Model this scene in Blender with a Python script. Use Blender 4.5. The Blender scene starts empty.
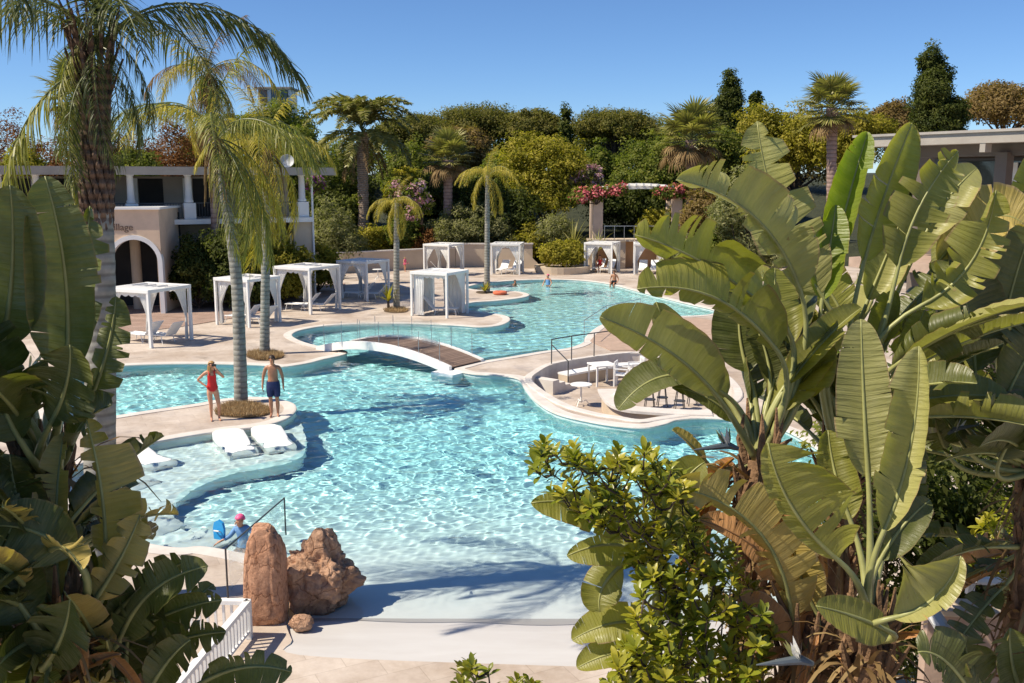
import bpy, math, random
import numpy as np
from mathutils import Vector, Matrix, geometry
R = math.radians
random.seed(7)
S = bpy.context.scene
COL = S.collection

# ------------------------------------------------------------------ camera
PITCH, FPX, CAM_H = R(9.55), 960.0, 6.7
cam = bpy.data.cameras.new("camera")
cam.sensor_width = 36.0
cam.lens = FPX / 1024 * 36
cam.clip_start = 0.1
cam.clip_end = 4000
cam_o = bpy.data.objects.new("camera", cam)
COL.objects.link(cam_o)
cam_o.location = (0, 0, CAM_H)
cam_o.rotation_euler = (math.pi / 2 - PITCH, 0, 0)
S.camera = cam_o

def ray(px, py):
    dx, dy = (px - 512) / FPX, -(py - 341.5) / FPX
    c, s = math.cos(PITCH), math.sin(PITCH)
    return Vector((dx, c + dy * s, -s + dy * c))

def G(px, py, z=0.0):
    """point at height z seen at a pixel of the photograph"""
    d = ray(px, py)
    t = (z - CAM_H) / d.z
    return Vector((d.x * t, d.y * t, z))

def P(px, py, Y):
    """point at distance Y in front of the camera"""
    d = ray(px, py)
    t = Y / d.y
    return Vector((d.x * t, Y, CAM_H + d.z * t))

# ------------------------------------------------------------------ light
SUN_EL = R(51)
sun_h = Vector((-0.97, -0.25, 0)).normalized()
sun_dir = Vector((sun_h.x * math.cos(SUN_EL), sun_h.y * math.cos(SUN_EL), math.sin(SUN_EL)))
w = bpy.data.worlds.new("World")
S.world = w
w.use_nodes = True
nt = w.node_tree
sky = nt.nodes.new('ShaderNodeTexSky')
sky.sky_type = 'NISHITA'
sky.sun_disc = False
sky.sun_elevation = SUN_EL
sky.sun_rotation = math.atan2(sun_h.x, sun_h.y)
sky.altitude = 2000
sky.air_density = 1.0
sky.dust_density = 0.0
sky.ozone_density = 10.0
nt.links.new(sky.outputs[0], nt.nodes['Background'].inputs[0])
nt.nodes['Background'].inputs[1].default_value = 0.10
L = bpy.data.lights.new("sun", 'SUN')
L.energy = 4.9
L.angle = R(0.5)
L.color = (1.0, 0.90, 0.73)
L.cycles.is_caustics_light = True
sun_o = bpy.data.objects.new("sun", L)
COL.objects.link(sun_o)
sun_o.rotation_euler = sun_dir.to_track_quat('Z', 'Y').to_euler()
sun_o.location = (-20, 0, 30)
S.view_settings.view_transform = 'Standard'
S.view_settings.look = 'None'
S.view_settings.exposure = 0.42
S.view_settings.gamma = 1.0
S.view_settings.use_curve_mapping = False
S.cycles.use_denoising = True
S.cycles.max_bounces = 8
S.cycles.diffuse_bounces = 3
S.cycles.glossy_bounces = 3
S.cycles.transmission_bounces = 6
S.cycles.transparent_max_bounces = 8
S.cycles.caustics_reflective = False
S.cycles.sample_clamp_indirect = 6.0

# ------------------------------------------------------------------ materials
MATS = {}
class NT:
    def __init__(self, m):
        self.t = m.node_tree
        self.b = self.t.nodes['Principled BSDF']
        self.out = self.t.nodes['Material Output']
    def n(self, typ, **kw):
        x = self.t.nodes.new(typ)
        for k, v in kw.items():
            setattr(x, k, v)
        return x
    def l(self, a, b):
        self.t.links.new(a, b)
    def coord(self, which='Object'):
        return self.n('ShaderNodeTexCoord').outputs[which]
    def mapping(self, src, scale=(1, 1, 1), rot=(0, 0, 0)):
        m = self.n('ShaderNodeMapping')
        m.inputs['Scale'].default_value = scale
        m.inputs['Rotation'].default_value = rot
        self.l(src, m.inputs[0])
        return m.outputs[0]
    def noise(self, src, scale, detail=4, rough=.55):
        x = self.n('ShaderNodeTexNoise')
        x.inputs['Scale'].default_value = scale
        x.inputs['Detail'].default_value = detail
        x.inputs['Roughness'].default_value = rough
        if src is not None:
            self.l(src, x.inputs['Vector'])
        return x.outputs['Fac']
    def ramp(self, src, stops):
        x = self.n('ShaderNodeValToRGB')
        e = x.color_ramp.elements
        while len(e) < len(stops):
            e.new(0.5)
        for i, (p, c) in enumerate(stops):
            e[i].position = p
            e[i].color = (*c, 1) if len(c) == 3 else c
        self.l(src, x.inputs[0])
        return x.outputs[0]
    def mix(self, fac, a, b, mode='MIX'):
        x = self.n('ShaderNodeMix', data_type='RGBA', blend_type=mode)
        for s, v in ((x.inputs[0], fac), (x.inputs[6], a), (x.inputs[7], b)):
            if isinstance(v, (int, float)):
                s.default_value = v
            elif isinstance(v, tuple):
                s.default_value = (*v, 1)
            else:
                self.l(v, s)
        return x.outputs[2]
    def math(self, op, a, b=0.0):
        x = self.n('ShaderNodeMath', operation=op)
        for s, v in ((x.inputs[0], a), (x.inputs[1], b)):
            if isinstance(v, (int, float)):
                s.default_value = v
            else:
                self.l(v, s)
        return x.outputs[0]
    def bump(self, src, strength=.3, dist=.02):
        x = self.n('ShaderNodeBump')
        x.inputs['Strength'].default_value = strength
        x.inputs['Distance'].default_value = dist
        self.l(src, x.inputs['Height'])
        self.l(x.outputs[0], self.b.inputs['Normal'])
        return x.outputs[0]
    def set(self, **kw):
        for k, v in kw.items():
            k = k.replace('_', ' ')
            s = self.b.inputs[k]
            if isinstance(v, tuple):
                s.default_value = (*v, 1)
            elif isinstance(v, (int, float)):
                s.default_value = v
            else:
                self.l(v, s)

def new_mat(name):
    m = bpy.data.materials.new(name)
    m.use_nodes = True
    MATS[name] = m
    return m, NT(m)

def plain(name, col, rough=.6, var=.15, scale=3.0, bump=.1, bscale=30, spec=.4, metal=0, bdist=.01):
    m, n = new_mat(name)
    c = n.coord()
    f = n.noise(c, scale, 5)
    lo = tuple(max(0, x * (1 - var)) for x in col)
    hi = tuple(min(1, x * (1 + var)) for x in col)
    n.set(Base_Color=n.ramp(f, [(.3, lo), (.7, hi)]), Roughness=rough, Specular_IOR_Level=spec, Metallic=metal)
    if bump:
        n.bump(n.noise(c, bscale, 4), bump, bdist)
    return m

plain('white_paint', (.80, .79, .77), .5, .05, 2.0, .05, 20)
plain('fabric_white', (.78, .77, .74), .9, .05, 4.0, .3, 60)
plain('lounger_sling', (.80, .80, .79), .8, .04, 6.0, .1, 90)
plain('render_tan', (.68, .51, .37), .9, .10, 1.2, .2, 25)
plain('render_cream', (.55, .45, .34), .9, .10, .9, .2, 25)
plain('render_orange', (.55, .33, .18), .9, .12, 1.2, .2, 25)
plain('roof_edge', (.34, .305, .265), .8, .10, 1.5, .1, 20)
plain('render_grey', (.34, .31, .28), .85, .10, 1.2, .15, 20)
plain('pavilion_brown', (.15, .12, .10), .7, .12, 1.2, .1, 20)
plain('pergola_stone', (.60, .46, .36), .9, .1, 1.2, .2, 25)
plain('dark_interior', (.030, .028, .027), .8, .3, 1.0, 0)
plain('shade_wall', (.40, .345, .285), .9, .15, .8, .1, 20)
plain('dark_metal', (.06, .06, .065), .4, .1, 5, 0, spec=.5)
plain('steel', (.45, .46, .48), .35, .08, 5, 0, metal=.85)
plain('red_cloth', (.62, .02, .02), .6, .1, 10, .1, 90)
plain('navy_cloth', (.018, .028, .10), .75, .2, 30, .2, 90)
plain('pink_rubber', (.85, .12, .28), .5, .15, 14, .05, 60)
plain('blue_cloth', (.16, .33, .60), .7, .15, 20, .1, 60)
plain('blue_plastic', (.03, .35, .75), .35, .05, 5, 0)
plain('black_plastic', (.02, .02, .022), .35, .1, 5, 0)
plain('blond_hair', (.42, .24, .09), .5, .3, 40, .4, 80)
plain('dark_hair', (.035, .02, .012), .5, .3, 40, .4, 80)
plain('orange_rubber', (.62, .16, .08), .6, .1, 8, .05, 40)
plain('concrete_pink', (.42, .30, .23), .85, .15, 3, .3, 30)
plain('soil', (.10, .07, .045), .95, .3, 4, .5, 20, bdist=.04)
plain('letter_brown', (.16, .10, .07), .7, .1, 5, 0)
plain('pool_white', (.90, .90, .88), .6, .04, 3, .05, 40)
plain('dish_grey', (.50, .51, .52), .5, .05, 3, 0)

def skin_mat(name, col):
    m, n = new_mat(name)
    f = n.noise(n.coord(), 7, 3)
    n.set(Base_Color=n.ramp(f, [(.3, tuple(x * .85 for x in col)), (.7, tuple(min(1, x * 1.12) for x in col))]), Roughness=.45,
          Subsurface_Weight=.08)
    n.b.inputs['Subsurface Radius'].default_value = (.02, .008, .004)
skin_mat('skin_fair', (.60, .30, .18))
skin_mat('skin_tan', (.43, .20, .11))

# paving: big pale stone tiles, stained
m, n = new_mat('deck_tile')
c = n.coord('Object')
mp = n.mapping(c, (1, 1, 1), (0, 0, R(-27)))
br = n.n('ShaderNodeTexBrick')
br.offset = .5
n.l(mp, br.inputs['Vector'])
br.inputs['Scale'].default_value = 1.0
br.inputs['Brick Width'].default_value = .9
br.inputs['Row Height'].default_value = .45
br.inputs['Mortar Size'].default_value = .006
br.inputs['Color1'].default_value = (.50, .43, .375, 1)
br.inputs['Color2'].default_value = (.56, .49, .43, 1)
br.inputs['Mortar'].default_value = (.42, .36, .31, 1)
st = n.ramp(n.noise(c, .45, 6, .65), [(.33, (.74, .67, .60)), (.60, (1.08, 1.07, 1.06))])
st2 = n.ramp(n.noise(c, 6, 5, .7), [(.3, (.88, .86, .84)), (.7, (1.06, 1.06, 1.06))])
n.set(Base_Color=n.mix(1.0, n.mix(1.0, br.outputs['Color'], st, 'MULTIPLY'), st2, 'MULTIPLY'), Roughness=n.ramp(n.noise(c, .8, 5, .6), [(.36, (.28, .28, .28)), (.50, (.78, .78, .78))]))
n.bump(n.math('ADD', n.noise(c, 40, 3), n.math('MULTIPLY', br.outputs['Fac'], -1.2)), .2, .005)

m, n = new_mat('coping_stone')
c = n.coord('Object')
n.set(Base_Color=n.ramp(n.noise(c, 1.6, 6, .65), [(.3, (.56, .50, .45)), (.7, (.72, .67, .62))]), Roughness=.7)
n.bump(n.noise(c, 30, 3), .15, .006)

m, n = new_mat('apron_stone')
c = n.coord('Object')
n.set(Base_Color=n.ramp(n.noise(n.mapping(c, (.25, 1, 1)), 2.2, 6, .6), [(.3, (.50, .475, .46)), (.7, (.58, .565, .555))]), Roughness=.7)

m, n = new_mat('pool_plaster')
c = n.coord('Object')
n.set(Base_Color=n.ramp(n.noise(c, .7, 5, .6), [(.3, (.84, .90, .90)), (.7, (.90, .93, .92))]), Roughness=.8)

m, n = new_mat('pool_wall_tile')
c = n.coord('Object')
n.set(Base_Color=n.ramp(n.noise(c, 2.5, 4), [(.3, (.50, .62, .62)), (.7, (.62, .72, .70))]), Roughness=.6)

m, n = new_mat('terracotta_deck')
c = n.coord('Object')
mp = n.mapping(c, (1, 1, 1), (0, 0, R(20)))
br = n.n('ShaderNodeTexBrick')
n.l(mp, br.inputs['Vector'])
br.inputs['Scale'].default_value = 1.0
br.inputs['Brick Width'].default_value = 2.4
br.inputs['Row Height'].default_value = .14
br.inputs['Mortar Size'].default_value = .006
br.inputs['Color1'].default_value = (.34, .225, .175, 1)
br.inputs['Color2'].default_value = (.42, .30, .245, 1)
br.inputs['Mortar'].default_value = (.08, .04, .03, 1)
n.set(Base_Color=n.mix(1.0, br.outputs['Color'], n.ramp(n.noise(c, 1.3, 5), [(.3, (.75, .75, .75)), (.7, (1.1, 1.1, 1.1))]), 'MULTIPLY'), Roughness=.75)

m, n = new_mat('bridge_wood')
uv = n.coord('UV')
mp = n.mapping(uv, (1, 1, 1))
br = n.n('ShaderNodeTexBrick')
br.offset = .37
n.l(mp, br.inputs['Vector'])
br.inputs['Scale'].default_value = 1.0
br.inputs['Brick Width'].default_value = .13
br.inputs['Row Height'].default_value = 3.0
br.inputs['Mortar Size'].default_value = .008
br.inputs['Color1'].default_value = (.17, .115, .085, 1)
br.inputs['Color2'].default_value = (.25, .175, .135, 1)
br.inputs['Mortar'].default_value = (.03, .02, .015, 1)
g = n.noise(n.mapping(uv, (1, 14, 1)), 2.0, 4)
n.set(Base_Color=n.mix(1.0, br.outputs['Color'], n.ramp(g, [(.3, (.75, .72, .70)), (.7, (1.15, 1.12, 1.1))]), 'MULTIPLY'), Roughness=.7)

# water: clear, refracting; what it lets through depends on how deep the water is under each point
m, n = new_mat('pool_water')
at = n.n('ShaderNodeAttribute', attribute_name='depth').outputs['Fac']
cb_ = n.n('ShaderNodeCombineColor')
for k_, s_ in zip((.56, .056, .018), cb_.inputs):
    n.l(n.math('POWER', math.e, n.math('MULTIPLY', at, -k_ * 1.3)), s_)
n.set(Base_Color=cb_.outputs[0], Roughness=0.0, IOR=1.27, Transmission_Weight=1.0)

m, n = new_mat('clear_glass')
n.set(Base_Color=(.92, .97, .96), Roughness=0.0, IOR=1.1, Transmission_Weight=1.0, Alpha=.25)
m, n = new_mat('window_glass')
n.set(Base_Color=(.03, .035, .04), Roughness=.05, Specular_IOR_Level=.8)

# rocks
def rock_mat(name, a, b, bump):
    m, n = new_mat(name)
    c = n.coord('Object')
    f = n.noise(c, 2.2, 8, .65)
    f2 = n.noise(c, 14, 6, .7)
    col = n.ramp(f, [(.3, a), (.7, b)])
    col = n.mix(1.0, col, n.ramp(f2, [(.25, (.62, .58, .55)), (.6, (1.08, 1.08, 1.08))]), 'MULTIPLY')
    n.set(Base_Color=col, Roughness=.9, Specular_IOR_Level=.2)
    vo = n.n('ShaderNodeTexVoronoi', feature='DISTANCE_TO_EDGE')
    vo.inputs['Scale'].default_value = 3.2
    n.l(n.mix(.25, c, n.n('ShaderNodeTexNoise').outputs['Color']), vo.inputs['Vector'])
    crack = n.ramp(vo.outputs['Distance'], [(0, (0, 0, 0)), (.05, (1, 1, 1))])
    col2 = n.mix(1.0, col, n.ramp(vo.outputs['Distance'], [(0, (.62, .55, .5)), (.035, (1, 1, 1))]), 'MULTIPLY')
    n.set(Base_Color=col2)
    h = n.math('ADD', n.math('ADD', n.noise(c, 5, 8, .7), n.math('MULTIPLY', n.noise(c, 22, 6, .7), .5)), n.math('MULTIPLY', crack, .25))
    n.bump(h, bump, .06)
rock_mat('rock_smooth', (.44, .225, .135), (.58, .33, .21), .55)
rock_mat('rock_rough', (.40, .225, .145), (.62, .40, .27), 1.0)
rock_mat('bark_grey', (.23, .20, .175), (.36, .32, .285), .5)

def bark(name, a, b, rings, dist=.03):
    m, n = new_mat(name)
    c = n.coord('Object')
    wv = n.n('ShaderNodeTexWave', wave_type='BANDS', bands_direction='Z')
    wv.inputs['Scale'].default_value = rings
    wv.inputs['Distortion'].default_value = 1.6
    wv.inputs['Detail'].default_value = 3
    n.l(c, wv.inputs['Vector'])
    f = n.noise(c, 3.0, 6, .65)
    col = n.ramp(f, [(.3, a), (.7, b)])
    col = n.mix(1.0, col, n.ramp(wv.outputs['Fac'], [(0, (.70, .68, .66)), (.35, (1.05, 1.05, 1.05))]), 'MULTIPLY')
    n.set(Base_Color=col, Roughness=.9, Specular_IOR_Level=.15)
    n.bump(n.math('ADD', wv.outputs['Fac'], f), .6, dist)
bark('palm_bark', (.20, .20, .175), (.36, .345, .305), 1.9, .015)
bark('palm_bark_pink', (.22, .15, .125), (.36, .26, .22), 1.2)
bark('boot_bark', (.085, .055, .04), (.22, .15, .11), 2.2, .06)
bark('phoenix_bark', (.26, .19, .14), (.46, .36, .28), 2.0, .10)
bark('branch_bark', (.05, .038, .03), (.12, .09, .07), .6)

# foliage: tint attribute varies leaf to leaf
def leaf_mat(name, dark, mid, light, rough=.5, trans=.25, spec=.35, tcol=None):
    m, n = new_mat(name)
    a = n.n('ShaderNodeAttribute', attribute_name='tint')
    col = n.ramp(a.outputs['Fac'], [(0, dark), (.5, mid), (1, light)])
    n.set(Base_Color=col, Roughness=rough, Specular_IOR_Level=spec)
    tr = n.n('ShaderNodeBsdfTranslucent')
    n.l(n.mix(1.0, col, tcol or (1.5, 1.7, .7), 'MULTIPLY'), tr.inputs['Color'])
    ms = n.n('ShaderNodeMixShader')
    ms.inputs[0].default_value = trans
    n.l(n.b.outputs[0], ms.inputs[1])
    n.l(tr.outputs[0], ms.inputs[2])
    n.l(ms.outputs[0], n.out.inputs['Surface'])
leaf_mat('foliage_green', (0.070, 0.101, 0.017), (0.147, 0.169, 0.031), (0.264, 0.257, 0.060), .55, .40, .12)
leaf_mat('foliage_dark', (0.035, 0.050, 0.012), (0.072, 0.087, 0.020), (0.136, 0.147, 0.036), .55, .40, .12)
leaf_mat('foliage_yellow', (0.138, 0.138, 0.017), (0.275, 0.240, 0.031), (0.450, 0.372, 0.066), .55, .40, .12)
leaf_mat('foliage_olive', (0.132, 0.138, 0.055), (0.228, 0.224, 0.100), (0.348, 0.333, 0.170), .55, .40, .12)
leaf_mat('foliage_pine', (0.072, 0.081, 0.020), (0.145, 0.137, 0.033), (0.246, 0.208, 0.055), .55, .40, .12)
leaf_mat('foliage_brown', (0.130, 0.088, 0.033), (0.221, 0.150, 0.061), (0.312, 0.225, 0.094), .55, .40, .12)
leaf_mat('foliage_rust', (.13, .062, .022), (.21, .10, .036), (.29, .15, .06), .6, .35, .08, (1.3, 1.1, .7))
leaf_mat('flower_pink', (.45, .07, .10), (.68, .15, .17), (.75, .34, .28), tcol=(1.2, 1, 1))
leaf_mat('flower_pale', (.42, .18, .24), (.55, .30, .34), (.62, .45, .45), tcol=(1.2, 1, 1))
leaf_mat('flower_magenta', (.25, .04, .25), (.42, .09, .40), (.5, .2, .5), tcol=(1.2, 1, 1))
leaf_mat('palm_green', (0.105, 0.112, 0.018), (0.210, 0.210, 0.039), (0.360, 0.322, 0.078), .45, .25, .3)
leaf_mat('palm_dark', (.040, .052, .014), (.080, .095, .024), (.15, .16, .045), .45, .25, .3)
leaf_mat('palm_gold', (0.218, 0.172, 0.018), (0.414, 0.328, 0.039), (0.598, 0.471, 0.088), .45, .25, .3)
leaf_mat('palm_fan', (0.126, 0.130, 0.034), (0.252, 0.240, 0.072), (0.420, 0.364, 0.144), .45, .25, .3)
leaf_mat('palm_dry', (.14, .085, .035), (.24, .155, .065), (.34, .24, .11), .7, .2, .2, (1.2, 1, .7))
leaf_mat('seed_orange', (.20, .11, .035), (.32, .20, .07), (.40, .28, .11), .7, .1, .2, (1.2, 1, .7))
leaf_mat('shrub_leaf', (.09, .13, .012), (.22, .235, .022), (.44, .37, .04), .33, .28, .5)
leaf_mat('dry_grass', (.28, .19, .09), (.45, .32, .17), (.60, .47, .27), .8, .2, .1, (1.2, 1, .8))

# giant leaf of the strelitzia: lateral veins run at constant U
def paddle_mat(name, a, b, edge, trans=.32, rough=.40, vein=.28):
    m, n = new_mat(name)
    uvn = n.n('ShaderNodeUVMap', uv_map='UVMap')
    sep = n.n('ShaderNodeSeparateXYZ')
    n.l(uvn.outputs[0], sep.inputs[0])
    U, V = sep.outputs[0], sep.outputs[1]
    stripes = n.noise(n.mapping(uvn.outputs[0], (46, .7, 1)), 1.0, 3, .6)
    fine = n.noise(n.mapping(uvn.outputs[0], (130, .5, 1)), 1.0, 2, .5)
    blotch = n.noise(n.coord('Object'), 3.5, 4)
    rnd = n.n('ShaderNodeObjectInfo').outputs['Random']
    col = n.ramp(n.math('ADD', n.math('MULTIPLY', blotch, .6), n.math('MULTIPLY', stripes, .4)), [(.35, a), (.65, b)])
    col = n.mix(n.math('MULTIPLY', rnd, .28), col, tuple(min(1, x * 1.5) for x in b))
    ef = n.ramp(n.math('ADD', V, n.math('MULTIPLY', n.math('SUBTRACT', blotch, .5), .12)), [(.93, (0, 0, 0)), (.99, (1, 1, 1))])
    spots = n.ramp(n.noise(n.coord('Object'), 17, 3, .6), [(.70, (0, 0, 0)), (.78, (1, 1, 1))])
    col = n.mix(n.math('MULTIPLY', spots, .65), col, (.17, .105, .04))
    dust = n.ramp(n.noise(n.coord('Object'), 6, 5, .7), [(.45, (0, 0, 0)), (.75, (1, 1, 1))])
    col = n.mix(n.math('MULTIPLY', dust, .22), col, (.36, .33, .22))
    col = n.mix(ef, col, edge)
    n.set(Base_Color=col, Roughness=rough, Specular_IOR_Level=.5)
    cor = n.math('SINE', n.math('ADD', n.math('MULTIPLY', U, 175.0), n.math('MULTIPLY', stripes, 11.0)))
    cor = n.math('MULTIPLY', cor, n.math('ADD', .25, n.math('MULTIPLY', V, .5)))
    n.bump(n.math('ADD', cor, n.math('ADD', stripes, n.math('MULTIPLY', fine, .6))), vein, .016)
    tr = n.n('ShaderNodeBsdfTranslucent')
    n.l(n.mix(1.0, col, (1.7, 1.9, .6), 'MULTIPLY'), tr.inputs['Color'])
    ms = n.n('ShaderNodeMixShader')
    ms.inputs[0].default_value = trans
    n.l(n.b.outputs[0], ms.inputs[1])
    n.l(tr.outputs[0], ms.inputs[2])
    n.l(ms.outputs[0], n.out.inputs['Surface'])
paddle_mat('paddle_green', (.165, .165, .028), (.27, .255, .055), (.26, .19, .08))
paddle_mat('paddle_mid_shade', (.070, .088, .022), (.135, .145, .042), (.20, .16, .06), .18)  # darker copy of the green leaf; the left clump's shade is in its colour
paddle_mat('paddle_dark_shade', (.060, .072, .014), (.11, .118, .026), (.14, .11, .04), .18)  # dark leaf copy; shade over the clumps is put into its colour
paddle_mat('paddle_pale', (.20, .195, .055), (.33, .31, .11), (.33, .24, .12), .2)
paddle_mat('paddle_bright', (.13, .19, .018), (.21, .25, .03), (.25, .22, .05), .4)
paddle_mat('paddle_dry', (.34, .145, .05), (.52, .27, .11), (.45, .30, .17), .2, .6)
paddle_mat('paddle_straw', (.27, .22, .055), (.46, .34, .10), (.42, .30, .16), .2, .5)
plain('midrib_pale', (.30, .30, .11), .4, .2, 6, .1, 40)
plain('midrib_dry', (.34, .18, .08), .6, .2, 6, .1, 40)
plain('stem_green', (.13, .145, .045), .45, .3, 5, .2, 30)
plain('fibre_brown', (.20, .115, .06), .9, .35, 9, .7, 25, bdist=.03)

m, n = new_mat('undergrowth')
c = n.coord('Object')
n.set(Base_Color=n.ramp(n.noise(c, .6, 8, .7), [(.3, (.02, .028, .012)), (.7, (.06, .065, .03))]), Roughness=1)
n.bump(n.noise(c, 2.5, 6, .7), 1.0, .4)

# ------------------------------------------------------------------ object helpers
def link(o, parent=None):
    COL.objects.link(o)
    if parent is not None:
        o.parent = parent
    return o

def tag(o, label=None, cat=None, group=None, kind=None):
    if label: o['label'] = label
    if cat: o['category'] = cat
    if group: o['group'] = group
    if kind: o['kind'] = kind
    return o

def thing(name, label, cat, loc=(0, 0, 0), rz=0.0, group=None):
    o = bpy.data.objects.new(name, None)
    o.empty_display_size = .2
    COL.objects.link(o)
    o.location = loc
    o.rotation_euler = (0, 0, rz)
    return tag(o, label, cat, group)

def kids(o):
    return [c for c in KID.get(o.name, [])]
KID = {}
def child(o, parent):
    o.parent = parent
    KID.setdefault(parent.name, []).append(o)
    return o

def copy_tree(o, parent=None):
    c = o.copy()
    COL.objects.link(c)
    if parent is not None:
        child(c, parent)
    for ch in kids(o):
        copy_tree(ch, c)
    return c

def mesh_np(name, V, F, mats, parent=None, smooth=False, tint=None, uv=None, mi=None):
    V = np.asarray(V, dtype=np.float32)
    me = bpy.data.meshes.new(name)
    if isinstance(F, np.ndarray):
        k = F.shape[1]
        me.vertices.add(len(V)); me.vertices.foreach_set('co', V.ravel())
        me.loops.add(F.size); me.loops.foreach_set('vertex_index', F.ravel().astype(np.int32))
        me.polygons.add(len(F)); me.polygons.foreach_set('loop_start', np.arange(0, F.size, k, dtype=np.int32))
        me.update(calc_edges=True)
    else:
        me.from_pydata(V.tolist(), [], F)
    if smooth:
        me.polygons.foreach_set('use_smooth', np.ones(len(me.polygons), bool))
    if mi is not None:
        me.polygons.foreach_set('material_index', np.asarray(mi, np.int32))
    if tint is not None:
        at = me.attributes.new('tint', 'FLOAT', 'POINT')
        at.data.foreach_set('value', np.asarray(tint, np.float32))
    if uv is not None:
        ul = me.uv_layers.new(name='UVMap')
        li = np.empty(len(me.loops), np.int32); me.loops.foreach_get('vertex_index', li)
        ul.data.foreach_set('uv', np.asarray(uv, np.float32)[li].ravel())
    for mt in (mats if isinstance(mats, (list, tuple)) else [mats]):
        me.materials.append(MATS[mt])
    o = bpy.data.objects.new(name, me)
    COL.objects.link(o)
    if parent is not None:
        child(o, parent)
    return o

class MB:
    """collects simple shapes into one mesh"""
    def __init__(self):
        self.v, self.f, self.m, self.uvs = [], [], [], []
        self.cur = 0
    def add(self, vs, fs):
        o = len(self.v)
        self.v += [tuple(x) for x in vs]
        self.f += [tuple(i + o for i in q) for q in fs]
        self.m += [self.cur] * len(fs)
        return self
    def box(self, c, s, rz=0, M=None, bev=0.0):
        hx, hy, hz = s[0] / 2, s[1] / 2, s[2] / 2
        if bev <= 0:
            vs = [Vector((x, y, z)) for z in (-hz, hz) for x, y in ((-hx, -hy), (hx, -hy), (hx, hy), (-hx, hy))]
            fs = [(3, 2, 1, 0), (4, 5, 6, 7), (0, 1, 5, 4), (1, 2, 6, 5), (2, 3, 7, 6), (3, 0, 4, 7)]
        else:
            vs, fs = [], []
            for z, k in ((-hz, bev), (-hz + bev, 0), (hz - bev, 0), (hz, bev)):
                for x, y in ((-hx + bev, -hy + k), (hx - bev, -hy + k), (hx - k, -hy + bev), (hx - k, hy - bev), (hx - bev, hy - k), (-hx + bev, hy - k), (-hx + k, hy - bev), (-hx + k, -hy + bev)):
                    vs.append(Vector((x, y, z)))
            for r in range(3):
                for i in range(8):
                    j = (i + 1) % 8
                    fs.append((r * 8 + i, r * 8 + j, r * 8 + 8 + j, r * 8 + 8 + i))
            fs += [tuple(range(7, -1, -1)), tuple(range(24, 32))]
        mat = Matrix.Translation(Vector(c)) @ (M if M is not None else Matrix.Rotation(rz, 4, 'Z'))
        return self.add([mat @ v for v in vs], fs)
    def bar(self, a, b, w, h=None, up=(0, 0, 1)):
        a, b = Vector(a), Vector(b)
        d = b - a
        t = d.normalized()
        u = Vector(up)
        if abs(t.dot(u)) > .98: u = Vector((0, 1, 0))
        s = t.cross(u).normalized()
        u = s.cross(t)
        M = Matrix((s, t, u)).transposed().to_4x4()
        return self.box((a + b) / 2, (w, d.length, h or w), M=M)
    def tube(self, pts, rad, n=8, cap=True):
        pts = [Vector(p) for p in pts]
        if not isinstance(rad, (list, tuple)): rad = [rad] * len(pts)
        vs, fs = [], []
        ref = Vector((0, 0, 1))
        prev = None
        for i, p in enumerate(pts):
            t = (pts[min(i + 1, len(pts) - 1)] - pts[max(i - 1, 0)]).normalized()
            if prev is None:
                a = t.cross(ref if abs(t.dot(ref)) < .95 else Vector((1, 0, 0))).normalized()
            else:
                a = (prev - t * prev.dot(t)).normalized()
            prev = a
            b = t.cross(a)
            for k in range(n):
                q = 2 * math.pi * k / n
                vs.append(p + (a * math.cos(q) + b * math.sin(q)) * rad[i])
        for i in range(len(pts) - 1):
            for k in range(n):
                j = (k + 1) % n
                fs.append((i * n + k, i * n + j, i * n + n + j, i * n + n + k))
        if cap:
            fs.append(tuple(range(n - 1, -1, -1)))
            fs.append(tuple(range((len(pts) - 1) * n, len(pts) * n)))
        return self.add(vs, fs)
    def lathe(self, prof, n=20, c=(0, 0, 0)):
        vs, fs = [], []
        for r, z in prof:
            for k in range(n):
                q = 2 * math.pi * k / n
                vs.append((c[0] + r * math.cos(q), c[1] + r * math.sin(q), c[2] + z))
        for i in range(len(prof) - 1):
            for k in range(n):
                j = (k + 1) % n
                fs.append((i * n + k, i * n + j, i * n + n + j, i * n + n + k))
        fs.append(tuple(range(n - 1, -1, -1)))
        fs.append(tuple(range((len(prof) - 1) * n, len(prof) * n)))
        return self.add(vs, fs)
    def prism(self, poly, z0, z1, M=None):
        """poly: ccw list of (x, y); triangulated caps"""
        n = len(poly)
        vs = [Vector((x, y, z0)) for x, y in poly] + [Vector((x, y, z1)) for x, y in poly]
        fs = [(i, (i + 1) % n, n + (i + 1) % n, n + i) for i in range(n)]
        tr = geometry.tessellate_polygon([[Vector((x, y, 0)) for x, y in poly]])
        fs += [(a + n, b + n, c + n) for a, b, c in tr] + [(c, b, a) for a, b, c in tr]
        if M is not None: vs = [M @ v for v in vs]
        return self.add(vs, fs)
    def sheet(self, rows):
        """rows: list of equal-length point rows"""
        n, m = len(rows), len(rows[0])
        return self.add([p for r in rows for p in r],
                        [(i * m + j, i * m + j + 1, i * m + m + j + 1, i * m + m + j) for i in range(n - 1) for j in range(m - 1)])
    def build(self, name, mats, parent=None, smooth=False, recalc=True, uv=None):
        o = mesh_np(name, self.v, self.f, mats, parent, smooth, mi=self.m, uv=uv)
        if recalc:
            import bmesh
            bm = bmesh.new(); bm.from_mesh(o.data)
            bmesh.ops.recalc_face_normals(bm, faces=bm.faces)
            bm.to_mesh(o.data); bm.free()
        if smooth:
            try:
                o.data.set_sharp_from_angle(angle=R(40))
            except Exception:
                pass
        return o

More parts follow.
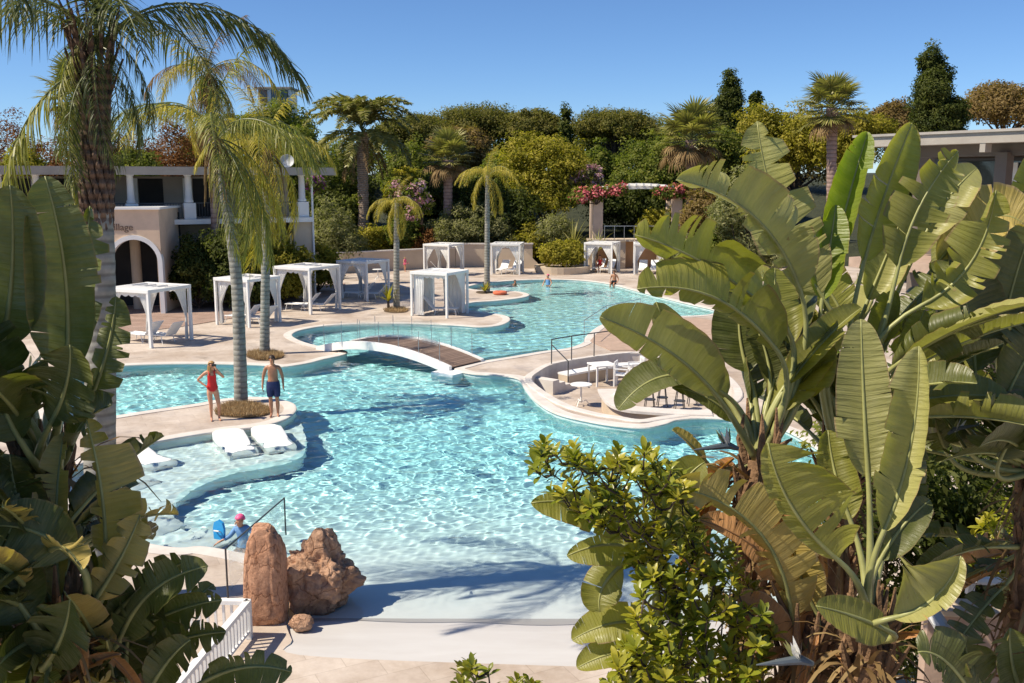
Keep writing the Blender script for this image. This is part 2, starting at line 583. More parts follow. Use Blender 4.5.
def catmull(pts, per=6, closed=True):
    pts = [Vector(p) for p in pts]
    n = len(pts)
    out = []
    rng = range(n) if closed else range(n - 1)
    for i in rng:
        if closed:
            p0, p1, p2, p3 = pts[i - 1], pts[i], pts[(i + 1) % n], pts[(i + 2) % n]
        else:
            p0, p1, p2, p3 = pts[max(i - 1, 0)], pts[i], pts[i + 1], pts[min(i + 2, n - 1)]
        for k in range(per):
            t = k / per
            out.append(.5 * ((2 * p1) + (p2 - p0) * t + (2 * p0 - 5 * p1 + 4 * p2 - p3) * t * t + (3 * p1 - p0 - 3 * p2 + p3) * t ** 3))
    if not closed: out.append(pts[-1])
    return out

def inside(poly, X, Y):
    """vectorised point in polygon"""
    r = np.zeros(X.shape, bool)
    n = len(poly)
    for i in range(n):
        x1, y1 = poly[i][0], poly[i][1]
        x2, y2 = poly[(i + 1) % n][0], poly[(i + 1) % n][1]
        if y1 == y2: continue
        c = ((Y < y1) != (Y < y2)) & (X < (x2 - x1) * (Y - y1) / (y2 - y1) + x1)
        r ^= c
    return r

def offset_poly(poly, d):
    n = len(poly)
    out = []
    for i in range(n):
        a, b, c = Vector(poly[i - 1][:2]), Vector(poly[i][:2]), Vector(poly[(i + 1) % n][:2])
        t = (c - a)
        if t.length < 1e-6: t = Vector((1, 0))
        t.normalize()
        out.append((b.x + t.y * d, b.y - t.x * d))
    return out

def ccw(poly):
    a = sum(poly[i - 1][0] * poly[i][1] - poly[i][0] * poly[i - 1][1] for i in range(len(poly)))
    return poly if a > 0 else poly[::-1]

def receiver(o):
    o.cycles.is_caustics_receiver = True
    return o
# ================================================================== pool, decks, terrain
WATER_Z = -0.12
pool_px = [(58, 380), (90, 369), (118, 366), (150, 364.3), (190, 363.5), (230, 364), (262, 365), (283.5, 366.5), (306, 363.5), (324, 359), (340, 355.5), (347, 352.5),
           (340, 349.5), (325, 347.5), (311, 344.5), (299, 340.5), (291.5, 336), (294, 332.5), (303, 329.5), (324, 326), (354, 324), (389, 323.4), (420, 323.7), (459, 325.5),
           (480, 327), (499, 325.5), (509, 320.8), (507, 316.5), (494, 313.7), (475, 311.5), (464, 309), (462, 306), (472, 302.5), (499, 300.5), (521, 297.8), (529, 295),
           (523, 292.5), (510, 291), (492, 290.5), (477, 290), (467, 288), (469, 286.3), (478, 284), (490, 282.6), (513, 280.6), (545, 279.4), (580, 280.3), (610, 284), (637, 291),
           (680, 302), (714, 310), (712, 314), (690, 316), (645, 316.9), (606, 323.5), (588, 335), (583, 343), (567, 348.5), (543, 351.5), (510, 357), (482, 361.5), (464, 366),
           (455, 369), (470, 373.5), (496, 375.5), (518, 378.5), (525.5, 388), (537, 401.7), (557, 413.5), (587, 421), (616, 425.7), (645, 427.6), (665, 424), (677, 420),
           (705, 418), (745, 421), (790, 432), (838, 470), (832, 540), (780, 610), (722, 658), (690, 668), (500, 664), (300, 655), (292, 640), (286, 622), (289, 598), (290, 578),
           (283, 566), (268, 561), (252, 556), (235, 552.5), (216, 549), (198, 547), (180, 548.5), (152, 545), (118, 535), (76, 505), (58, 478), (84, 462), (116, 451.5),
           (132, 446.5), (164.5, 440), (213, 432), (261, 426), (283, 420), (293, 413.5), (295.5, 407.5), (290, 402.5), (271, 398.2), (245, 397.4), (219, 399.8), (196.6, 404), (148, 411), (116, 416),
           (88, 420.5), (60, 424), (44, 400)]
POOL = ccw([(p.x, p.y) for p in catmull([G(*q) for q in pool_px], 5)])
pit_px = [(531, 380.5), (540, 371.5), (552, 365.5), (570, 361.5), (600, 357), (630, 354), (665, 356), (700, 364), (726, 380), (735, 397), (715, 408), (690, 414), (659, 418.3), (640, 421),
          (620, 418), (597, 414.3), (569, 406.3), (547, 394.5)]
PIT = ccw([(p.x, p.y) for p in catmull([G(*q) for q in pit_px], 4)])
DX0, DX1, DY0, DY1 = -60, 60, -12, 75.5

def holed_sheet(outer, holes, z, name, mat):
    vs, es = [], []
    for lp in [outer] + holes:
        o = len(vs)
        vs += [Vector(p) for p in lp]
        es += [(o + i, o + (i + 1) % len(lp)) for i in range(len(lp))]
    r = geometry.delaunay_2d_cdt(vs, es, [], 0, 1e-5)
    V, F = r[0], r[2]
    V2 = np.array([(v.x, v.y) for v in V])
    F = np.array([f for f in F if len(f) == 3])
    c = V2[F].mean(axis=1)
    keep = inside(outer, c[:, 0], c[:, 1])
    for h in holes:
        keep &= ~inside(h, c[:, 0], c[:, 1])
    F = F[keep]
    a = V2[F]
    area = (a[:, 1, 0] - a[:, 0, 0]) * (a[:, 2, 1] - a[:, 0, 1]) - (a[:, 2, 0] - a[:, 0, 0]) * (a[:, 1, 1] - a[:, 0, 1])
    F[area < 0] = F[area < 0][:, ::-1]
    return mesh_np(name, np.c_[V2, np.full(len(V2), z)], F, mat)

deck = holed_sheet([(DX0, DY0), (DX1, DY0), (DX1, DY1), (DX0, DY1)], [POOL, PIT], 0.0, 'pool_deck', 'deck_tile')
tag(deck, kind='structure')

# pool wall with a rounded stone coping
n = len(POOL)
v, f = [], []
for x, y in POOL: v += [(x, y, -0.002), (x, y, -1.6)]
for i in range(n):
    j = (i + 1) % n
    f.append((2 * i, 2 * i + 1, 2 * j + 1, 2 * j))
pw = receiver(tag(mesh_np('pool_wall', v, f, 'pool_wall_tile'), kind='structure'))
beach = [y < 15.6 and -4.4 < x < 9 for x, y in POOL]
rings = [(-.34, .002), (-.34, .018), (-.02, .022), (.025, .010), (.035, -.02), (.015, -.052)]
loops = [offset_poly(POOL, -d) for d, z in rings]
v, f = [], []
for (d, z), lp in zip(rings, loops): v += [(x, y, z) for x, y in lp]
for k in range(len(rings) - 1):
    for i in range(n):
        j = (i + 1) % n
        if beach[i] or beach[j]: continue
        f.append((k * n + i, k * n + j, (k + 1) * n + j, (k + 1) * n + i))
tag(mesh_np('pool_coping', v, f, 'coping_stone'), kind='structure')

def floor_z(X, Y):
    t = np.clip((Y - 12.55) / 11.5, 0, 1)
    Yw = Y + .10 * np.sin(X * 1.1 + 1) + .05 * np.sin(X * 2.9)
    tw_ = np.clip((Yw - 13.75) / .6, 0, 1)
    z = .012 - .055 * tw_ * tw_ * (3 - 2 * tw_) - 1.30 * (t * t * (3 - 2 * t) * .55 + t * .45)
    z = np.where(Y < 13.2, np.minimum(z, -.012), z)
    z = z + .25 * np.clip((Y - 36) / 12, 0, 1)
    return z
xs = np.r_[np.arange(-24, -6, .4), np.arange(-6, 10, .2), np.arange(10, 26.1, .4)]; ys = np.r_[np.arange(11.7, 16, .1), np.arange(16, 74, .4)]
X, Y = np.meshgrid(xs, ys)
Z = floor_z(X, Y)
idx = np.arange(X.size).reshape(X.shape)
F = np.stack([idx[:-1, :-1], idx[:-1, 1:], idx[1:, 1:], idx[1:, :-1]], -1).reshape(-1, 4)
pf = receiver(tag(mesh_np('pool_floor', np.stack([X, Y, Z], -1).reshape(-1, 3), F, 'pool_plaster', smooth=True), kind='structure'))

# stone apron of the shallow end
xs = np.arange(-5.2, 8.8, .2); ys = np.arange(11.8, 14.45, .1)
X, Y = np.meshgrid(xs, ys)
idx = np.arange(X.size).reshape(X.shape)
F = np.stack([idx[:-1, :-1], idx[:-1, 1:], idx[1:, 1:], idx[1:, :-1]], -1).reshape(-1, 4)
F = F[inside(POOL, X.ravel(), Y.ravel())[F].any(axis=1)]
Z = np.maximum(floor_z(X, Y), -2) + .004 - .012 * np.clip((Y - 14.2) / .15, 0, 1)
receiver(tag(mesh_np('beach_apron', np.stack([X, Y, Z], -1).reshape(-1, 3), F, 'apron_stone', smooth=True), kind='structure'))

# water: real wavelets on a fan-shaped grid (finer near the camera)
rng = np.random.default_rng(3)
def waves(X, Y):
    Z = np.zeros_like(X)
    for i in range(60):
        lam = math.exp(rng.uniform(math.log(.13), math.log(.95)))
        k = 2 * math.pi / lam
        a = rng.uniform(0, 2 * math.pi)
        am = .0028 * lam
        cut = np.clip((lam / (.0016 * np.maximum(Y, 1)) - 2.2) / 2.0, 0, 1)
        Z += am * cut * np.sin(k * math.cos(a) * X + k * math.sin(a) * Y + rng.uniform(0, 6.28) + .6 * np.sin(X * .31 + i) + .6 * np.sin(Y * .27 + 2 * i))
    calm = np.clip((Y - 13.2) / 5.5, .15, 1)
    return WATER_Z + Z * calm
du = .0016
us = np.arange(-.62, .50, du)
ys = 12.9 * np.exp(np.arange(0, math.log(72 / 12.9), du * 1.15))
U, Y = np.meshgrid(us, ys)
X = U * Y
Z = waves(X, Y)
idx = np.arange(X.size).reshape(X.shape)
F = np.stack([idx[:-1, :-1], idx[:-1, 1:], idx[1:, 1:], idx[1:, :-1]], -1).reshape(-1, 4)
big = offset_poly(POOL, .12)
ins = inside(big, X.ravel(), Y.ravel()) | inside(POOL, X.ravel(), Y.ravel())
F = F[ins[F].any(axis=1)]
used = np.unique(F)
remap = np.full(X.size, -1, np.int64); remap[used] = np.arange(len(used))
V = np.stack([X, Y, Z], -1).reshape(-1, 3)[used]
wa = tag(mesh_np('pool_water', V, remap[F], 'pool_water', smooth=True), kind='structure')
wa.cycles.is_caustics_caster = True

# shallow shelf with the built-in loungers
shelf_px = [(297, 412), (302, 424), (306, 440), (298, 454), (264, 463), (228, 470), (197, 482), (178, 496), (173, 511), (186, 524), (214, 534), (250, 546), (270, 560), (262, 572), (190, 575), (60, 545), (40, 470), (90, 440), (180, 425), (270, 405)]
SH = ccw([(p.x, p.y) for p in catmull([G(a, b, WATER_Z) for a, b in shelf_px], 5)])
mb = MB().prism(SH, -1.6, -.48)
receiver(tag(mb.build('pool_shelf', 'pool_plaster'), kind='structure'))

dep = WATER_Z - floor_z(V[:, 0], V[:, 1])
ons = inside(SH, V[:, 0], V[:, 1])
dep[ons] = np.minimum(dep[ons], .36)
at_ = wa.data.attributes.new('depth', 'FLOAT', 'POINT')
at_.data.foreach_set('value', np.clip(dep, 0, 3).astype(np.float32))

# terrain behind the wall
def smooth(a, b, x):
    t = np.clip((x - a) / (b - a), 0, 1)
    return t * t * (3 - 2 * t)
def terrain_z(X, Y):
    z = -.03 + smooth(76, 80, Y) * 1.6 + smooth(84, 135, Y) * 5.5 + smooth(130, 400, Y) * 2.0
    return z + smooth(78, 90, Y) * .35 * (np.sin(X * .13) + np.sin(Y * .17 + X * .05))
xs = np.r_[np.linspace(-900, -80, 14)[:-1], np.linspace(-80, 80, 65), np.linspace(80, 900, 14)[1:]]
ys = np.r_[np.linspace(-300, -12, 8)[:-1], np.linspace(-12, 140, 77), np.linspace(140, 1500, 18)[1:]]
X, Y = np.meshgrid(xs, ys)
idx = np.arange(X.size).reshape(X.shape)
F = np.stack([idx[:-1, :-1], idx[:-1, 1:], idx[1:, 1:], idx[1:, :-1]], -1).reshape(-1, 4)
fx, fy = X.ravel()[F], Y.ravel()[F]
F = F[~((fx.min(1) >= -60.01) & (fx.max(1) <= 60.01) & (fy.min(1) >= -12.1) & (fy.max(1) <= 74.3))]
tag(mesh_np('ground', np.stack([X, Y, terrain_z(X, Y)], -1).reshape(-1, 3), F, 'undergrowth', smooth=True), kind='structure')

def patch(name, px, z, mat, thick=None, kind='structure', sm=4):
    pts = ccw([(p.x, p.y) for p in (catmull([G(a, b, z) for a, b in px], sm) if sm else [G(a, b, z) for a, b in px])])
    return tag(MB().prism(pts, 0.001 if thick is None else z - thick, z).build(name, mat), kind=kind)
patch('terracotta_terrace', [(40, 345), (100, 337), (190, 325), (250, 315), (300, 303), (345, 291), (345, 283), (290, 288), (190, 306), (40, 306)], .03, 'terracotta_deck', sm=0)
patch('grass_bed', [(215, 413), (219, 408), (228, 404.5), (245, 403.5), (258, 405), (269, 409), (272, 412), (266, 415.5), (250, 418), (234, 417.5), (220, 416)], .012, 'soil')
patch('grass_bed', [(247, 357), (249, 354), (258, 352.3), (272, 352.5), (283, 355), (282, 358), (272, 360.3), (258, 360.5)], .012, 'soil')
patch('grass_bed', [(384, 310.5), (390, 308.5), (398, 308), (406, 309.2), (408.5, 311), (404, 312.6), (394, 313), (386, 312)], .012, 'soil')
patch('grass_bed', [(476, 291.6), (482, 290.4), (489, 290.3), (493, 291.5), (491, 293), (484, 293.7), (478, 293.2)], .012, 'soil')
# upper terrace of reddish paving right of the bar
patch('upper_terrace', [(590, 341), (596, 334), (612, 325), (650, 319), (700, 318), (760, 330), (760, 352), (690, 350), (640, 350), (610, 350)], .03, 'concrete_pink', sm=0)

# ------------------------------------------------------------------ sunken bar
PZ = -.62
v, f = [], []
n = len(PIT)
for x, y in PIT: v += [(x, y, .0), (x, y, PZ - .02)]
for i in range(n):
    j = (i + 1) % n
    f.append((2 * i, 2 * j, 2 * j + 1, 2 * i + 1))
tag(mesh_np('bar_pit_wall', v, f, 'coping_stone'), kind='structure')
tag(MB().prism(PIT, PZ - .1, PZ).build('bar_pit_floor', 'deck_tile'), kind='structure')
v, f = [], []
rr = [(-.02, .002), (-.02, .05), (.22, .05), (.25, .03), (.25, .002)]
for d, z in rr: v += [(x, y, z) for x, y in offset_poly(PIT, d)]
for k in range(4):
    for i in range(n):
        j = (i + 1) % n
        f.append((k * n + i, k * n + j, (k + 1) * n + j, (k + 1) * n + i))
tag(mesh_np('bar_pit_coping', v, f, 'coping_stone'), kind='structure')

def wall_path(mb, pts, wd, z0, z1):
    """a wall of constant width along a ground path"""
    pts = [Vector((p[0], p[1])) for p in pts]
    Lp, Rp = [], []
    for i, p in enumerate(pts):
        t = (pts[min(i + 1, len(pts) - 1)] - pts[max(i - 1, 0)]).normalized()
        s = Vector((t.y, -t.x)) * wd / 2
        Lp.append(p - s); Rp.append(p + s)
    poly = ccw([(p.x, p.y) for p in Rp + Lp[::-1]])
    return mb.prism(poly, z0, z1)
cpath = catmull([G(607, 389, .05), G(611, 396, .05), G(618, 403.5, .05), G(630, 408, .05), G(650, 410, .05), G(680, 412, .05), G(712, 413, .05)], 4, False)
bc = thing('bar_counter', 'curved cream bar counter inside the round sunken bar beside the pool', 'bar counter', cpath[8])
bc_in = Matrix.Translation(-Vector(cpath[8]))
mb = wall_path(MB(), cpath, .34, PZ, -.02); mb.v = [tuple(bc_in @ Vector(p)) for p in mb.v]; mb.build('counter_wall', 'render_cream', bc)
mb = wall_path(MB(), cpath, .62, -.018, .06); mb.v = [tuple(bc_in @ Vector(p)) for p in mb.v]; mb.build('counter_top', 'coping_stone', bc)
# bench round the back wall
bpath = catmull([G(560, 366, 0) + Vector((.1, -.5, 0)), G(575, 363.5, 0) + Vector((.1, -.45, 0)), G(605, 359, 0) + Vector((.05, -.45, 0)), G(632, 357, 0) + Vector((0, -.45, 0)), G(668, 360, 0) + Vector((-.2, -.4, 0))], 4, False)
bn = thing('curved_bench', 'curved cream masonry bench along the back wall of the sunken bar', 'bench', (bpath[6].x, bpath[6].y, PZ))
inv = Matrix.Translation(-Vector((bpath[6].x, bpath[6].y, PZ)))
mb = wall_path(MB(), bpath, .5, PZ, PZ + .38); mb.v = [tuple(inv @ Vector(p)) for p in mb.v]; mb.build('bench_base', 'render_cream', bn)
mb = wall_path(MB(), bpath, .56, PZ + .382, PZ + .45); mb.v = [tuple(inv @ Vector(p)) for p in mb.v]; mb.build('seat', 'white_paint', bn)
# steps down into the bar
s0 = G(536, 376, 0); s1 = G(563, 386, PZ)
d = Vector((s1.x - s0.x, s1.y - s0.y, 0)); L_ = d.length; d.normalize(); sd = Vector((-d.y, d.x, 0))
mb = MB()
for k in range(4):
    top = -.125 * (k + 1)
    a = s0 + d * (.15 + .36 * k)
    mb.box((a.x + d.x * .18, a.y + d.y * .18, (top + PZ) / 2), (.36, 1.25, top - PZ), rz=math.atan2(d.y, d.x))
st = mb.build('bar_steps', 'coping_stone')
tag(st, 'short flight of pale stone steps going down into the sunken bar', 'steps')
# steps under water by the strip, dropping into the upper pool
mb = MB()
a = G(492, 356, WATER_Z); b = G(540, 349, WATER_Z)
t = (b - a).normalized(); nn = Vector((-t.y, t.x, 0))
for k in range(3):
    mm = (a + b) / 2 + nn * (.25 + .42 * k) - t * (.3 * k)
    mb.box((mm.x, mm.y, (-.30 - .2 * k - 1.5) / 2), (3.4, .42, 1.5 - .30 - .2 * k), rz=math.atan2(t.y, t.x))
receiver(tag(mb.build('pool_steps', 'pool_white'), 'white submerged steps of the far pool beside the pale strip', 'steps'))

# ------------------------------------------------------------------ loungers built in the water
def water_lounger(hx, hy, fx, fy, label, wd=.82, low=0):
    a, b = G(hx, hy, 0), G(fx, fy, WATER_Z)
    d = Vector((b.x - a.x, b.y - a.y, 0)); d.normalize()
    ln = 1.95
    prof = [(0, .02), (.03, .07), (.12, .085), (.30, .02), (.50, -.09), (.68, -.105), (.82, -.085), (.94, -.15), (1.0, -.26)]
    mb = MB()
    rows = []
    for u, z in [(0, -.46)] + prof + [(1.0, -.46)]:
        half = wd / 2 * (1 - .22 * max(0, (.10 - u) / .10) ** 2 - .15 * max(0, (u - .9) / .1) ** 2)
        rr = []
        for q in np.linspace(-1, 1, 9):
            zz = z - (.05 * abs(q) ** 6 if z > -.4 else 0)
            rr.append((u * ln, q * half, zz))
        rows.append(rr)
    mb.sheet(rows)
    # side skirts
    for sgn in (0, 8):
        mb.sheet([[rows[i][sgn] for i in range(1, len(rows) - 1)], [(rows[i][sgn][0], rows[i][sgn][1], -.47) for i in range(1, len(rows) - 1)]])
    o = mb.build('water_lounger', 'pool_white', smooth=True)
    o.location = (a.x, a.y, -low)
    o.rotation_euler = (0, 0, math.atan2(d.y, d.x))
    receiver(o)
    tag(o, label, 'pool lounger', 'moulded loungers standing in the shallow water')
water_lounger(226, 431, 249, 458, 'white moulded water lounger below the woman in red, its curved head above the water')
water_lounger(264, 427, 290, 455, 'white moulded water lounger below the man in blue trunks')
water_lounger(122, 446, 182, 470, 'white moulded water lounger nearest the thick palm trunk, turned sideways')
water_lounger(100, 462, 160, 486, 'white moulded water lounger second out from the thick palm trunk, mostly under water', low=.17)
water_lounger(100, 505, 172, 524, 'white moulded water lounger half hidden behind the dark leaves, under shallow water', low=.18)
water_lounger(158, 551, 225, 527, 'white moulded water lounger beside the child in the pink cap', .95, .17)

# ------------------------------------------------------------------ bridge
A0, A1 = G(316, 349.5), G(449, 370)
ax = (A1 - A0); LB = ax.length; ax.normalize()
ay = Vector((-ax.y, ax.x, 0))
br_ = thing('pool_bridge', 'arched wooden footbridge with white sides crossing the pool channel', 'bridge', (A0.x, A0.y, 0), math.atan2(ax.y, ax.x))
def arch(u, rise=.52): return rise * 4 * u * (1 - u) * (1 - .12 * u) + .05
W_ = 2.0
N_ = 28
rows, uvs = [], []
for i in range(N_ + 1):
    u = i / N_
    rows.append([(u * LB, y, arch(u) + .02) for y in (.16, W_ / 2, W_ - .16)])
    uvs += [(u * LB, y) for y in (.16, W_ / 2, W_ - .16)]
# deck with thickness
mb = MB().sheet(rows)
lo = [[(x, y, z - .08) for x, y, z in r] for r in rows]
mb.sheet([r[::-1] for r in lo]); uvs += [(p[0], p[1]) for r in lo for p in r[::-1]]
mb.build('bridge_deck', 'bridge_wood', br_, uv=uvs, recalc=False)
for y0 in (0, W_ - .16):
    mb = MB()
    top, bot = [], []
    for i in range(N_ + 1):
        u = i / N_
        zt = arch(u) + .07
        zb = arch(u) - .24 if .02 < u < .98 else -.14
        zb = max(zb, -.14) if False else zb
        top.append((u * LB, zt)); bot.append((u * LB, zb))
    poly = top + bot[::-1]
    M = Matrix(((1, 0, 0, 0), (0, 0, 1, y0), (0, 1, 0, 0), (0, 0, 0, 1)))
    mb.prism(poly, 0, .158, M)
    mb.build('side_beam', 'white_paint', br_)
for yy in (.08, W_ - .08):
    for k in range(7):
        u = (k + .4) / 6.9
        b0 = Vector((u * LB, yy, arch(u) + .06))
        MB().tube([b0, b0 + Vector((0, 0, .82))], .012, 6).build('post', 'steel', br_)
    for k in range(6):
        u0, u1 = (k + .4) / 6.9, (k + 1.4) / 6.9
        q = [Vector((u0 * LB + .06, yy, arch(u0) + .14)), Vector((u1 * LB - .06, yy, arch(u1) + .14)), Vector((u1 * LB - .06, yy, arch(u1) + .80)), Vector((u0 * LB + .06, yy, arch(u0) + .80))]
        MB().add([p + Vector((0, -.004, 0)) for p in q] + [p + Vector((0, .004, 0)) for p in q],
                 [(0, 1, 2, 3), (7, 6, 5, 4), (0, 4, 5, 1), (1, 5, 6, 2), (2, 6, 7, 3), (3, 7, 4, 0)]).build('glass_panel', 'clear_glass', br_)
# abutment under the right end, and the planted box left of the bridge
q = G(443, 372, 0)
tag(MB().box((q.x + .2, q.y + .15, -.5), (1.0, .8, .95), rz=math.atan2(ax.y, ax.x)).build('bridge_abutment', 'pool_white'), kind='structure')

for px, py, lab in ((456, 392, 'dark round drain grille on the pool floor in front of the strip of deck'), (442, 326.5, 'dark drain slot at the far pool rim beside the peninsula cabana')):
    q = G(px, py, -1.2)
    tag(receiver(MB().lathe([(.0, .0), (.30, .0), (.30, .03), (.24, .04), (0, .04)], 18).build('pool_drain', 'black_plastic')), lab, 'drain').location = (q.x, q.y, float(floor_z(np.array(q.x), np.array(q.y))) + .005)
# ================================================================== buildings
def arch_wall(mb, x0, x1, z1, y0, y1, holes):
    """wall in the local xz plane from x0 to x1, z 0..z1, thickness y0..y1, arched holes (cx, half, spring) reaching the ground"""
    pts = [(x0, 0)]
    for cx, hw, sp in holes:
        pts += [(cx - hw, 0), (cx - hw, sp)]
        pts += [(cx - hw * math.cos(math.pi * k / 16), sp + hw * math.sin(math.pi * k / 16)) for k in range(1, 16)]
        pts += [(cx + hw, sp), (cx + hw, 0)]
    pts += [(x1, 0), (x1, z1), (x0, z1)]
    M = Matrix(((1, 0, 0, 0), (0, 0, 1, 0), (0, 1, 0, 0), (0, 0, 0, 1)))
    return mb.prism(pts, y0, y1, M)

# --- long two-storey building behind the cabanas
Bc = Vector(((310 - 512) / FPX * 55, 55, 0))
Ac = Vector(((-90 - 512) / FPX * 46, 46, 0))
ex = (Ac - Bc); LF = ex.length; ex.normalize()
rz = math.atan2(ex.y, ex.x)            # local x runs left along the front, local y is away (checked below)
ey = Vector((-ex.y, ex.x, 0))          # points towards the camera or away
away = 1 if ey.y > 0 else -1
hb = thing('gallery_building', 'long two-storey building with flat cream roof and columned gallery behind the cabanas', 'building', Bc, rz)
def A(y): return y * away
MB().box((LF / 2 - .3, A(3.0), 7.18), (LF + 2.0, 8.6, .30), bev=.03).build('roof', 'render_grey', hb)
MB().box((LF / 2 - .3, A(-1.34), 7.17), (LF + 2.0, .06, .42)).build('fascia', 'roof_edge', hb)
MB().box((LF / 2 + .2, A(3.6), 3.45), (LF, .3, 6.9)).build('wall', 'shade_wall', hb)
MB().box((-.02, A(1.7), 2.3), (.28, 3.4, 4.5)).build('end_wall', 'render_cream', hb)
MB().box((.35, A(-.02), 2.2), (1.1, .3, 4.3)).build('pier', 'render_cream', hb)
MB().box((LF / 2, A(1.4), 4.50), (LF + .3, 3.9, .26)).build('balcony_slab', 'white_paint', hb)
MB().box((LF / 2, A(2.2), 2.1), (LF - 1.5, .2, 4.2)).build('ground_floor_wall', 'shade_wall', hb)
def on_front(px):  # local x where a pixel column meets the front
    k = (px - 512) / FPX
    # Bc + ex*t : x = k*y
    t = (k * Bc.y - Bc.x) / (ex.x - k * ex.y)
    return t
cols_px = [304, 247, 192, 135, 88, 42, 5]
for px in cols_px:
    x = on_front(px)
    c = MB().lathe([(.20, 5.5), (.24, 5.52), (.24, 5.62), (.19, 5.68), (.165, 6.9), (.22, 6.95), (.22, 7.03)], 16, (x, A(-.05), 0))
    col = c.build('column', 'white_paint', hb, smooth=True)
    MB().box((x, A(-.05), 5.06), (.62, .55, .86), bev=.02).build('plinth', 'white_paint', hb)
xs_ = sorted(on_front(p) for p in cols_px)
for a, b in zip(xs_[:-1], xs_[1:]):
    mb = MB()
    mb.box(((a + b) / 2, A(-.05), 5.48), (b - a - .62, .05, .05))
    mb.box(((a + b) / 2, A(-.05), 4.72), (b - a - .62, .04, .04))
    k = int((b - a - .62) / .14)
    for i in range(k):
        mb.box((a + .31 + (i + .5) * (b - a - .62) / k, A(-.05), 5.1), (.022, .022, .74))
    mb.build('railing', 'dark_metal', hb)
    d0 = (a + b) / 2
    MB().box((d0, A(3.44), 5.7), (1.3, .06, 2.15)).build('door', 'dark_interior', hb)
    MB().box((d0 + .95, A(3.42), 5.7), (.5, .05, 2.2)).build('curtain', 'fabric_white', hb)
MB().tube([(-.18, A(-.25), 0), (-.18, A(-.25), 6.95)], .06, 8).build('drainpipe', 'white_paint', hb)
# satellite dish on the roof
q = P(287, 164.5, 55)
ds = thing('satellite_dish', 'round grey satellite dish standing on the flat roof end', 'satellite dish', (q.x, q.y, 7.33))
mb = MB().lathe([(.0, -.10), (.20, -.075), (.36, -.02), (.40, .03), (.38, .03), (.34, -.01), (.18, -.06), (.0, -.08)], 20)
dd = mb.build('dish', 'dish_grey', ds, smooth=True)
dd.rotation_euler = (R(68), 0, R(10)); dd.location = (0, 0, .42)
MB().tube([(0, .12, 0), (0, .12, .45)], .03, 6).build('mast', 'steel', ds)
MB().tube([(0, -.05, .25), (.02, -.5, .48)], .012, 5).build('feed_arm', 'steel', ds)

# --- portico with the arch and the lettering
pq = P(135, 300, 48.2)
pt = thing('arched_portico', 'tan rendered portico with white trimmed arch and lettering, below the gallery', 'portico', (pq.x, 48.2, 0), R(4))
hx = 1.42
holes = [(-2.95, 1.08, 2.55), (.12, 1.16, 2.62)]
arch_wall(MB(), -5.2, hx, 5.25, 0, .35, holes).build('wall', 'render_tan', pt)
MB().box((hx - .16, 2.0, 2.62), (.3, 3.3, 5.24)).build('side_wall', 'render_tan', pt)
MB().box(((hx - 5.2) / 2, 1.9, 5.31), (hx + 5.2 + .24, 4.1, .12)).build('cornice', 'white_paint', pt)
for cx, hw, sp in holes:
    mb = MB()
    o_, i_ = hw + .20, hw - .02
    pts = [(cx - o_, 0), (cx - o_, sp)] + [(cx - o_ * math.cos(math.pi * k / 20), sp + o_ * math.sin(math.pi * k / 20)) for k in range(1, 20)] + [(cx + o_, sp), (cx + o_, 0)]
    pts += [(cx + i_, 0), (cx + i_, sp)] + [(cx + i_ * math.cos(math.pi * k / 20), sp + i_ * math.sin(math.pi * k / 20)) for k in range(1, 20)] + [(cx - i_, sp), (cx - i_, 0)]
    M = Matrix(((1, 0, 0, 0), (0, 0, 1, 0), (0, 1, 0, 0), (0, 0, 0, 1)))
    mb.prism(pts, -.06, .30, M)
    mb.build('arch_trim', 'white_paint', pt)
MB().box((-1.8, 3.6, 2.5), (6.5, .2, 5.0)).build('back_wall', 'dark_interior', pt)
MB().tube([(-.45, 2.0, 0), (-.45, 2.0, 5.1)], .26, 14).build('inner_column', 'render_cream', pt)
def lettering(text, size, parent, loc, rot, mat, name='lettering', ext=.015):
    cu = bpy.data.curves.new(name, 'FONT')
    cu.body = text; cu.size = size; cu.extrude = ext; cu.align_x = 'LEFT'
    to = bpy.data.objects.new('tmp_text', cu)
    COL.objects.link(to)
    bpy.context.view_layer.update()
    me = bpy.data.meshes.new_from_object(to.evaluated_get(bpy.context.evaluated_depsgraph_get()))
    bpy.data.objects.remove(to)
    me.materials.clear(); me.materials.append(MATS[mat])
    o = bpy.data.objects.new(name, me)
    COL.objects.link(o)
    child(o, parent); o.location = loc; o.rotation_euler = rot
    return o
lettering('Village', .48, pt, (-1.10, -.02, 4.22), (R(90), 0, 0), 'letter_brown')

# --- right-hand building, only its roof and upper floor rise over the leaves
rb = thing('terrace_building', 'flat-roofed pavilion with grey roof edge and dark glazed front behind the giant leaves', 'building', (0, 0, 0))
c0, c1 = P(866, 146, 30), P(1090, 140, 24.5)
zt = 7.95
dv = Vector((c1.x - c0.x, c1.y - c0.y, 0)); Lr = dv.length; dv.normalize()
rb.location = (c0.x, c0.y, 0); rb.rotation_euler = (0, 0, math.atan2(dv.y, dv.x))
MB().box((Lr / 2, 3.6, zt - .12), (Lr, 8.0, .26), bev=.02).build('roof', 'render_grey', rb)
MB().box((Lr / 2, -.43, zt - .10), (Lr + .1, .07, .34)).build('fascia', 'roof_edge', rb)
MB().box((Lr / 2, -.49, zt + .05), (Lr + .2, .10, .07)).build('gutter', 'render_grey', rb)
MB().box((Lr / 2, .75, zt - .42), (Lr - .4, .22, .34)).build('beam', 'pavilion_brown', rb)
for x in (4.05, 8.6):
    MB().box((x, .62, 3.75), (.34, .34, 7.4)).build('post', 'pavilion_brown', rb)
    MB().box((x - .02, -.30, zt - .38), (.16, .30, .26)).build('bracket', 'roof_edge', rb)
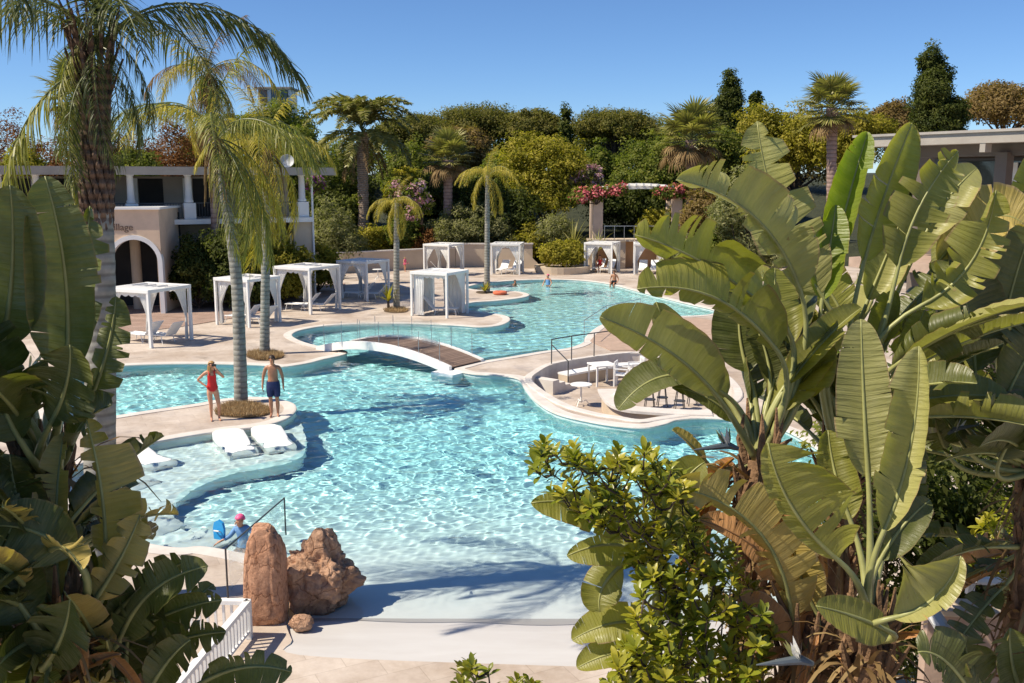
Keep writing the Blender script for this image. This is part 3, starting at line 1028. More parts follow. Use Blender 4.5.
MB().box((Lr / 2, 2.6, 5.4), (Lr, .2, 4.8)).build('wall', 'pavilion_brown', rb)
for x in (2.2, 5.8):
    f_ = MB().box((x, 2.46, 6.2), (2.9, .08, 2.3)).build('window', 'dark_metal', rb)
    MB().box((x, 2.40, 6.2), (2.7, .03, 2.1)).build('pane', 'window_glass', f_)
    MB().box((x + 1.1, 2.2, 5.9), (.5, .04, 2.6)).build('curtain', 'fabric_white', rb)
MB().box((Lr / 2, 1.2, 4.2), (Lr, 3.4, .3)).build('floor_slab', 'concrete_pink', rb)
MB().box((Lr / 2, 2.2, 1.4), (Lr, .4, 2.8)).build('lower_wall', 'pavilion_brown', rb)

# --- small white house on the hill
q = P(278, 100, 125)
hw = thing('hill_house', 'small white house high on the hill behind the golden palm', 'house', (q.x, q.y, 0))
MB().box((0, 0, q.z - 2.8), (4.0, 4, 8)).build('wall', 'white_paint', hw)
MB().box((0, 0, q.z + 1.3), (4.6, 4.8, .22)).build('roof', 'render_grey', hw)
for x in (-1.3, .1, 1.3):
    w_ = MB().box((x, -2.03, q.z + .3), (.9, .08, 1.5)).build('window', 'dark_metal', hw)
    MB().box((x, -2.09, q.z + .3), (.74, .03, 1.34)).build('pane', 'window_glass', w_)

# --- garden walls
a, b = Vector(((296 - 512) / FPX * 70, 70, 0)), Vector(((552 - 512) / FPX * 75.2, 75.2, 0))
def wall_between(name, a, b, z0, z1, th, mat, label, cap=None):
    d = (b - a); mid = (a + b) / 2
    t = thing(name, label, 'wall', (mid.x, mid.y, 0), math.atan2(d.y, d.x))
    MB().box((0, 0, (z0 + z1) / 2), (d.length, th, z1 - z0)).build('wall_face', mat, t)
    if cap: MB().box((0, 0, z1 + .045), (d.length + .1, th + .12, .09)).build('wall_cap', cap, t)
    return t
wall_between('garden_wall', Vector((-15.3, 68, 0)), Vector((-4.5, 75.0, 0)), 0, 1.45, .3, 'render_cream', 'long low cream wall behind the cabanas at the foot of the big date palm', 'coping_stone')
wall_between('garden_wall', Vector((-4.4, 75.05, 0)), Vector((1.6, 75.3, 0)), 0, 1.75, .3, 'render_cream', 'cream wall behind the cabana beside the tall slim palm', 'coping_stone')
# sloping stair flank
q = G(531, 268)
sf = tag(MB().prism([(-.9, 0), (.9, 0), (-.7, 1.6), (-.9, 1.6)], 0, .3, Matrix(((1, 0, 0, q.x), (0, 0, 1, 73.6), (0, 1, 0, 0), (0, 0, 0, 1)))).build('stair_flank', 'render_cream'),
         'cream sloping stair flank wall beside the cabana at the tall slim palm', 'wall')
# terrace with the orange recess under the pergola
tx0, tx1 = (588 - 512) / FPX * 73.5, (800 - 512) / FPX * 73.5
tw = thing('terrace_wall', 'orange rendered terrace wall with cream piers behind the two far cabanas', 'wall', (tx0, 73.5, 0))
Lw = tx1 - tx0
MB().box((Lw / 2, 1.2, 1.05), (Lw, .3, 2.1)).build('wall_face', 'render_orange', tw)
for x in (.3, 2.6, 5.5, 8.5, 12.0):
    MB().box((x, .15, 1.04), (.5, .5, 2.06)).build('pier', 'render_cream', tw)
MB().box((Lw / 2, .62, 2.16), (Lw + .1, 1.7, .16)).build('terrace_slab', 'render_cream', tw)
gf = thing('glass_balustrade', 'glass balustrade with thin steel posts on the terrace edge under the pergola', 'balustrade', (tx0 + 1.2, 73.2, 2.24))
for i in range(8):
    MB().tube([(i * .75, 0, 0), (i * .75, 0, 1.0)], .025, 6).build('post', 'steel', gf)
MB().bar((-.05, 0, 1.02), (5.3, 0, 1.02), .05).build('handrail', 'steel', gf)
MB().box((2.62, .03, .5), (5.2, .012, .8)).build('glass_panel', 'clear_glass', gf)

# --- pergola
pg = thing('pergola', 'cream pillared pergola with curved white slatted roof and pink bougainvillea', 'pergola', ((597 - 512) / FPX * 76, 76, 1.6))
zz = 6.7 - 14 / FPX * 76 - 1.6
for x, y in ((0, 0), (6.3, .6), (0, 2.8), (6.3, 3.4)):
    MB().box((x, y, zz / 2), (.78, .6, zz), bev=.02).build('pillar', 'pergola_stone', pg)
for y in (-.05, 3.0):
    pts = [Vector((-.6 + 8.2 * k / 14, y + .6 * k / 14, zz + .12 + .42 * math.sin(math.pi * k / 14))) for k in range(15)]
    mb = MB()
    for p0, p1 in zip(pts[:-1], pts[1:]): mb.bar(p0, p1, .14, .24)
    mb.build('beam', 'white_paint', pg)
for k in range(15):
    x = -.5 + 8.0 * k / 14
    z = zz + .34 + .42 * math.sin(math.pi * k / 14)
    MB().bar((x, -.8 + .04 * k, z), (x, 3.9 + .04 * k, z), .13, .18).build('slat', 'white_paint', pg)
q = P(652, 262, 73.0)

# ================================================================== cabanas
def drape(mb, p0, p1, ztop, tie_u, ztie, zbot, gather=.13, n=26, side=1):
    """curtain hung from p0 to p1, drawn back to the tie at fraction tie_u, pleated"""
    p0, p1 = Vector(p0), Vector(p1)
    d = p1 - p0
    nrm = Vector((-d.y, d.x, 0)).normalized()
    rows = []
    for zi in range(15):
        t = zi / 14
        z = ztop + (zbot - ztop) * t
        tt = (ztop - ztie) / (ztop - zbot)
        if t <= tt:
            s = t / tt
            k = 1 - (1 - gather) * (s ** .75)
        else:
            s = (t - tt) / (1 - tt)
            k = gather + .10 * math.sin(s * 1.5)
        row = []
        for i in range(n + 1):
            u = i / n
            uu = tie_u + (u - tie_u) * k
            fold = .03 * math.sin(u * 34 + .6 * math.sin(z * 2)) * (.5 + .5 * t)
            sag = -.10 * (1 - k) * 0
            row.append(p0 + d * uu + nrm * fold + Vector((0, 0, z + sag)))
        rows.append(row)
    mb.sheet(rows)
CW, CH = 2.15, 2.22
def make_cabana(style):
    t = thing('cabana', 'x', 'cabana')
    h = CW / 2
    for sx in (-1, 1):
        for sy in (-1, 1):
            MB().box((sx * (h - .06), sy * (h - .06), CH / 2 - .06), (.11, .11, CH - .12), bev=.008).build('post', 'white_paint', t)
    for s in (-1, 1):
        MB().box((0, s * (h - .06), CH - .06), (CW, .13, .14), bev=.008).build('beam', 'white_paint', t)
        MB().box((s * (h - .06), 0, CH - .062), (.126, CW - .26, .13), bev=.008).build('beam', 'white_paint', t)
    for k in range(3):
        MB().box((-.55 + .55 * k, 0, CH - .07), (.07, CW - .26, .08)).build('roof_slat', 'white_paint', t)
    # folded canopy cloth, left partly open
    mb = MB()
    rows = []
    for i in range(25):
        x = -h + .14 + (CW - .28) * i / 24
        rows.append([(x, y, CH - .005 - .05 * abs(math.sin(i * .78)) - .02 * math.sin(y * 3)) for y in np.linspace(-h + .14, h * (.15 if style != 2 else .9), 8)])
    mb.sheet(rows)
    mb.build('canopy', 'fabric_white', t, recalc=False)
    # scalloped valance
    for s in (-1, 1):
        mb = MB()
        rows = []
        for i in range(41):
            x = -h + .12 + (CW - .24) * i / 40
            rows.append([(x, s * (h - .14), CH - .12), (x, s * (h - .145), CH - .24 - .07 * abs(math.sin(i / 40 * math.pi * 6)))])
        mb.sheet(rows)
        mb.build('valance', 'fabric_white', t, recalc=False)
    q = h - .13
    zt, zm, zb = CH - .13, .95, .06
    def cur(p0, p1, tie, tz=zm, g=.13):
        mb = MB(); drape(mb, p0, p1, zt, tie, tz, zb, g)
        mb.build('curtain', 'fabric_white', t, smooth=True, recalc=False)
    if style == 0:      # all sides tied back at the posts
        cur((-q, -q, 0), (-.05, -q, 0), 0.02); cur((.05, -q, 0), (q, -q, 0), .98)
        cur((-q, -q + .1, 0), (-q, -.05, 0), 0.05); cur((-q, .05, 0), (-q, q, 0), .95)
        cur((q, .15, 0), (q, q, 0), .95)
        cur((-q, q, 0), (-.3, q, 0), .02); cur((.3, q, 0), (q, q, 0), .98)
    elif style == 1:    # fewer curtains
        cur((-q, -q, 0), (-.25, -q, 0), 0.02); cur((.45, -q, 0), (q, -q, 0), .98)
        cur((-q, q, 0), (-.3, q, 0), .02); cur((q, .3, 0), (q, q, 0), .96)
        cur((-q, .2, 0), (-q, q, 0), .95)
    else:               # drawn shut on two sides
        cur((-q, -q, 0), (-q + .62, -q, 0), .1, .3, .85)
        cur((-q, -q, 0), (-q, q, 0), .5, .3, .95)
        cur((-.4, q, 0), (q, q, 0), .6, .3, .9)
        cur((q, -.1, 0), (q, q, 0), .95, .9, .2)
    return t
protos = {}
cab = [  # px, py of the floor centre, rotation, style, label
    (151, 342, -24, 1, 'white curtained cabana in front of the tan arched portico'),
    (249, 323.5, -29, 0, 'white curtained cabana right behind the leaning palm trunk'),
    (308.5, 310.5, -29, 1, 'white curtained cabana with two loungers showing, left of the cabana with the yellow plant'),
    (364, 298.5, -29, 0, 'white curtained cabana next to the small palm with a yellow plant at its foot'),
    (440, 314.5, -27, 2, 'white cabana with drawn curtains on the rounded peninsula in the pool'),
    (444, 274.5, -27, 0, 'white curtained cabana against the cream wall, seen over the peninsula cabana'),
    (507.5, 273.5, -8, 0, 'white curtained cabana just right of the tall slim grey palm'),
    (602, 272.3, -22, 0, 'white curtained cabana below the pillar with pink flowers'),
    (648, 273.5, -6, 0, 'white curtained cabana in front of the orange wall, at the far right of the row'),
]
CABS = []
for px, py, r, stl, lab in cab:
    if stl in protos: c = copy_tree(protos[stl])
    else: c = protos[stl] = make_cabana(stl)
    q = G(px, py)
    c.location = q; c.rotation_euler = (0, 0, R(r))
    if px == 151: c.scale = (1.13, 1.13, 1.06)
    c['label'] = lab; c['category'] = 'cabana'; c['group'] = 'curtained cabanas round the pool'
    CABS.append(c)

# ------------------------------------------------------------------ sun loungers
def make_lounger():
    t = thing('sun_lounger', 'x', 'sun lounger')
    L0, Wd = 1.25, .62
    mb = MB()
    for s in (-1, 1):
        mb.tube([(0, s * Wd / 2, .33), (L0, s * Wd / 2, .33)], .02, 6)
    mb.tube([(L0, -Wd / 2, .33), (L0, Wd / 2, .33)], .02, 6)
    mb.build('frame', 'white_paint', t)
    for x in (.2, L0 - .12):
        for s in (-1, 1):
            MB().tube([(x, s * Wd / 2, .33), (x + (.08 if x > .5 else -.1), s * (Wd / 2 + .02), 0)], .018, 6).build('leg', 'white_paint', t)
    mb = MB()
    mb.sheet([[(x, y, .335 - .02 * math.cos(y * 4)) for y in np.linspace(-Wd / 2 + .02, Wd / 2 - .02, 6)] for x in np.linspace(0, L0 - .02, 8)])
    mb.build('seat', 'lounger_sling', t, recalc=False)
    b = MB()
    b.box((0, 0, .40), (.035, Wd - .02, .78), bev=.012, M=Matrix.Identity(4))
    bo = b.build('backrest', 'lounger_sling', t)
    bo.location = (0, 0, .33); bo.rotation_euler = (0, R(-42), 0)
    return t
lp = make_lounger()
first = True
lspots = [
    (0, -.45, .0, 160, 'left one, back raised, under the cabana at the arched portico'), (0, .45, .2, 160, 'right one under the cabana at the arched portico'),
    (1, -.5, .1, 165, 'left one under the cabana behind the leaning palm'), (1, .4, .2, 165, 'right one under the cabana behind the leaning palm'),
    (2, -.45, .0, 175, 'front one under the cabana with two loungers showing'), (2, .35, .3, 175, 'rear one under the cabana with two loungers showing'),
    (3, -.45, .0, 175, 'left one under the cabana next to the small yellow-crowned palm'), (3, .45, .2, 175, 'right one under the cabana next to the small yellow-crowned palm'),
    (4, .1, .1, 0, 'single one inside the peninsula cabana with drawn curtains'),
    (5, .0, .1, 20, 'single one inside the cabana against the cream wall'),
    (6, -.45, .0, 250, 'left one in the cabana right of the tall slim palm'), (6, .45, .0, 250, 'right one in the cabana right of the tall slim palm'),
    (7, -.4, .2, 250, 'left one in the cabana below the pillar'), (7, .45, .0, 250, 'right one in the cabana below the pillar'),
    (8, -.4, .0, 260, 'left one in the cabana by the orange wall'), (8, .45, .0, 260, 'right one in the cabana by the orange wall'),
]
for ci, ox, oy, rr, lab in lspots:
    o = lp if first else copy_tree(lp)
    first = False
    C = CABS[ci]
    off = Matrix.Rotation(C.rotation_euler.z, 4, 'Z') @ Vector((ox, oy, 0))
    o.rotation_euler = (0, 0, R(rr) + C.rotation_euler.z * .3)
    d = Matrix.Rotation(o.rotation_euler.z, 4, 'Z') @ Vector((.45, 0, 0))
    o.location = C.location + off - d
    o['label'] = 'white sun lounger, ' + lab
    o['group'] = 'sun loungers under the cabanas'

# ------------------------------------------------------------------ tables, chairs
def make_bistro(top='white_paint', r=.36, h=.74):
    t = thing('bistro_table', 'x', 'table')
    MB().lathe([(0, h - .03), (r - .01, h - .03), (r, h - .015), (r - .01, h), (0, h)], 24).build('tabletop', top, t)
    MB().tube([(0, 0, .12), (0, 0, h - .03)], .03, 8).build('stem', 'white_paint', t)
    for k in range(3):
        q = k * 2.094
        MB().tube([(0, 0, .14), (.16 * math.cos(q), .16 * math.sin(q), .20), (.30 * math.cos(q), .30 * math.sin(q), .02)], .018, 6).build('foot', 'white_paint', t)
    return t
bt = make_bistro()
def put_bistro(px, py, z, lab, first=False):
    o = bt if first else copy_tree(bt)
    q = G(px, py, z)
    o.location = q
    o['label'] = lab
    o['group'] = 'white pedestal tables'
    return o
put_bistro(202, 303, .03, 'white pedestal table in the shade in front of the dark green hedge', True)
put_bistro(581, 406, PZ, 'round white table nearest the steps in the sunken bar')
put_bistro(624, 417, PZ, 'round white table at the rim of the sunken bar')
put_bistro(378, 280, 0, 'white pedestal table behind the cabana at the small palm')
sq = thing('square_table', 'square white table in front of the curved bench in the sunken bar', 'table', G(602, 384, PZ), R(20))
MB().box((0, 0, .73), (.85, .85, .05), bev=.01).build('tabletop', 'white_paint', sq)
for sx in (-1, 1):
    for sy in (-1, 1):
        MB().box((sx * .37, sy * .37, .35), (.06, .06, .70)).build('leg', 'white_paint', sq)
def make_chair():
    t = thing('armchair', 'x', 'chair')
    MB().box((0, 0, .43), (.50, .50, .05), bev=.012).build('seat', 'white_paint', t)
    mb = MB()
    for k in range(5): mb.box((-.19 + .095 * k, .24, .67), (.05, .025, .36))
    mb.box((0, .24, .87), (.50, .035, .07))
    mb.build('backrest', 'white_paint', t)
    for s in (-1, 1):
        MB().box((s * .25, 0, .66), (.055, .50, .04)).build('armrest', 'white_paint', t)
        MB().box((s * .24, -.22, .32), (.05, .05, .65)).build('leg', 'white_paint', t)
        MB().box((s * .24, .24, .42), (.05, .05, .84)).build('leg', 'white_paint', t)
    return t
ch = make_chair()
for i, (px, py, rr, lab) in enumerate([(622, 386, 70, 'white slatted armchair beside the square table in the sunken bar'), (636, 381, -80, 'white slatted armchair behind the first armchair, towards the leaves')]):
    o = ch if i == 0 else copy_tree(ch)
    o.location = G(px, py, PZ); o.rotation_euler = (0, 0, R(rr))
    o['label'] = lab; o['group'] = 'white armchairs in the sunken bar'
def make_stool():
    t = thing('bar_stool', 'x', 'bar stool')
    MB().lathe([(0, .70), (.17, .70), (.19, .73), (.17, .77), (0, .78)], 14).build('seat', 'black_plastic', t)
    for k in range(4):
        q = .785 + k * 1.571
        MB().tube([(.10 * math.cos(q), .10 * math.sin(q), .71), (.22 * math.cos(q), .22 * math.sin(q), 0)], .016, 6).build('leg', 'dark_metal', t)
    MB().lathe([(.175, .28), (.19, .28), (.19, .30), (.175, .30)], 14).build('foot_ring', 'dark_metal', t)
    return t
bs = make_stool()
for i, px in enumerate((655, 670, 686, 702)):
    o = bs if i == 0 else copy_tree(bs)
    o.location = G(px, 417 + (i % 3) * .8, PZ) + Vector((0, 1.2 + .4 * (i % 2), 0))
    o['label'] = 'dark bar stool in the shaded row behind the curved bar counter'
    o['group'] = 'dark bar stools behind the counter'

# ------------------------------------------------------------------ railings
def rail(name, label, cat, base, segs, mat='steel', r=.018):
    t = thing(name, label, cat, base)
    base = Vector(base)
    for nm, pts in segs:
        MB().tube([Vector(p) - base for p in pts], r, 8).build(nm, mat, t)
    return t
q0 = G(551.5, 365); q1 = G(571.5, 361); q2 = G(594, 357.5); q3 = G(620, 353.5)
H9 = Vector((0, 0, .95))
low = G(568, 389, PZ)
rail('stair_handrail', 'grey steel handrail at the top of the steps into the sunken bar', 'handrail', q0,
     [('post', [q0, q0 + H9]), ('post', [q1, q1 + H9]), ('post', [q2, q2 + H9]), ('handrail', [q0 + H9, q1 + H9, q2 + H9, q3 + H9]), ('post', [low, low + Vector((0, 0, 1.0))]),
      ('stair_rail', [q0 + H9 * .8, low + Vector((0, 0, 1.0))])], 'dark_metal', .022)
a = G(584, 343); b = G(606, 326); c = G(640, 318)
rail('pool_handrail', 'thin grey handrail on the edge of the upper terrace above the far pool', 'handrail', a,
     [('post', [a, a + H9]), ('post', [b, b + H9]), ('post', [c, c + H9]), ('handrail', [a + H9, b + H9, c + H9])], 'steel', .014)
a = G(228, 598); b = G(286, 540, -.3); bt_ = P(285.5, 498, b.y)
ta = Vector((a.x, a.y, P(228, 549, a.y).z))
gr = rail('glass_rail', 'sloping steel and glass rail running down into the pool beside the tall rock', 'handrail', a,
     [('post', [a, ta]), ('handrail', [ta, Vector((b.x, b.y, bt_.z))]), ('post', [b, Vector((b.x, b.y, bt_.z))])], 'dark_metal', .016)
pa = [a + Vector((.03, .05, .10)), b + Vector((-.03, -.05, .42)), Vector((b.x - .03, b.y - .05, bt_.z - .06)), ta + Vector((.03, .05, -.06))]
MB().add([p - a for p in pa] + [p - a + Vector((.008, .008, 0)) for p in pa], [(0, 1, 2, 3), (7, 6, 5, 4), (0, 4, 5, 1), (1, 5, 6, 2), (2, 6, 7, 3), (3, 7, 4, 0)]).build('glass_panel', 'clear_glass', gr)

# white balustrade of the stair at the lower left
cb = Vector(P(250.5, 662, 13.3)); cb.z = 0
bl = thing('white_balustrade', 'white metal picket balustrade turning a corner above the pale deck, lower left', 'balustrade', cb)
hh = P(250.5, 600, 13.3).z
MB().box((0, 0, hh / 2), (.09, .09, hh), bev=.006).build('corner_post', 'white_paint', bl)
def run(dx, dy, n_, dz=0):
    d = Vector((dx, dy, dz))
    MB().bar(Vector((0, 0, hh - .03)), d + Vector((0, 0, hh - .03)), .10, .06).build('top_rail', 'white_paint', bl)
    MB().bar(Vector((0, 0, .12)), d + Vector((0, 0, .12)), .05, .04).build('bottom_rail', 'white_paint', bl)
    for k in range(1, n_):
        p = d * (k / n_)
        MB().box((p.x, p.y, p.z + hh / 2 + .02), (.035, .035, hh - .16), rz=math.atan2(dy, dx)).build('picket', 'white_paint', bl)
run(-3.4, .15, 28)
run(-.25, -2.6, 22)
p = Vector((-.25, -2.6, 0))
MB().box((p.x, p.y, hh / 2), (.09, .09, hh), bev=.006).build('end_post', 'white_paint', bl)

# parapet with pipe rail at the lower right
e0, e1 = P(926, 604, 9.6), P(1150, 612, 9.3)
d = e1 - e0
pp = thing('parapet_wall', 'pinkish concrete parapet with cracked face at the lower right corner', 'wall', (e0.x, e0.y, 0), math.atan2(d.y, d.x))
MB().box((d.length / 2, 0, (e0.z - .06) / 2), (d.length, .22, e0.z - .06)).build('wall_face', 'concrete_pink', pp)
MB().box((d.length / 2, 0, e0.z - .02), (d.length + .06, .34, .07), bev=.01).build('wall_cap', 'render_cream', pp)
f0, f1 = P(944, 579, 9.9), P(1150, 588, 9.6)
pr = rail('pipe_rail', 'pale pipe handrail running along the top of the parapet, lower right', 'handrail', (f0.x, f0.y, e0.z),
     [('handrail', [f0, f1]), ('post', [Vector((f0.x + .3, f0.y + .02, e0.z - .02)), f0 + Vector((.3, 0, 0))]), ('post', [Vector((f0.x + 1.8, f0.y, e0.z - .02)), f0 + Vector((1.8, -.2, -.05))])], 'white_paint', .05)
g0, g1 = P(917, 588, 9.0), P(968, 668, 8.2)
rail('slanted_rail', 'blue-grey slanting stair rail below the cupped leaf, lower right', 'handrail', g1, [('handrail', [g0, g1, g1 + (g1 - g0) * .6])], 'dish_grey', .07)
# ================================================================== rocks
from mathutils import noise as mnoise
import bmesh
def rock(name, label, base, size, mat, seed, shape=None, rough=.18, sub=5, fr=1.6, rz=0):
    bm = bmesh.new()
    bmesh.ops.create_icosphere(bm, subdivisions=sub, radius=1)
    off = Vector((seed * 7.3, seed * 3.1, seed * 1.7))
    for v in bm.verts:
        p = v.co.copy()
        d = 0; a = 1; f = fr
        for o in range(5):
            d += a * mnoise.noise(p * f + off); a *= .52; f *= 2.1
        ridge = abs(mnoise.noise(p * fr * .8 + off * 2)) * .5
        p *= 1 + rough * d - ridge * rough
        if shape: p = shape(p)
        v.co = (p.x * size[0] / 2, p.y * size[1] / 2, (p.z + .86) * size[2] / 1.86)
    me = bpy.data.meshes.new(name); bm.to_mesh(me); bm.free()
    me.polygons.foreach_set('use_smooth', np.ones(len(me.polygons), bool))
    me.materials.append(MATS[mat])
    o = bpy.data.objects.new(name, me); COL.objects.link(o)
    o.location = base; o.rotation_euler = (0, 0, rz)
    tag(o, label, 'rock')
    receiver(o)
    return o
def tall(p):
    k = 1 - .30 * (p.z * .5 + .5)
    z = max(min(p.z, .96), -.9)
    return Vector((math.copysign(abs(p.x) ** .55, p.x) * k, math.copysign(abs(p.y) ** .55, p.y) * k, math.copysign(abs(z) ** .7, z)))
q = G(266, 622)
rock('standing_stone', 'tall smooth reddish standing rock on the deck at the shallow end', q + Vector((0, .1, -.05)), (.72, .62, 1.60), 'rock_smooth', 3, tall, .17, 6, 1.5)
q = G(314, 606)
def lump(p):
    x = math.copysign(abs(p.x) ** .85, p.x)
    z = p.z * (1 - .34 * max(0, p.x)) + .10 * max(0, -p.x)
    return Vector((x, p.y, z))
rock('boulder', 'wide rough pinkish boulder standing in the shallow water right of the tall rock', q + Vector((.05, .35, -.3)), (1.24, 1.12, 1.38), 'rock_rough', 21, lump, .44, 6, 1.25)
rock('stone', 'small dark reddish stone at the foot of the rough boulder', G(302, 627) + Vector((0, 0, -.05)), (.36, .3, .24), 'rock_rough', 5, None, .2, 4)

# ================================================================== people
def skin_body(name, joints, edges, mat, parent, sub=2):
    names = list(joints)
    idx = {k: i for i, k in enumerate(names)}
    me = bpy.data.meshes.new(name)
    me.from_pydata([joints[k][0] for k in names], [(idx[a], idx[b]) for a, b in edges], [])
    o = bpy.data.objects.new('tmp_body', me)
    COL.objects.link(o)
    md = o.modifiers.new('skin', 'SKIN')
    md.use_smooth_shade = True
    for k in names:
        r = joints[k][1]
        sv = me.skin_vertices[0].data[idx[k]]
        sv.radius = r if isinstance(r, tuple) else (r, r)
        sv.use_root = (k == 'pelvis')
    ss = o.modifiers.new('sub', 'SUBSURF'); ss.levels = sub; ss.render_levels = sub
    bpy.context.view_layer.update()
    dg = bpy.context.evaluated_depsgraph_get()
    me2 = bpy.data.meshes.new_from_object(o.evaluated_get(dg))
    bpy.data.objects.remove(o)
    me2.name = name
    me2.materials.clear(); me2.materials.append(MATS[mat])
    me2.polygons.foreach_set('use_smooth', np.ones(len(me2.polygons), bool))
    b = bpy.data.objects.new(name, me2)
    COL.objects.link(b)
    child(b, parent)
    return b

def clothing(name, body, pred, mat, off=.009, one=False):
    """a garment that follows the body: the body's own faces in a region, pushed outwards"""
    me = body.data
    bm = bmesh.new(); bm.from_mesh(me)
    bmesh.ops.subdivide_edges(bm, edges=bm.edges, cuts=3, use_grid_fill=True)
    bm.normal_update()
    kill = [f for f in bm.faces if not pred(f.calc_center_median())]
    bmesh.ops.delete(bm, geom=kill, context='FACES')
    for v in bm.verts: v.co += v.normal * off
    m2 = bpy.data.meshes.new(name); bm.to_mesh(m2); bm.free()
    m2.materials.clear(); m2.materials.append(MATS[mat])
    o = bpy.data.objects.new(name, m2); COL.objects.link(o)
    child(o, body.parent)
    md = o.modifiers.new('thick', 'SOLIDIFY'); md.thickness = .006; md.offset = 1
    if not one: return o
    # keep the main piece only
    bm = bmesh.new(); bm.from_mesh(m2)
    left = set(bm.verts); best = set()
    while left:
        seed_ = left.pop(); comp = {seed_}; st = [seed_]
        while st:
            v = st.pop()
            for e_ in v.link_edges:
                q = e_.other_vert(v)
                if q in left: left.discard(q); comp.add(q); st.append(q)
        if len(comp) > len(best): best = comp
    bmesh.ops.delete(bm, geom=[v for v in bm.verts if v not in best], context='VERTS')
    bm.to_mesh(m2); bm.free()
    return o

def hand(j, e, key, wrist, direction, across, s=1.0):
    """palm, four unequal fingers and a thumb, slightly curled"""
    d = Vector(direction).normalized(); a = Vector(across).normalized(); c = d.cross(a)
    w_ = Vector(wrist)
    palm = w_ + d * .06 * s
    j[key + 'palm'] = (palm, (.034 * s, .02 * s)); e.append((key + 'wrist', key + 'palm'))
    for i, (o, l) in enumerate(((-.03, .075), (-.01, .085), (.01, .08), (.03, .062))):
        k1, k2, k3 = (key + 'f%d%s' % (i, t) for t in 'abc')
        p1 = palm + d * .035 * s + a * o * s
        p2 = p1 + d * l * .5 * s + c * .008 * s
        p3 = p2 + d * l * .45 * s + c * .022 * s
        j[k1] = (p1, .0105 * s); j[k2] = (p2, .009 * s); j[k3] = (p3, .007 * s)
        e += [(key + 'palm', k1), (k1, k2), (k2, k3)]
    t1 = w_ + d * .035 * s - a * .035 * s; t2 = t1 + d * .035 * s - a * .022 * s; t3 = t2 + d * .03 * s + c * .01 * s
    j[key + 't1'] = (t1, .012 * s); j[key + 't2'] = (t2, .010 * s); j[key + 't3'] = (t3, .008 * s)
    e += [(key + 'wrist', key + 't1'), (key + 't1', key + 't2'), (key + 't2', key + 't3')]

def head_parts(j, e, neck, c, fwd, s=1.0):
    """neck, skull, chin, nose; returns frame"""
    c = Vector(c); f = Vector(fwd).normalized()
    cv = Vector(neck) * .62 + j['chest'][0] * .38
    j['clav'] = (cv, (.098 * s, .072 * s)); e.append(('chest', 'clav'))
    j['neck'] = (Vector(neck), .052 * s); e.append(('clav', 'neck'))
    j['jaw'] = (c + Vector((0, 0, -.085 * s)) + f * .012 * s, (.058 * s, .066 * s)); e.append(('neck', 'jaw'))
    j['skull'] = (c + Vector((0, 0, .0)), (.080 * s, .096 * s)); e.append(('jaw', 'skull'))
    j['top'] = (c + Vector((0, 0, .075 * s)) - f * .012 * s, (.060 * s, .072 * s)); e.append(('skull', 'top'))

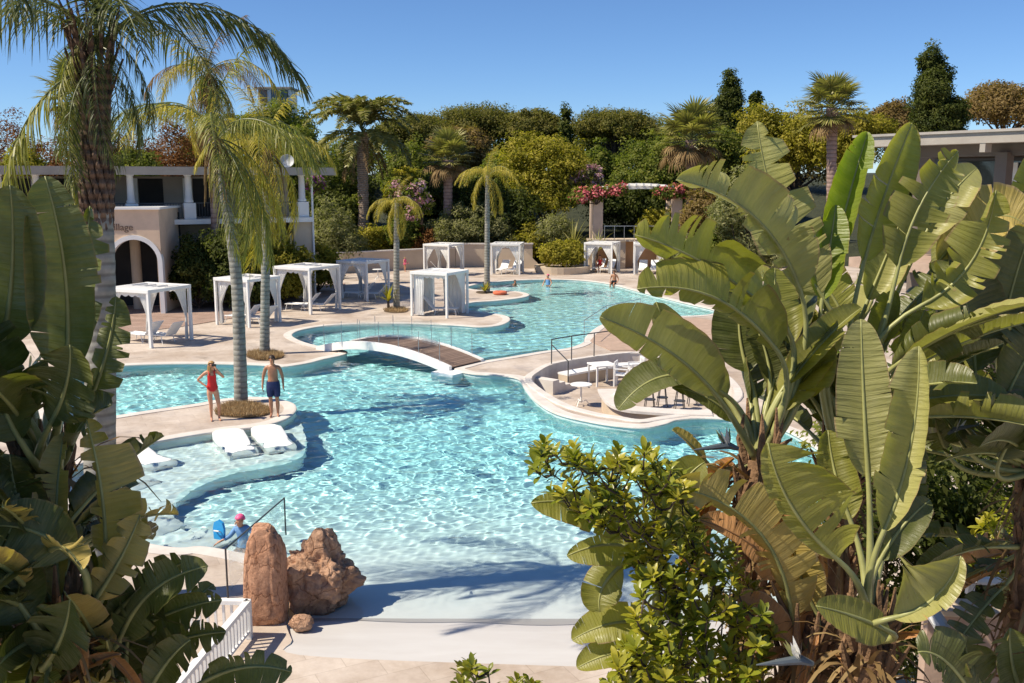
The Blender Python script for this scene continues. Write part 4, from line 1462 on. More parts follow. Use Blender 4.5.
def face(parent, c, fwd, s=1.0, skinm='skin_fair', glasses=False, hair=None, long_=False):
    c = Vector(c); f = Vector(fwd).normalized(); sd = f.cross(Vector((0, 0, 1))).normalized()
    up = Vector((0, 0, 1))
    mb = MB(); mb.tube([c + f * .088 * s + up * .015 * s, c + f * .112 * s - up * .028 * s, c + f * .09 * s - up * .035 * s], [.008 * s, .014 * s, .008 * s], 8)
    mb.build('nose', skinm, parent, smooth=True)
    for q in (-1, 1):
        MB().lathe([(0, -.008), (.014 * s, -.004), (.017 * s, .006), (.01 * s, .012), (0, .012)], 10, c + sd * q * .083 * s - f * .005 * s).build('ear', skinm, parent, smooth=True)
        MB().lathe([(0, -.009 * s), (.009 * s, -.004 * s), (.011 * s, 0), (.009 * s, .004 * s), (0, .009 * s)], 10, c + f * .088 * s + sd * q * .034 * s + up * .012 * s).build('eye', 'black_plastic', parent, smooth=True)
    MB().tube([c + f * .084 * s - sd * .024 * s - up * .066 * s, c + f * .094 * s - up * .068 * s, c + f * .084 * s + sd * .024 * s - up * .066 * s], [.004 * s, .009 * s, .004 * s], 6).build('mouth', 'pink_rubber' if False else skinm, parent, smooth=True)
    if glasses:
        mb = MB()
        for q in (-1, 1):
            mb.bar(c + f * .108 * s + sd * q * .010 * s + up * .014 * s, c + f * .100 * s + sd * q * .066 * s + up * .014 * s, .012 * s, .046 * s)
            mb.bar(c + f * .100 * s + sd * q * .070 * s + up * .02 * s, c - f * .0 * s + sd * q * .088 * s + up * .02 * s, .006 * s, .008 * s)
        mb.bar(c + f * .108 * s - sd * .012 * s + up * .02 * s, c + f * .108 * s + sd * .012 * s + up * .02 * s, .006 * s, .008 * s)
        mb.build('sunglasses', 'black_plastic', parent)
    if hair:
        bm = bmesh.new(); bmesh.ops.create_icosphere(bm, subdivisions=4, radius=1)
        kill = []
        for v in bm.verts:
            p = v.co
            loc = Vector((p.x, p.y, p.z))
            v.co = c + sd * loc.x * .094 * s + f * (loc.y * .108 * s - .012 * s) + up * (loc.z * .104 * s + .022 * s)
            v.co += v.co.normalized() * 0 + Vector((mnoise.noise(loc * 4), mnoise.noise(loc * 4 + Vector((9, 0, 0))), mnoise.noise(loc * 4 + Vector((0, 9, 0))))) * .007 * s
            if (loc.y > .0 and loc.z < .42) or (loc.z < (-.95 if long_ else -.42)): kill.append(v)
        bmesh.ops.delete(bm, geom=kill, context='VERTS')
        me = bpy.data.meshes.new('hair'); bm.to_mesh(me); bm.free()
        me.materials.append(MATS[hair]); me.polygons.foreach_set('use_smooth', np.ones(len(me.polygons), bool))
        h = bpy.data.objects.new('hair', me); COL.objects.link(h); child(h, parent)
        h.modifiers.new('thick', 'SOLIDIFY').thickness = .008
        if long_:
            mb = MB()
            for k in range(9):
                q = R(-150 + k * 300 / 8 + 180)
                b0 = c + sd * math.sin(q) * .085 * s + f * (math.cos(q) * .09 * s - .01) - up * .02
                if math.cos(q) > .45: continue
                mb.tube([b0, b0 - up * .10 * s - f * .012, b0 - up * .20 * s - f * .02 + sd * math.sin(q) * .01], [.030 * s, .030 * s, .012 * s], 8)
            mb.build('long_hair', hair, parent, smooth=True)

BASE_E = [('pelvis', 'waist'), ('waist', 'chest')]
def figure(name, label, loc, rz, J, fwd, skinm, s=1.0, hands=True, legs=True, glasses=False, hair='dark_hair', long_=False, face_on=True):
    t = thing(name, label, 'person', loc, rz)
    j = {k: (Vector(v[0]) * s, tuple(x * s for x in v[1]) if isinstance(v[1], tuple) else v[1] * s) for k, v in J.items() if k not in ('neck', 'head', 'dirs')}
    e = list(BASE_E)
    hc = Vector(J['head'][0]) * s
    head_parts(j, e, Vector(J['neck'][0]) * s, hc, fwd, s)
    for q in ('L', 'R'):
        e += [('clav', q + 'shoulder'), (q + 'shoulder', q + 'elbow'), (q + 'elbow', q + 'wrist')]
        dn = Vector(J['dirs'][q][0]); ac = Vector(J['dirs'][q][1])
        hand(j, e, q, j[q + 'wrist'][0], dn, ac, s)
        if legs:
            e += [('pelvis', q + 'hip'), (q + 'hip', q + 'knee'), (q + 'knee', q + 'calf'), (q + 'calf', q + 'ankle'), (q + 'ankle', q + 'heelf'), (q + 'heelf', q + 'toe')]
    b = skin_body('body', j, e, skinm, t)
    face(t, hc, fwd, s, skinm, glasses, hair, long_)
    return t, b

# man in navy trunks, arms hanging, looking down towards the pool
J = dict(pelvis=((0, 0, .96), (.155, .115)), waist=((0, .005, 1.14), (.138, .10)), chest=((0, 0, 1.28), (.168, .115)), neck=((0, -.005, 1.53), .06), head=((.0, -.035, 1.665), .1),
         Lshoulder=((.185, 0, 1.445), .066), Lelbow=((.265, .05, 1.16), .043), Lwrist=((.285, -.03, .92), .029),
         Rshoulder=((-.185, 0, 1.445), .066), Relbow=((-.275, .05, 1.16), .043), Rwrist=((-.29, -.05, .92), .029),
         Lhip=((.095, 0, .88), .098), Lknee=((.10, -.03, .50), .056), Lcalf=((.105, .02, .36), .064), Lankle=((.10, .02, .085), .033), Lheelf=((.105, -.03, .04), .036), Ltoe=((.13, -.15, .028), .027),
         Rhip=((-.095, 0, .88), .098), Rknee=((-.085, -.015, .50), .056), Rcalf=((-.085, .028, .36), .064), Rankle=((-.08, .02, .085), .033), Rheelf=((-.085, -.03, .04), .036), Rtoe=((-.11, -.15, .028), .027),
         dirs=dict(L=((.02, -.1, -1), (0, 1, 0)), R=((-.02, -.1, -1), (0, 1, 0))))
man, mbody = figure('person', 'man with short dark hair in navy swimming trunks standing by the pool edge', G(274.5, 416.5), R(8), J, (.25, -.9, -.35), 'skin_tan')
clothing('trunks', mbody, lambda c: .60 < c.z < 1.04 and abs(c.x) < .205, 'navy_cloth', .022, True)
# woman in a red swimsuit, one hand on the hip, the other at her face
J = dict(pelvis=((0, 0, .90), (.145, .115)), waist=((.0, .0, 1.07), (.105, .085)), chest=((.0, -.005, 1.27), (.130, .105)), neck=((.0, 0, 1.42), .047), head=((.015, -.03, 1.545), .1),
         Lshoulder=((.15, 0, 1.36), .050), Lelbow=((.31, -.10, 1.20), .038), Lwrist=((.15, -.20, 1.42), .026),
         Rshoulder=((-.15, 0, 1.36), .050), Relbow=((-.37, .07, 1.15), .038), Rwrist=((-.19, -.02, 1.00), .026),
         Lhip=((.085, 0, .83), .092), Lknee=((.14, -.06, .47), .054), Lcalf=((.15, .0, .33), .050), Lankle=((.14, .02, .085), .033), Lheelf=((.145, -.03, .038), .032), Ltoe=((.17, -.14, .026), .024),
         Rhip=((-.085, 0, .83), .092), Rknee=((-.06, -.03, .47), .054), Rcalf=((-.06, .01, .33), .050), Rankle=((-.06, .02, .085), .033), Rheelf=((-.06, -.03, .038), .032), Rtoe=((-.07, -.14, .026), .024),
         dirs=dict(L=((-.55, .3, .75), (0, .5, .4)), R=((.8, -.1, -.5), (0, 1, 0))))
wom, wbody = figure('person', 'blonde woman in a red swimsuit and sunglasses, hand on hip, beside the leaning palm', G(214, 420.5), R(22), J, (.5, -.85, 0), 'skin_fair', 1.03, glasses=True, hair='blond_hair', long_=True)
def suit(c):
    x, z = c.x / 1.03, c.z / 1.03
    if .83 < z < .98: return abs(x) < .155 and z > .83 + .9 * max(0, abs(x) - .04)
    if .98 <= z < 1.20: return abs(x) < .122
    if 1.20 <= z < 1.40: return abs(x) < .125 and (z < 1.27 or .045 < abs(x) < .085)
    return False
clothing('swimsuit', wbody, suit, 'red_cloth', .007)

# child kneeling in the water with a pink cap
J = dict(pelvis=((0, 0, .36), (.105, .09)), waist=((.0, .0, .50), (.09, .075)), chest=((.0, -.01, .66), (.105, .085)), neck=((.0, -.03, .78), .040), head=((-.01, -.06, .90), .1),
         Lshoulder=((.115, 0, .73), .040), Lelbow=((.24, .02, .60), .032), Lwrist=((.37, .06, .60), .022),
         Rshoulder=((-.115, -.01, .73), .040), Relbow=((-.22, -.08, .58), .032), Rwrist=((-.36, -.14, .50), .022),
         Lhip=((.07, 0, .30), .07), Lknee=((.10, -.22, .10), .045), Lcalf=((.10, -.05, .06), .042), Lankle=((.10, .12, .05), .028), Lheelf=((.10, .15, .04), .027), Ltoe=((.10, .22, .03), .02),
         Rhip=((-.07, 0, .30), .07), Rknee=((-.10, -.22, .10), .045), Rcalf=((-.10, -.05, .06), .042), Rankle=((-.10, .12, .05), .028), Rheelf=((-.10, .15, .04), .027), Rtoe=((-.10, .22, .03), .02),
         dirs=dict(L=((1, .1, -.2), (0, 1, 0)), R=((-.8, -.3, -.4), (0, 1, 0))))
q = G(241, 549, WATER_Z)
kid, kbody = figure('person', 'child in pink swim cap and pale blue vest kneeling in the water', (q.x, q.y + .15, -.49), R(-12), J, (-.5, -.8, -.25), 'skin_fair', 1.0, hair=None)
receiver(kbody)
clothing('swim_vest', kbody, lambda c: .36 < c.z < .78 and abs(c.x) < .30, 'blue_cloth', .008)
bm = bmesh.new(); bmesh.ops.create_icosphere(bm, subdivisions=3, radius=1)
hc = Vector((-.01, -.06, .90))
kill = [v for v in bm.verts if v.co.z < -.25 or (v.co.y < -.55 and v.co.z < .25)]
bmesh.ops.delete(bm, geom=kill, context='VERTS')
for v in bm.verts: v.co = hc + Vector((v.co.x * .096, v.co.y * .112 + .01, v.co.z * .11 + .015))
me = bpy.data.meshes.new('swim_cap'); bm.to_mesh(me); bm.free(); me.materials.append(MATS['pink_rubber'])
me.polygons.foreach_set('use_smooth', np.ones(len(me.polygons), bool))
cp = bpy.data.objects.new('swim_cap', me); COL.objects.link(cp); child(cp, kid); cp.modifiers.new('t', 'SOLIDIFY').thickness = .006
q = G(219, 541, 0)
by = thing('swim_board', 'bright blue float held upright by the child in the pink cap', 'float', (q.x, q.y + .05, .02), R(-20))
mb = MB()
mb.prism([(-.11, 0), (.11, 0), (.12, .22), (.09, .33), (.0, .38), (-.09, .33), (-.12, .22)], -.03, .03, Matrix(((1, 0, 0, 0), (0, 0, 1, 0), (0, 1, 0, 0), (0, 0, 0, 1))))
mb.build('board', 'blue_plastic', by)
MB().tube([(-.05, -.04, .16), (-.05, -.09, .19), (.05, -.09, .19), (.05, -.04, .16)], .014, 6).build('handle', 'white_paint', by)

# far bathers
J0 = dict(pelvis=((0, 0, .93), (.15, .115)), waist=((0, .0, 1.11), (.125, .095)), chest=((0, 0, 1.31), (.155, .11)), neck=((0, -.005, 1.48), .055), head=((.0, -.03, 1.61), .1),
          Lshoulder=((.17, 0, 1.40), .058), Lelbow=((.30, -.05, 1.15), .042), Lwrist=((.26, -.22, 1.0), .029),
          Rshoulder=((-.17, 0, 1.40), .058), Relbow=((-.30, -.05, 1.15), .042), Rwrist=((-.26, -.22, 1.0), .029),
          Lhip=((.09, 0, .86), .09), Lknee=((.10, -.03, .48), .057), Lcalf=((.10, .012, .34), .054), Lankle=((.10, .02, .085), .036), Lheelf=((.10, -.03, .04), .034), Ltoe=((.12, -.15, .028), .026),
          Rhip=((-.09, 0, .86), .09), Rknee=((-.09, -.02, .48), .057), Rcalf=((-.09, .015, .34), .054), Rankle=((-.09, .02, .085), .036), Rheelf=((-.09, -.03, .04), .034), Rtoe=((-.11, -.15, .028), .026),
          dirs=dict(L=((-.2, -.8, -.2), (1, 0, 0)), R=((.2, -.8, -.2), (1, 0, 0))))
p1, b1 = figure('person', 'swimmer with dark hair, only head and shoulders above the far water', G(515, 284.5, WATER_Z) + Vector((0, 0, -1.42)), R(20), J0, (.2, -1, 0), 'skin_tan')
p2, b2 = figure('person', 'bather in pink cap and blue top standing waist deep near far pool edge', G(548, 285.5, WATER_Z) + Vector((0, 0, -.98)), R(-30), J0, (-.4, -1, 0), 'skin_fair', hair='pink_rubber')
clothing('swim_top', b2, lambda c: 1.02 < c.z < 1.38 and abs(c.x) < .16, 'blue_cloth', .01)
JS = dict(J0); JS.update(pelvis=((0, 0, .12), (.15, .12)), waist=((0, .02, .30), (.125, .095)), chest=((0, -.0, .50), (.155, .11)), neck=((0, -.02, .67), .055), head=((0, -.05, .80), .1),
    Lshoulder=((.17, 0, .59), .058), Lelbow=((.27, .02, .34), .042), Lwrist=((.25, -.12, .16), .029), Rshoulder=((-.17, 0, .59), .058), Relbow=((-.27, .02, .34), .042), Rwrist=((-.25, -.12, .16), .029),
    Lhip=((.09, -.06, .10), .088), Lknee=((.12, -.46, .10), .057), Lcalf=((.12, -.48, -.06), .053), Lankle=((.12, -.47, -.32), .036), Lheelf=((.12, -.51, -.36), .034), Ltoe=((.13, -.62, -.38), .026),
    Rhip=((-.09, -.06, .10), .088), Rknee=((-.11, -.46, .10), .057), Rcalf=((-.11, -.48, -.06), .053), Rankle=((-.11, -.47, -.32), .036), Rheelf=((-.11, -.51, -.36), .034), Rtoe=((-.12, -.62, -.38), .026))
p3, b3 = figure('person', 'tanned bather sitting on the far pool edge with feet in the water', G(615, 285) + Vector((0, .45, 0)), R(-25), JS, (0, -1, -.1), 'skin_tan')
clothing('trunks', b3, lambda c: -.05 < c.z < .26 and c.y > -.36 and abs(c.x) < .19, 'black_plastic', .012, True)
p4, b4 = figure('person', 'small child in pink walking on the pale deck beyond the small palm', G(405, 271.5), R(60), J0, (.2, -1, 0), 'skin_fair', .62, hair='blond_hair')
clothing('shirt', b4, lambda c: .52 < c.z < .90 and abs(c.x) < .13, 'pink_rubber', .012)
JL = dict(J0)
p5, b5 = figure('person', 'sunbather in red sitting up inside the cabana below the pillar', CABS[7].location + Vector((-.15, .1, .42)), R(-30), JS, (.2, -1, 0), 'skin_tan', .95, hair='dark_hair')
clothing('swimsuit', b5, lambda c: -.05 < c.z < .50 and c.y > -.2 and abs(c.x) < .16, 'red_cloth', .01)

# small things on the peninsula
q = G(500, 294.5)
tag(MB().lathe([(.16, .0), (.34, .0), (.42, .06), (.42, .15), (.34, .21), (.16, .21), (.10, .12)], 20).build('float_ring', 'orange_rubber', smooth=True), 'orange rubber ring lying on the small peninsula beside the slim palm', 'float').location = q
# ================================================================== vegetation
def quads(P_, D, N, L_, W_, fold=.15, rng=None):
    """leaf diamonds: base P_, direction D, normal N, length, width -> verts, faces"""
    n = len(P_)
    D = D / np.linalg.norm(D, axis=1, keepdims=True)
    Sd = np.cross(D, N); Sd /= np.maximum(np.linalg.norm(Sd, axis=1, keepdims=True), 1e-6)
    Nn = np.cross(Sd, D)
    L_ = L_[:, None]; W_ = W_[:, None]
    v = np.empty((n, 4, 3))
    v[:, 0] = P_
    v[:, 1] = P_ + D * L_ * .45 + Sd * W_ * .5 + Nn * W_ * fold
    v[:, 2] = P_ + D * L_ - Nn * L_ * .12
    v[:, 3] = P_ + D * L_ * .45 - Sd * W_ * .5 + Nn * W_ * fold
    f = np.arange(n * 4).reshape(n, 4)
    return v.reshape(-1, 3), f

def unit(rng, n):
    v = rng.normal(size=(n, 3))
    return v / np.linalg.norm(v, axis=1, keepdims=True)

def crown_np(blobs, leaf=.26, clump=.65, dens=1.0, seed=0, low=-.55, up=.5, aspect=.55, per=34, stray=.10):
    """uneven crown: clumps of leaves spread over and inside several lobes"""
    rng = np.random.default_rng(seed)
    VP, FD, FN, TI = [], [], [], []
    for (cx, cy, cz, rx, ry, rz_) in blobs:
        area = 4 * math.pi * ((rx * ry + ry * rz_ + rx * rz_) / 3)
        nc = max(6, int(dens * area / (clump * clump * 1.5)))
        d = unit(rng, nc * 2)
        d = d[d[:, 2] > low][:nc]
        rad = np.where(rng.random(len(d)) < .78, rng.uniform(.84, 1.14, len(d)), rng.uniform(.35, .85, len(d)))
        rad = np.where(rng.random(len(d)) < stray, rng.uniform(1.1, 1.34, len(d)), rad)
        cc = np.array([cx, cy, cz]) + d * rad[:, None] * np.array([rx, ry, rz_])
        ct = rng.uniform(.15, .85, len(d))
        k = per
        o = unit(rng, len(d) * k).reshape(len(d), k, 3)
        o[..., 2] *= .7
        rr = rng.random((len(d), k, 1)) ** .4 * clump * rng.uniform(.65, 1.3, (len(d), 1, 1))
        p = cc[:, None, :] + o * rr
        nd = o * .8 + d[:, None, :] * .6 + rng.normal(size=o.shape) * .55 + np.array([0, 0, up])
        dirv = np.cross(nd, rng.normal(size=o.shape)) + np.array([0, 0, -.15]) + o * .5
        VP.append(p.reshape(-1, 3)); FD.append(dirv.reshape(-1, 3)); FN.append(nd.reshape(-1, 3))
        TI.append(np.clip(ct[:, None] + rng.normal(0, .16, (len(d), k)), 0, 1).ravel())
    VP, FD, FN, TI = np.concatenate(VP), np.concatenate(FD), np.concatenate(FN), np.concatenate(TI)
    n = len(VP)
    L_ = leaf * rng.uniform(.7, 1.35, n)
    v, f = quads(VP, FD, FN, L_, L_ * aspect)
    return v, f, np.repeat(TI, 4)

def lobes(w_, h, z0, seed, n=7, flat=1.0):
    """several overlapping lobes filling a crown w wide, h high above z0"""
    rng = np.random.default_rng(seed)
    out = [(0, 0, z0 + h * .5, w_ * .34, w_ * .34, h * .44)]
    for k in range(n):
        a = k / n * 6.283 + rng.uniform(-.4, .4)
        r = w_ * rng.uniform(.20, .34)
        zz = z0 + h * rng.uniform(.22, .80)
        s = w_ * rng.uniform(.15, .24)
        out.append((r * math.cos(a), r * math.sin(a) * .9, zz, s, s, min(s * .9, h * .3) * flat))
    return out

def tree(name, label, cat, px, ytop, ybase, Y, wpx, mat, seed, group=None, leaf=None, clump=None, dens=1.0, trunk_frac=.25, flat=1.0, nl=7, base_z=None, blobs=None, bark_m='branch_bark', low=-.55, flowers=None, aspect=.55, per=34, stray=.10):
    b = P(px, 300, Y)
    x = b.x
    zt = P(px, ytop, Y).z
    zb = base_z if base_z is not None else float(terrain_z(np.array(x), np.array(float(Y))))
    zb0 = P(px, ybase, Y).z
    w_ = wpx / FPX * Y
    h = zt - zb
    t = thing(name, label, cat, (x, Y, zb), 0, group)
    c0 = max(h * trunk_frac, (zb0 - zb)) if trunk_frac > 0 else 0.0
    bl = blobs(w_, h, c0) if blobs else lobes(w_, h - c0, c0, seed, nl, flat)
    leaf = leaf or max(.17, Y * .0030)
    clump = clump or max(.35, w_ * .085)
    v, f, ti = crown_np(bl, leaf, clump, dens, seed, low=low, aspect=aspect, per=per, stray=stray)
    mb = MB()
    tr = max(.05, w_ * .028)
    mb.tube([(0, 0, -.3), (.03 * w_, 0, h * .2), (.0, .02 * w_, max(c0, h * .3)), (0, 0, h * .62)], [tr * 1.3, tr, tr * .8, tr * .3], 8)
    for bx in bl[1:]:
        mid = Vector((bx[0] * .35, bx[1] * .35, c0 * .7 + bx[2] * .25))
        mb.tube([(0, 0, max(.1, c0 * .6)), mid, Vector(bx[:3])], [tr * .6, tr * .42, tr * .15], 6)
    mb.build('trunk', bark_m, t, smooth=True)
    mesh_np('crown', v, f, mat, t, tint=ti)
    if flowers:
        fm, fb, fl = flowers
        v, f, ti = crown_np([tuple(np.array(q) * np.array([w_, w_, h, w_, w_, h])) for q in fb], fl, clump * .7, dens, seed + 1)
        mesh_np('blossom', v, f, fm, t, tint=ti)
    return t

def umbrella(w_, h, c0):
    rng = np.random.default_rng(int(w_ * 100))
    out = []
    top = h - c0
    for k in range(20):
        a = k * 2.4
        r = w_ * .40 * math.sqrt((k + .4) / 20)
        s = w_ * rng.uniform(.13, .18)
        z = h - .16 * top - (r / (w_ * .5)) ** 2 * top * .34
        out.append((r * math.cos(a), r * math.sin(a), z - s * .3, s, s, s * .85))
    return [(0, 0, h - top * .45, w_ * .36, w_ * .36, top * .40)] + out
def cone(w_, h, c0):
    out = []
    n = 17
    rng = np.random.default_rng(int(h * 100))
    for k in range(n):
        u = k / (n - 1)
        r = w_ * .5 * (1 - u) ** .55 * (.86 + .2 * rng.random()) * (.75 + .25 * min(1, u * 5))
        out.append((rng.uniform(-.12, .12) * w_, rng.uniform(-.1, .1) * w_, h * (.06 + .90 * u), max(r, w_ * .1), max(r, w_ * .1), h / n * 1.5))
    return out
def mound(w_, h, c0):
    rng = np.random.default_rng(int(w_ * 97 + h * 13))
    out = [(0, 0, h * .42, w_ * .36, w_ * .32, h * .46)]
    for k in range(8):
        a = k * .785 + rng.uniform(-.3, .3)
        s = w_ * rng.uniform(.16, .22)
        out.append((w_ * .32 * math.cos(a), w_ * .28 * math.sin(a), h * rng.uniform(.22, .66), s, s, min(s, h * .3)))
    return out

TG = 'trees on the slope behind the pool'
SG = 'shrubs along the far wall'
spec = [
    # name, label, cat, px, ytop, ybase, Y, wpx, mat, seed, opts
    ('stone_pine', 'broad flat-topped stone pine on the skyline above the yellow palm', 'tree', 478, 109, 150, 118, 95, 'foliage_pine', 1, dict(blobs=umbrella, leaf=.24, per=60, trunk_frac=.3, group=TG)),
    ('stone_pine', 'flat-topped stone pine on the skyline left of the thin dark conifer', 'tree', 532, 112, 152, 114, 70, 'foliage_pine', 2, dict(blobs=umbrella, leaf=.24, per=60, trunk_frac=.3, group=TG)),
    ('stone_pine', 'rounded stone pine with bare grey trunks on the skyline above the pergola', 'tree', 612, 113, 148, 112, 88, 'foliage_pine', 3, dict(blobs=umbrella, leaf=.24, per=60, trunk_frac=.42, group=TG)),
    ('stone_pine', 'low broad stone pine on the skyline right of the big date palm', 'tree', 418, 118, 160, 112, 85, 'foliage_pine', 4, dict(blobs=umbrella, leaf=.24, per=60, trunk_frac=.3, group=TG)),
    ('stone_pine', 'round brownish pine behind the right-hand pavilion roof', 'tree', 992, 85, 130, 72, 92, 'foliage_brown', 5, dict(trunk_frac=.25, nl=12, leaf=.2, per=50, group=TG)),
    ('conifer', 'thin dark conifer poking up between two stone pines', 'conifer', 565, 108, 160, 108, 17, 'foliage_dark', 6, dict(blobs=cone, trunk_frac=.1, clump=.5)),
    ('cypress', 'dark conical cypress on the skyline left of the fan palm', 'cypress', 725, 80, 150, 98, 62, 'foliage_dark', 7, dict(blobs=cone, trunk_frac=.05, clump=.55, per=70, dens=1.7, stray=.01, leaf=.22, low=-.8)),
    ('cypress', 'small dark conifer touching the conical cypress', 'cypress', 746, 98, 150, 97, 30, 'foliage_dark', 71, dict(blobs=cone, trunk_frac=.05, clump=.5, per=60, dens=1.6, stray=.02)),
    ('cypress', 'big dark cypress rising behind the pavilion roof', 'cypress', 925, 58, 150, 66, 84, 'foliage_dark', 8, dict(blobs=cone, trunk_frac=.02, clump=.42, per=80, dens=1.9, stray=.01, leaf=.17, low=-.8)),
    ('broadleaf_tree', 'large yellow-green tree in the middle of the slope', 'tree', 547, 134, 240, 84, 88, 'foliage_yellow', 9, dict(trunk_frac=.08, nl=11, group=TG)),
    ('broadleaf_tree', 'dark green tree below the middle yellow-green tree', 'tree', 498, 185, 245, 80, 80, 'foliage_dark', 91, dict(trunk_frac=.05, nl=9, group=TG)),
    ('broadleaf_tree', 'pale green rounded tree right of the big yellow-green tree', 'tree', 598, 146, 225, 92, 60, 'foliage_green', 10, dict(trunk_frac=.1, nl=9, group=TG)),
    ('broadleaf_tree', 'dense dark green tree above the right end of the pergola', 'tree', 656, 131, 220, 88, 92, 'foliage_green', 11, dict(trunk_frac=.08, nl=11, group=TG)),
    ('broadleaf_tree', 'deep green tree filling the gap under the pergola', 'tree', 640, 185, 250, 86, 100, 'foliage_dark', 12, dict(trunk_frac=.03, nl=9, group=TG)),
    ('broadleaf_tree', 'olive yellow tree left of the fan palm on the right', 'tree', 778, 108, 175, 84, 88, 'foliage_yellow', 13, dict(trunk_frac=.1, nl=10, group=TG)),
    ('broadleaf_tree', 'mixed green tree directly behind the fan palm on the right', 'tree', 842, 112, 180, 80, 80, 'foliage_yellow', 14, dict(trunk_frac=.1, nl=9, group=TG)),
    ('broadleaf_tree', 'brownish tree between the fan palm and the big cypress', 'tree', 884, 100, 150, 92, 55, 'foliage_brown', 15, dict(trunk_frac=.1, nl=8, group=TG)),
    ('broadleaf_tree', 'dark tree behind the conical cypress foot', 'tree', 712, 125, 190, 92, 66, 'foliage_green', 16, dict(trunk_frac=.1, nl=8, group=TG)),
    ('broadleaf_tree', 'tall dark green tree right of the satellite dish', 'tree', 308, 126, 230, 86, 56, 'foliage_green', 17, dict(trunk_frac=.06, nl=11, group=TG)),
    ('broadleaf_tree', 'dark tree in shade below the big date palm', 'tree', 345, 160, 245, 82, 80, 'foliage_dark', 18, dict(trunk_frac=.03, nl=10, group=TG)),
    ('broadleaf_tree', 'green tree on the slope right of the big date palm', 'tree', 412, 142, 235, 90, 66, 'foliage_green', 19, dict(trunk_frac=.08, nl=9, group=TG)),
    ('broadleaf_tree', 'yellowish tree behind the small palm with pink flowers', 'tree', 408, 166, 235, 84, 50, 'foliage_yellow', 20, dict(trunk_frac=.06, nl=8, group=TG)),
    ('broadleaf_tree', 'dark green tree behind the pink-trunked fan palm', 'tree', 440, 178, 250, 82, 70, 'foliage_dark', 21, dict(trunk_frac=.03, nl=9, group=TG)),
    ('broadleaf_tree', 'grey-brown tree on the skyline behind the fan palm in the middle', 'tree', 455, 128, 180, 100, 70, 'foliage_brown', 22, dict(trunk_frac=.15, nl=8, group=TG)),
    ('broadleaf_tree', 'dark green tree left of the big yellow-green tree', 'tree', 500, 150, 225, 90, 60, 'foliage_green', 23, dict(trunk_frac=.05, nl=9, group=TG)),
    ('broadleaf_tree', 'green tree on the skyline below the white hill house', 'tree', 284, 98, 190, 95, 84, 'foliage_green', 24, dict(trunk_frac=.1, nl=9, group=TG)),
    ('broadleaf_tree', 'low green tree filling the slope left of the golden palm', 'tree', 230, 120, 190, 90, 90, 'foliage_green', 25, dict(trunk_frac=.1, nl=9, group=TG)),
    ('broadleaf_tree', 'dark tree far up the slope behind the stone pine trunks at the left', 'tree', 430, 128, 190, 126, 110, 'foliage_green', 31, dict(trunk_frac=.02, nl=9, group=TG)),
    ('broadleaf_tree', 'dark tree far up the slope between the stone pines', 'tree', 520, 128, 190, 126, 120, 'foliage_dark', 32, dict(trunk_frac=.02, nl=9, group=TG)),
    ('broadleaf_tree', 'dark tree far up the slope behind the bare pine trunks above the pergola', 'tree', 605, 129, 190, 124, 120, 'foliage_dark', 33, dict(trunk_frac=.02, nl=9, group=TG)),
    ('broadleaf_tree', 'green tree far up the slope left of the conical cypress', 'tree', 680, 126, 190, 120, 100, 'foliage_green', 34, dict(trunk_frac=.02, nl=9, group=TG)),
    ('broadleaf_tree', 'olive tree far up the slope right of the conical cypress', 'tree', 790, 118, 190, 118, 120, 'foliage_brown', 35, dict(trunk_frac=.02, nl=9, group=TG)),
    ('broadleaf_tree', 'dark tree far up the slope behind the big date palm', 'tree', 335, 142, 190, 118, 110, 'foliage_green', 36, dict(trunk_frac=.02, nl=9, group=TG)),
    # the tall rust-coloured hedge trees above the gallery roof
    ('reed_hedge', 'rust-brown tall hedge above the gallery roof, at the left picture edge', 'hedge', 10, 106, 165, 66, 120, 'foliage_rust', 26, dict(blobs=mound, trunk_frac=0, group='rust-brown hedges behind the gallery building', aspect=.4, dens=2.2, per=44)),
    ('reed_hedge', 'rust-brown tall hedge behind the thick palm trunk above the roof', 'hedge', 105, 108, 165, 67, 120, 'foliage_rust', 27, dict(blobs=mound, trunk_frac=0, group='rust-brown hedges behind the gallery building', aspect=.4, dens=2.2, per=44)),
    ('reed_hedge', 'rust-brown tall hedge above the roof left of the golden palm', 'hedge', 190, 112, 165, 70, 110, 'foliage_rust', 28, dict(blobs=mound, trunk_frac=0, group='rust-brown hedges behind the gallery building', aspect=.4, dens=2.2, per=44)),
    ('bush', 'small green bush above the gallery roof at the left', 'bush', 32, 144, 170, 59, 40, 'foliage_yellow', 29, dict(blobs=mound, trunk_frac=0, base_z=6.4)),
    ('bush', 'small green bush above the gallery roof right of the thick palm trunk', 'bush', 138, 148, 170, 60, 55, 'foliage_green', 30, dict(blobs=mound, trunk_frac=0, base_z=6.4)),
]
for name, lab, cat_, px, yt, yb, Y, wp, mat_, sd, op in spec:
    tree(name, lab, cat_, px, yt, yb, Y, wp, mat_, sd, **op)
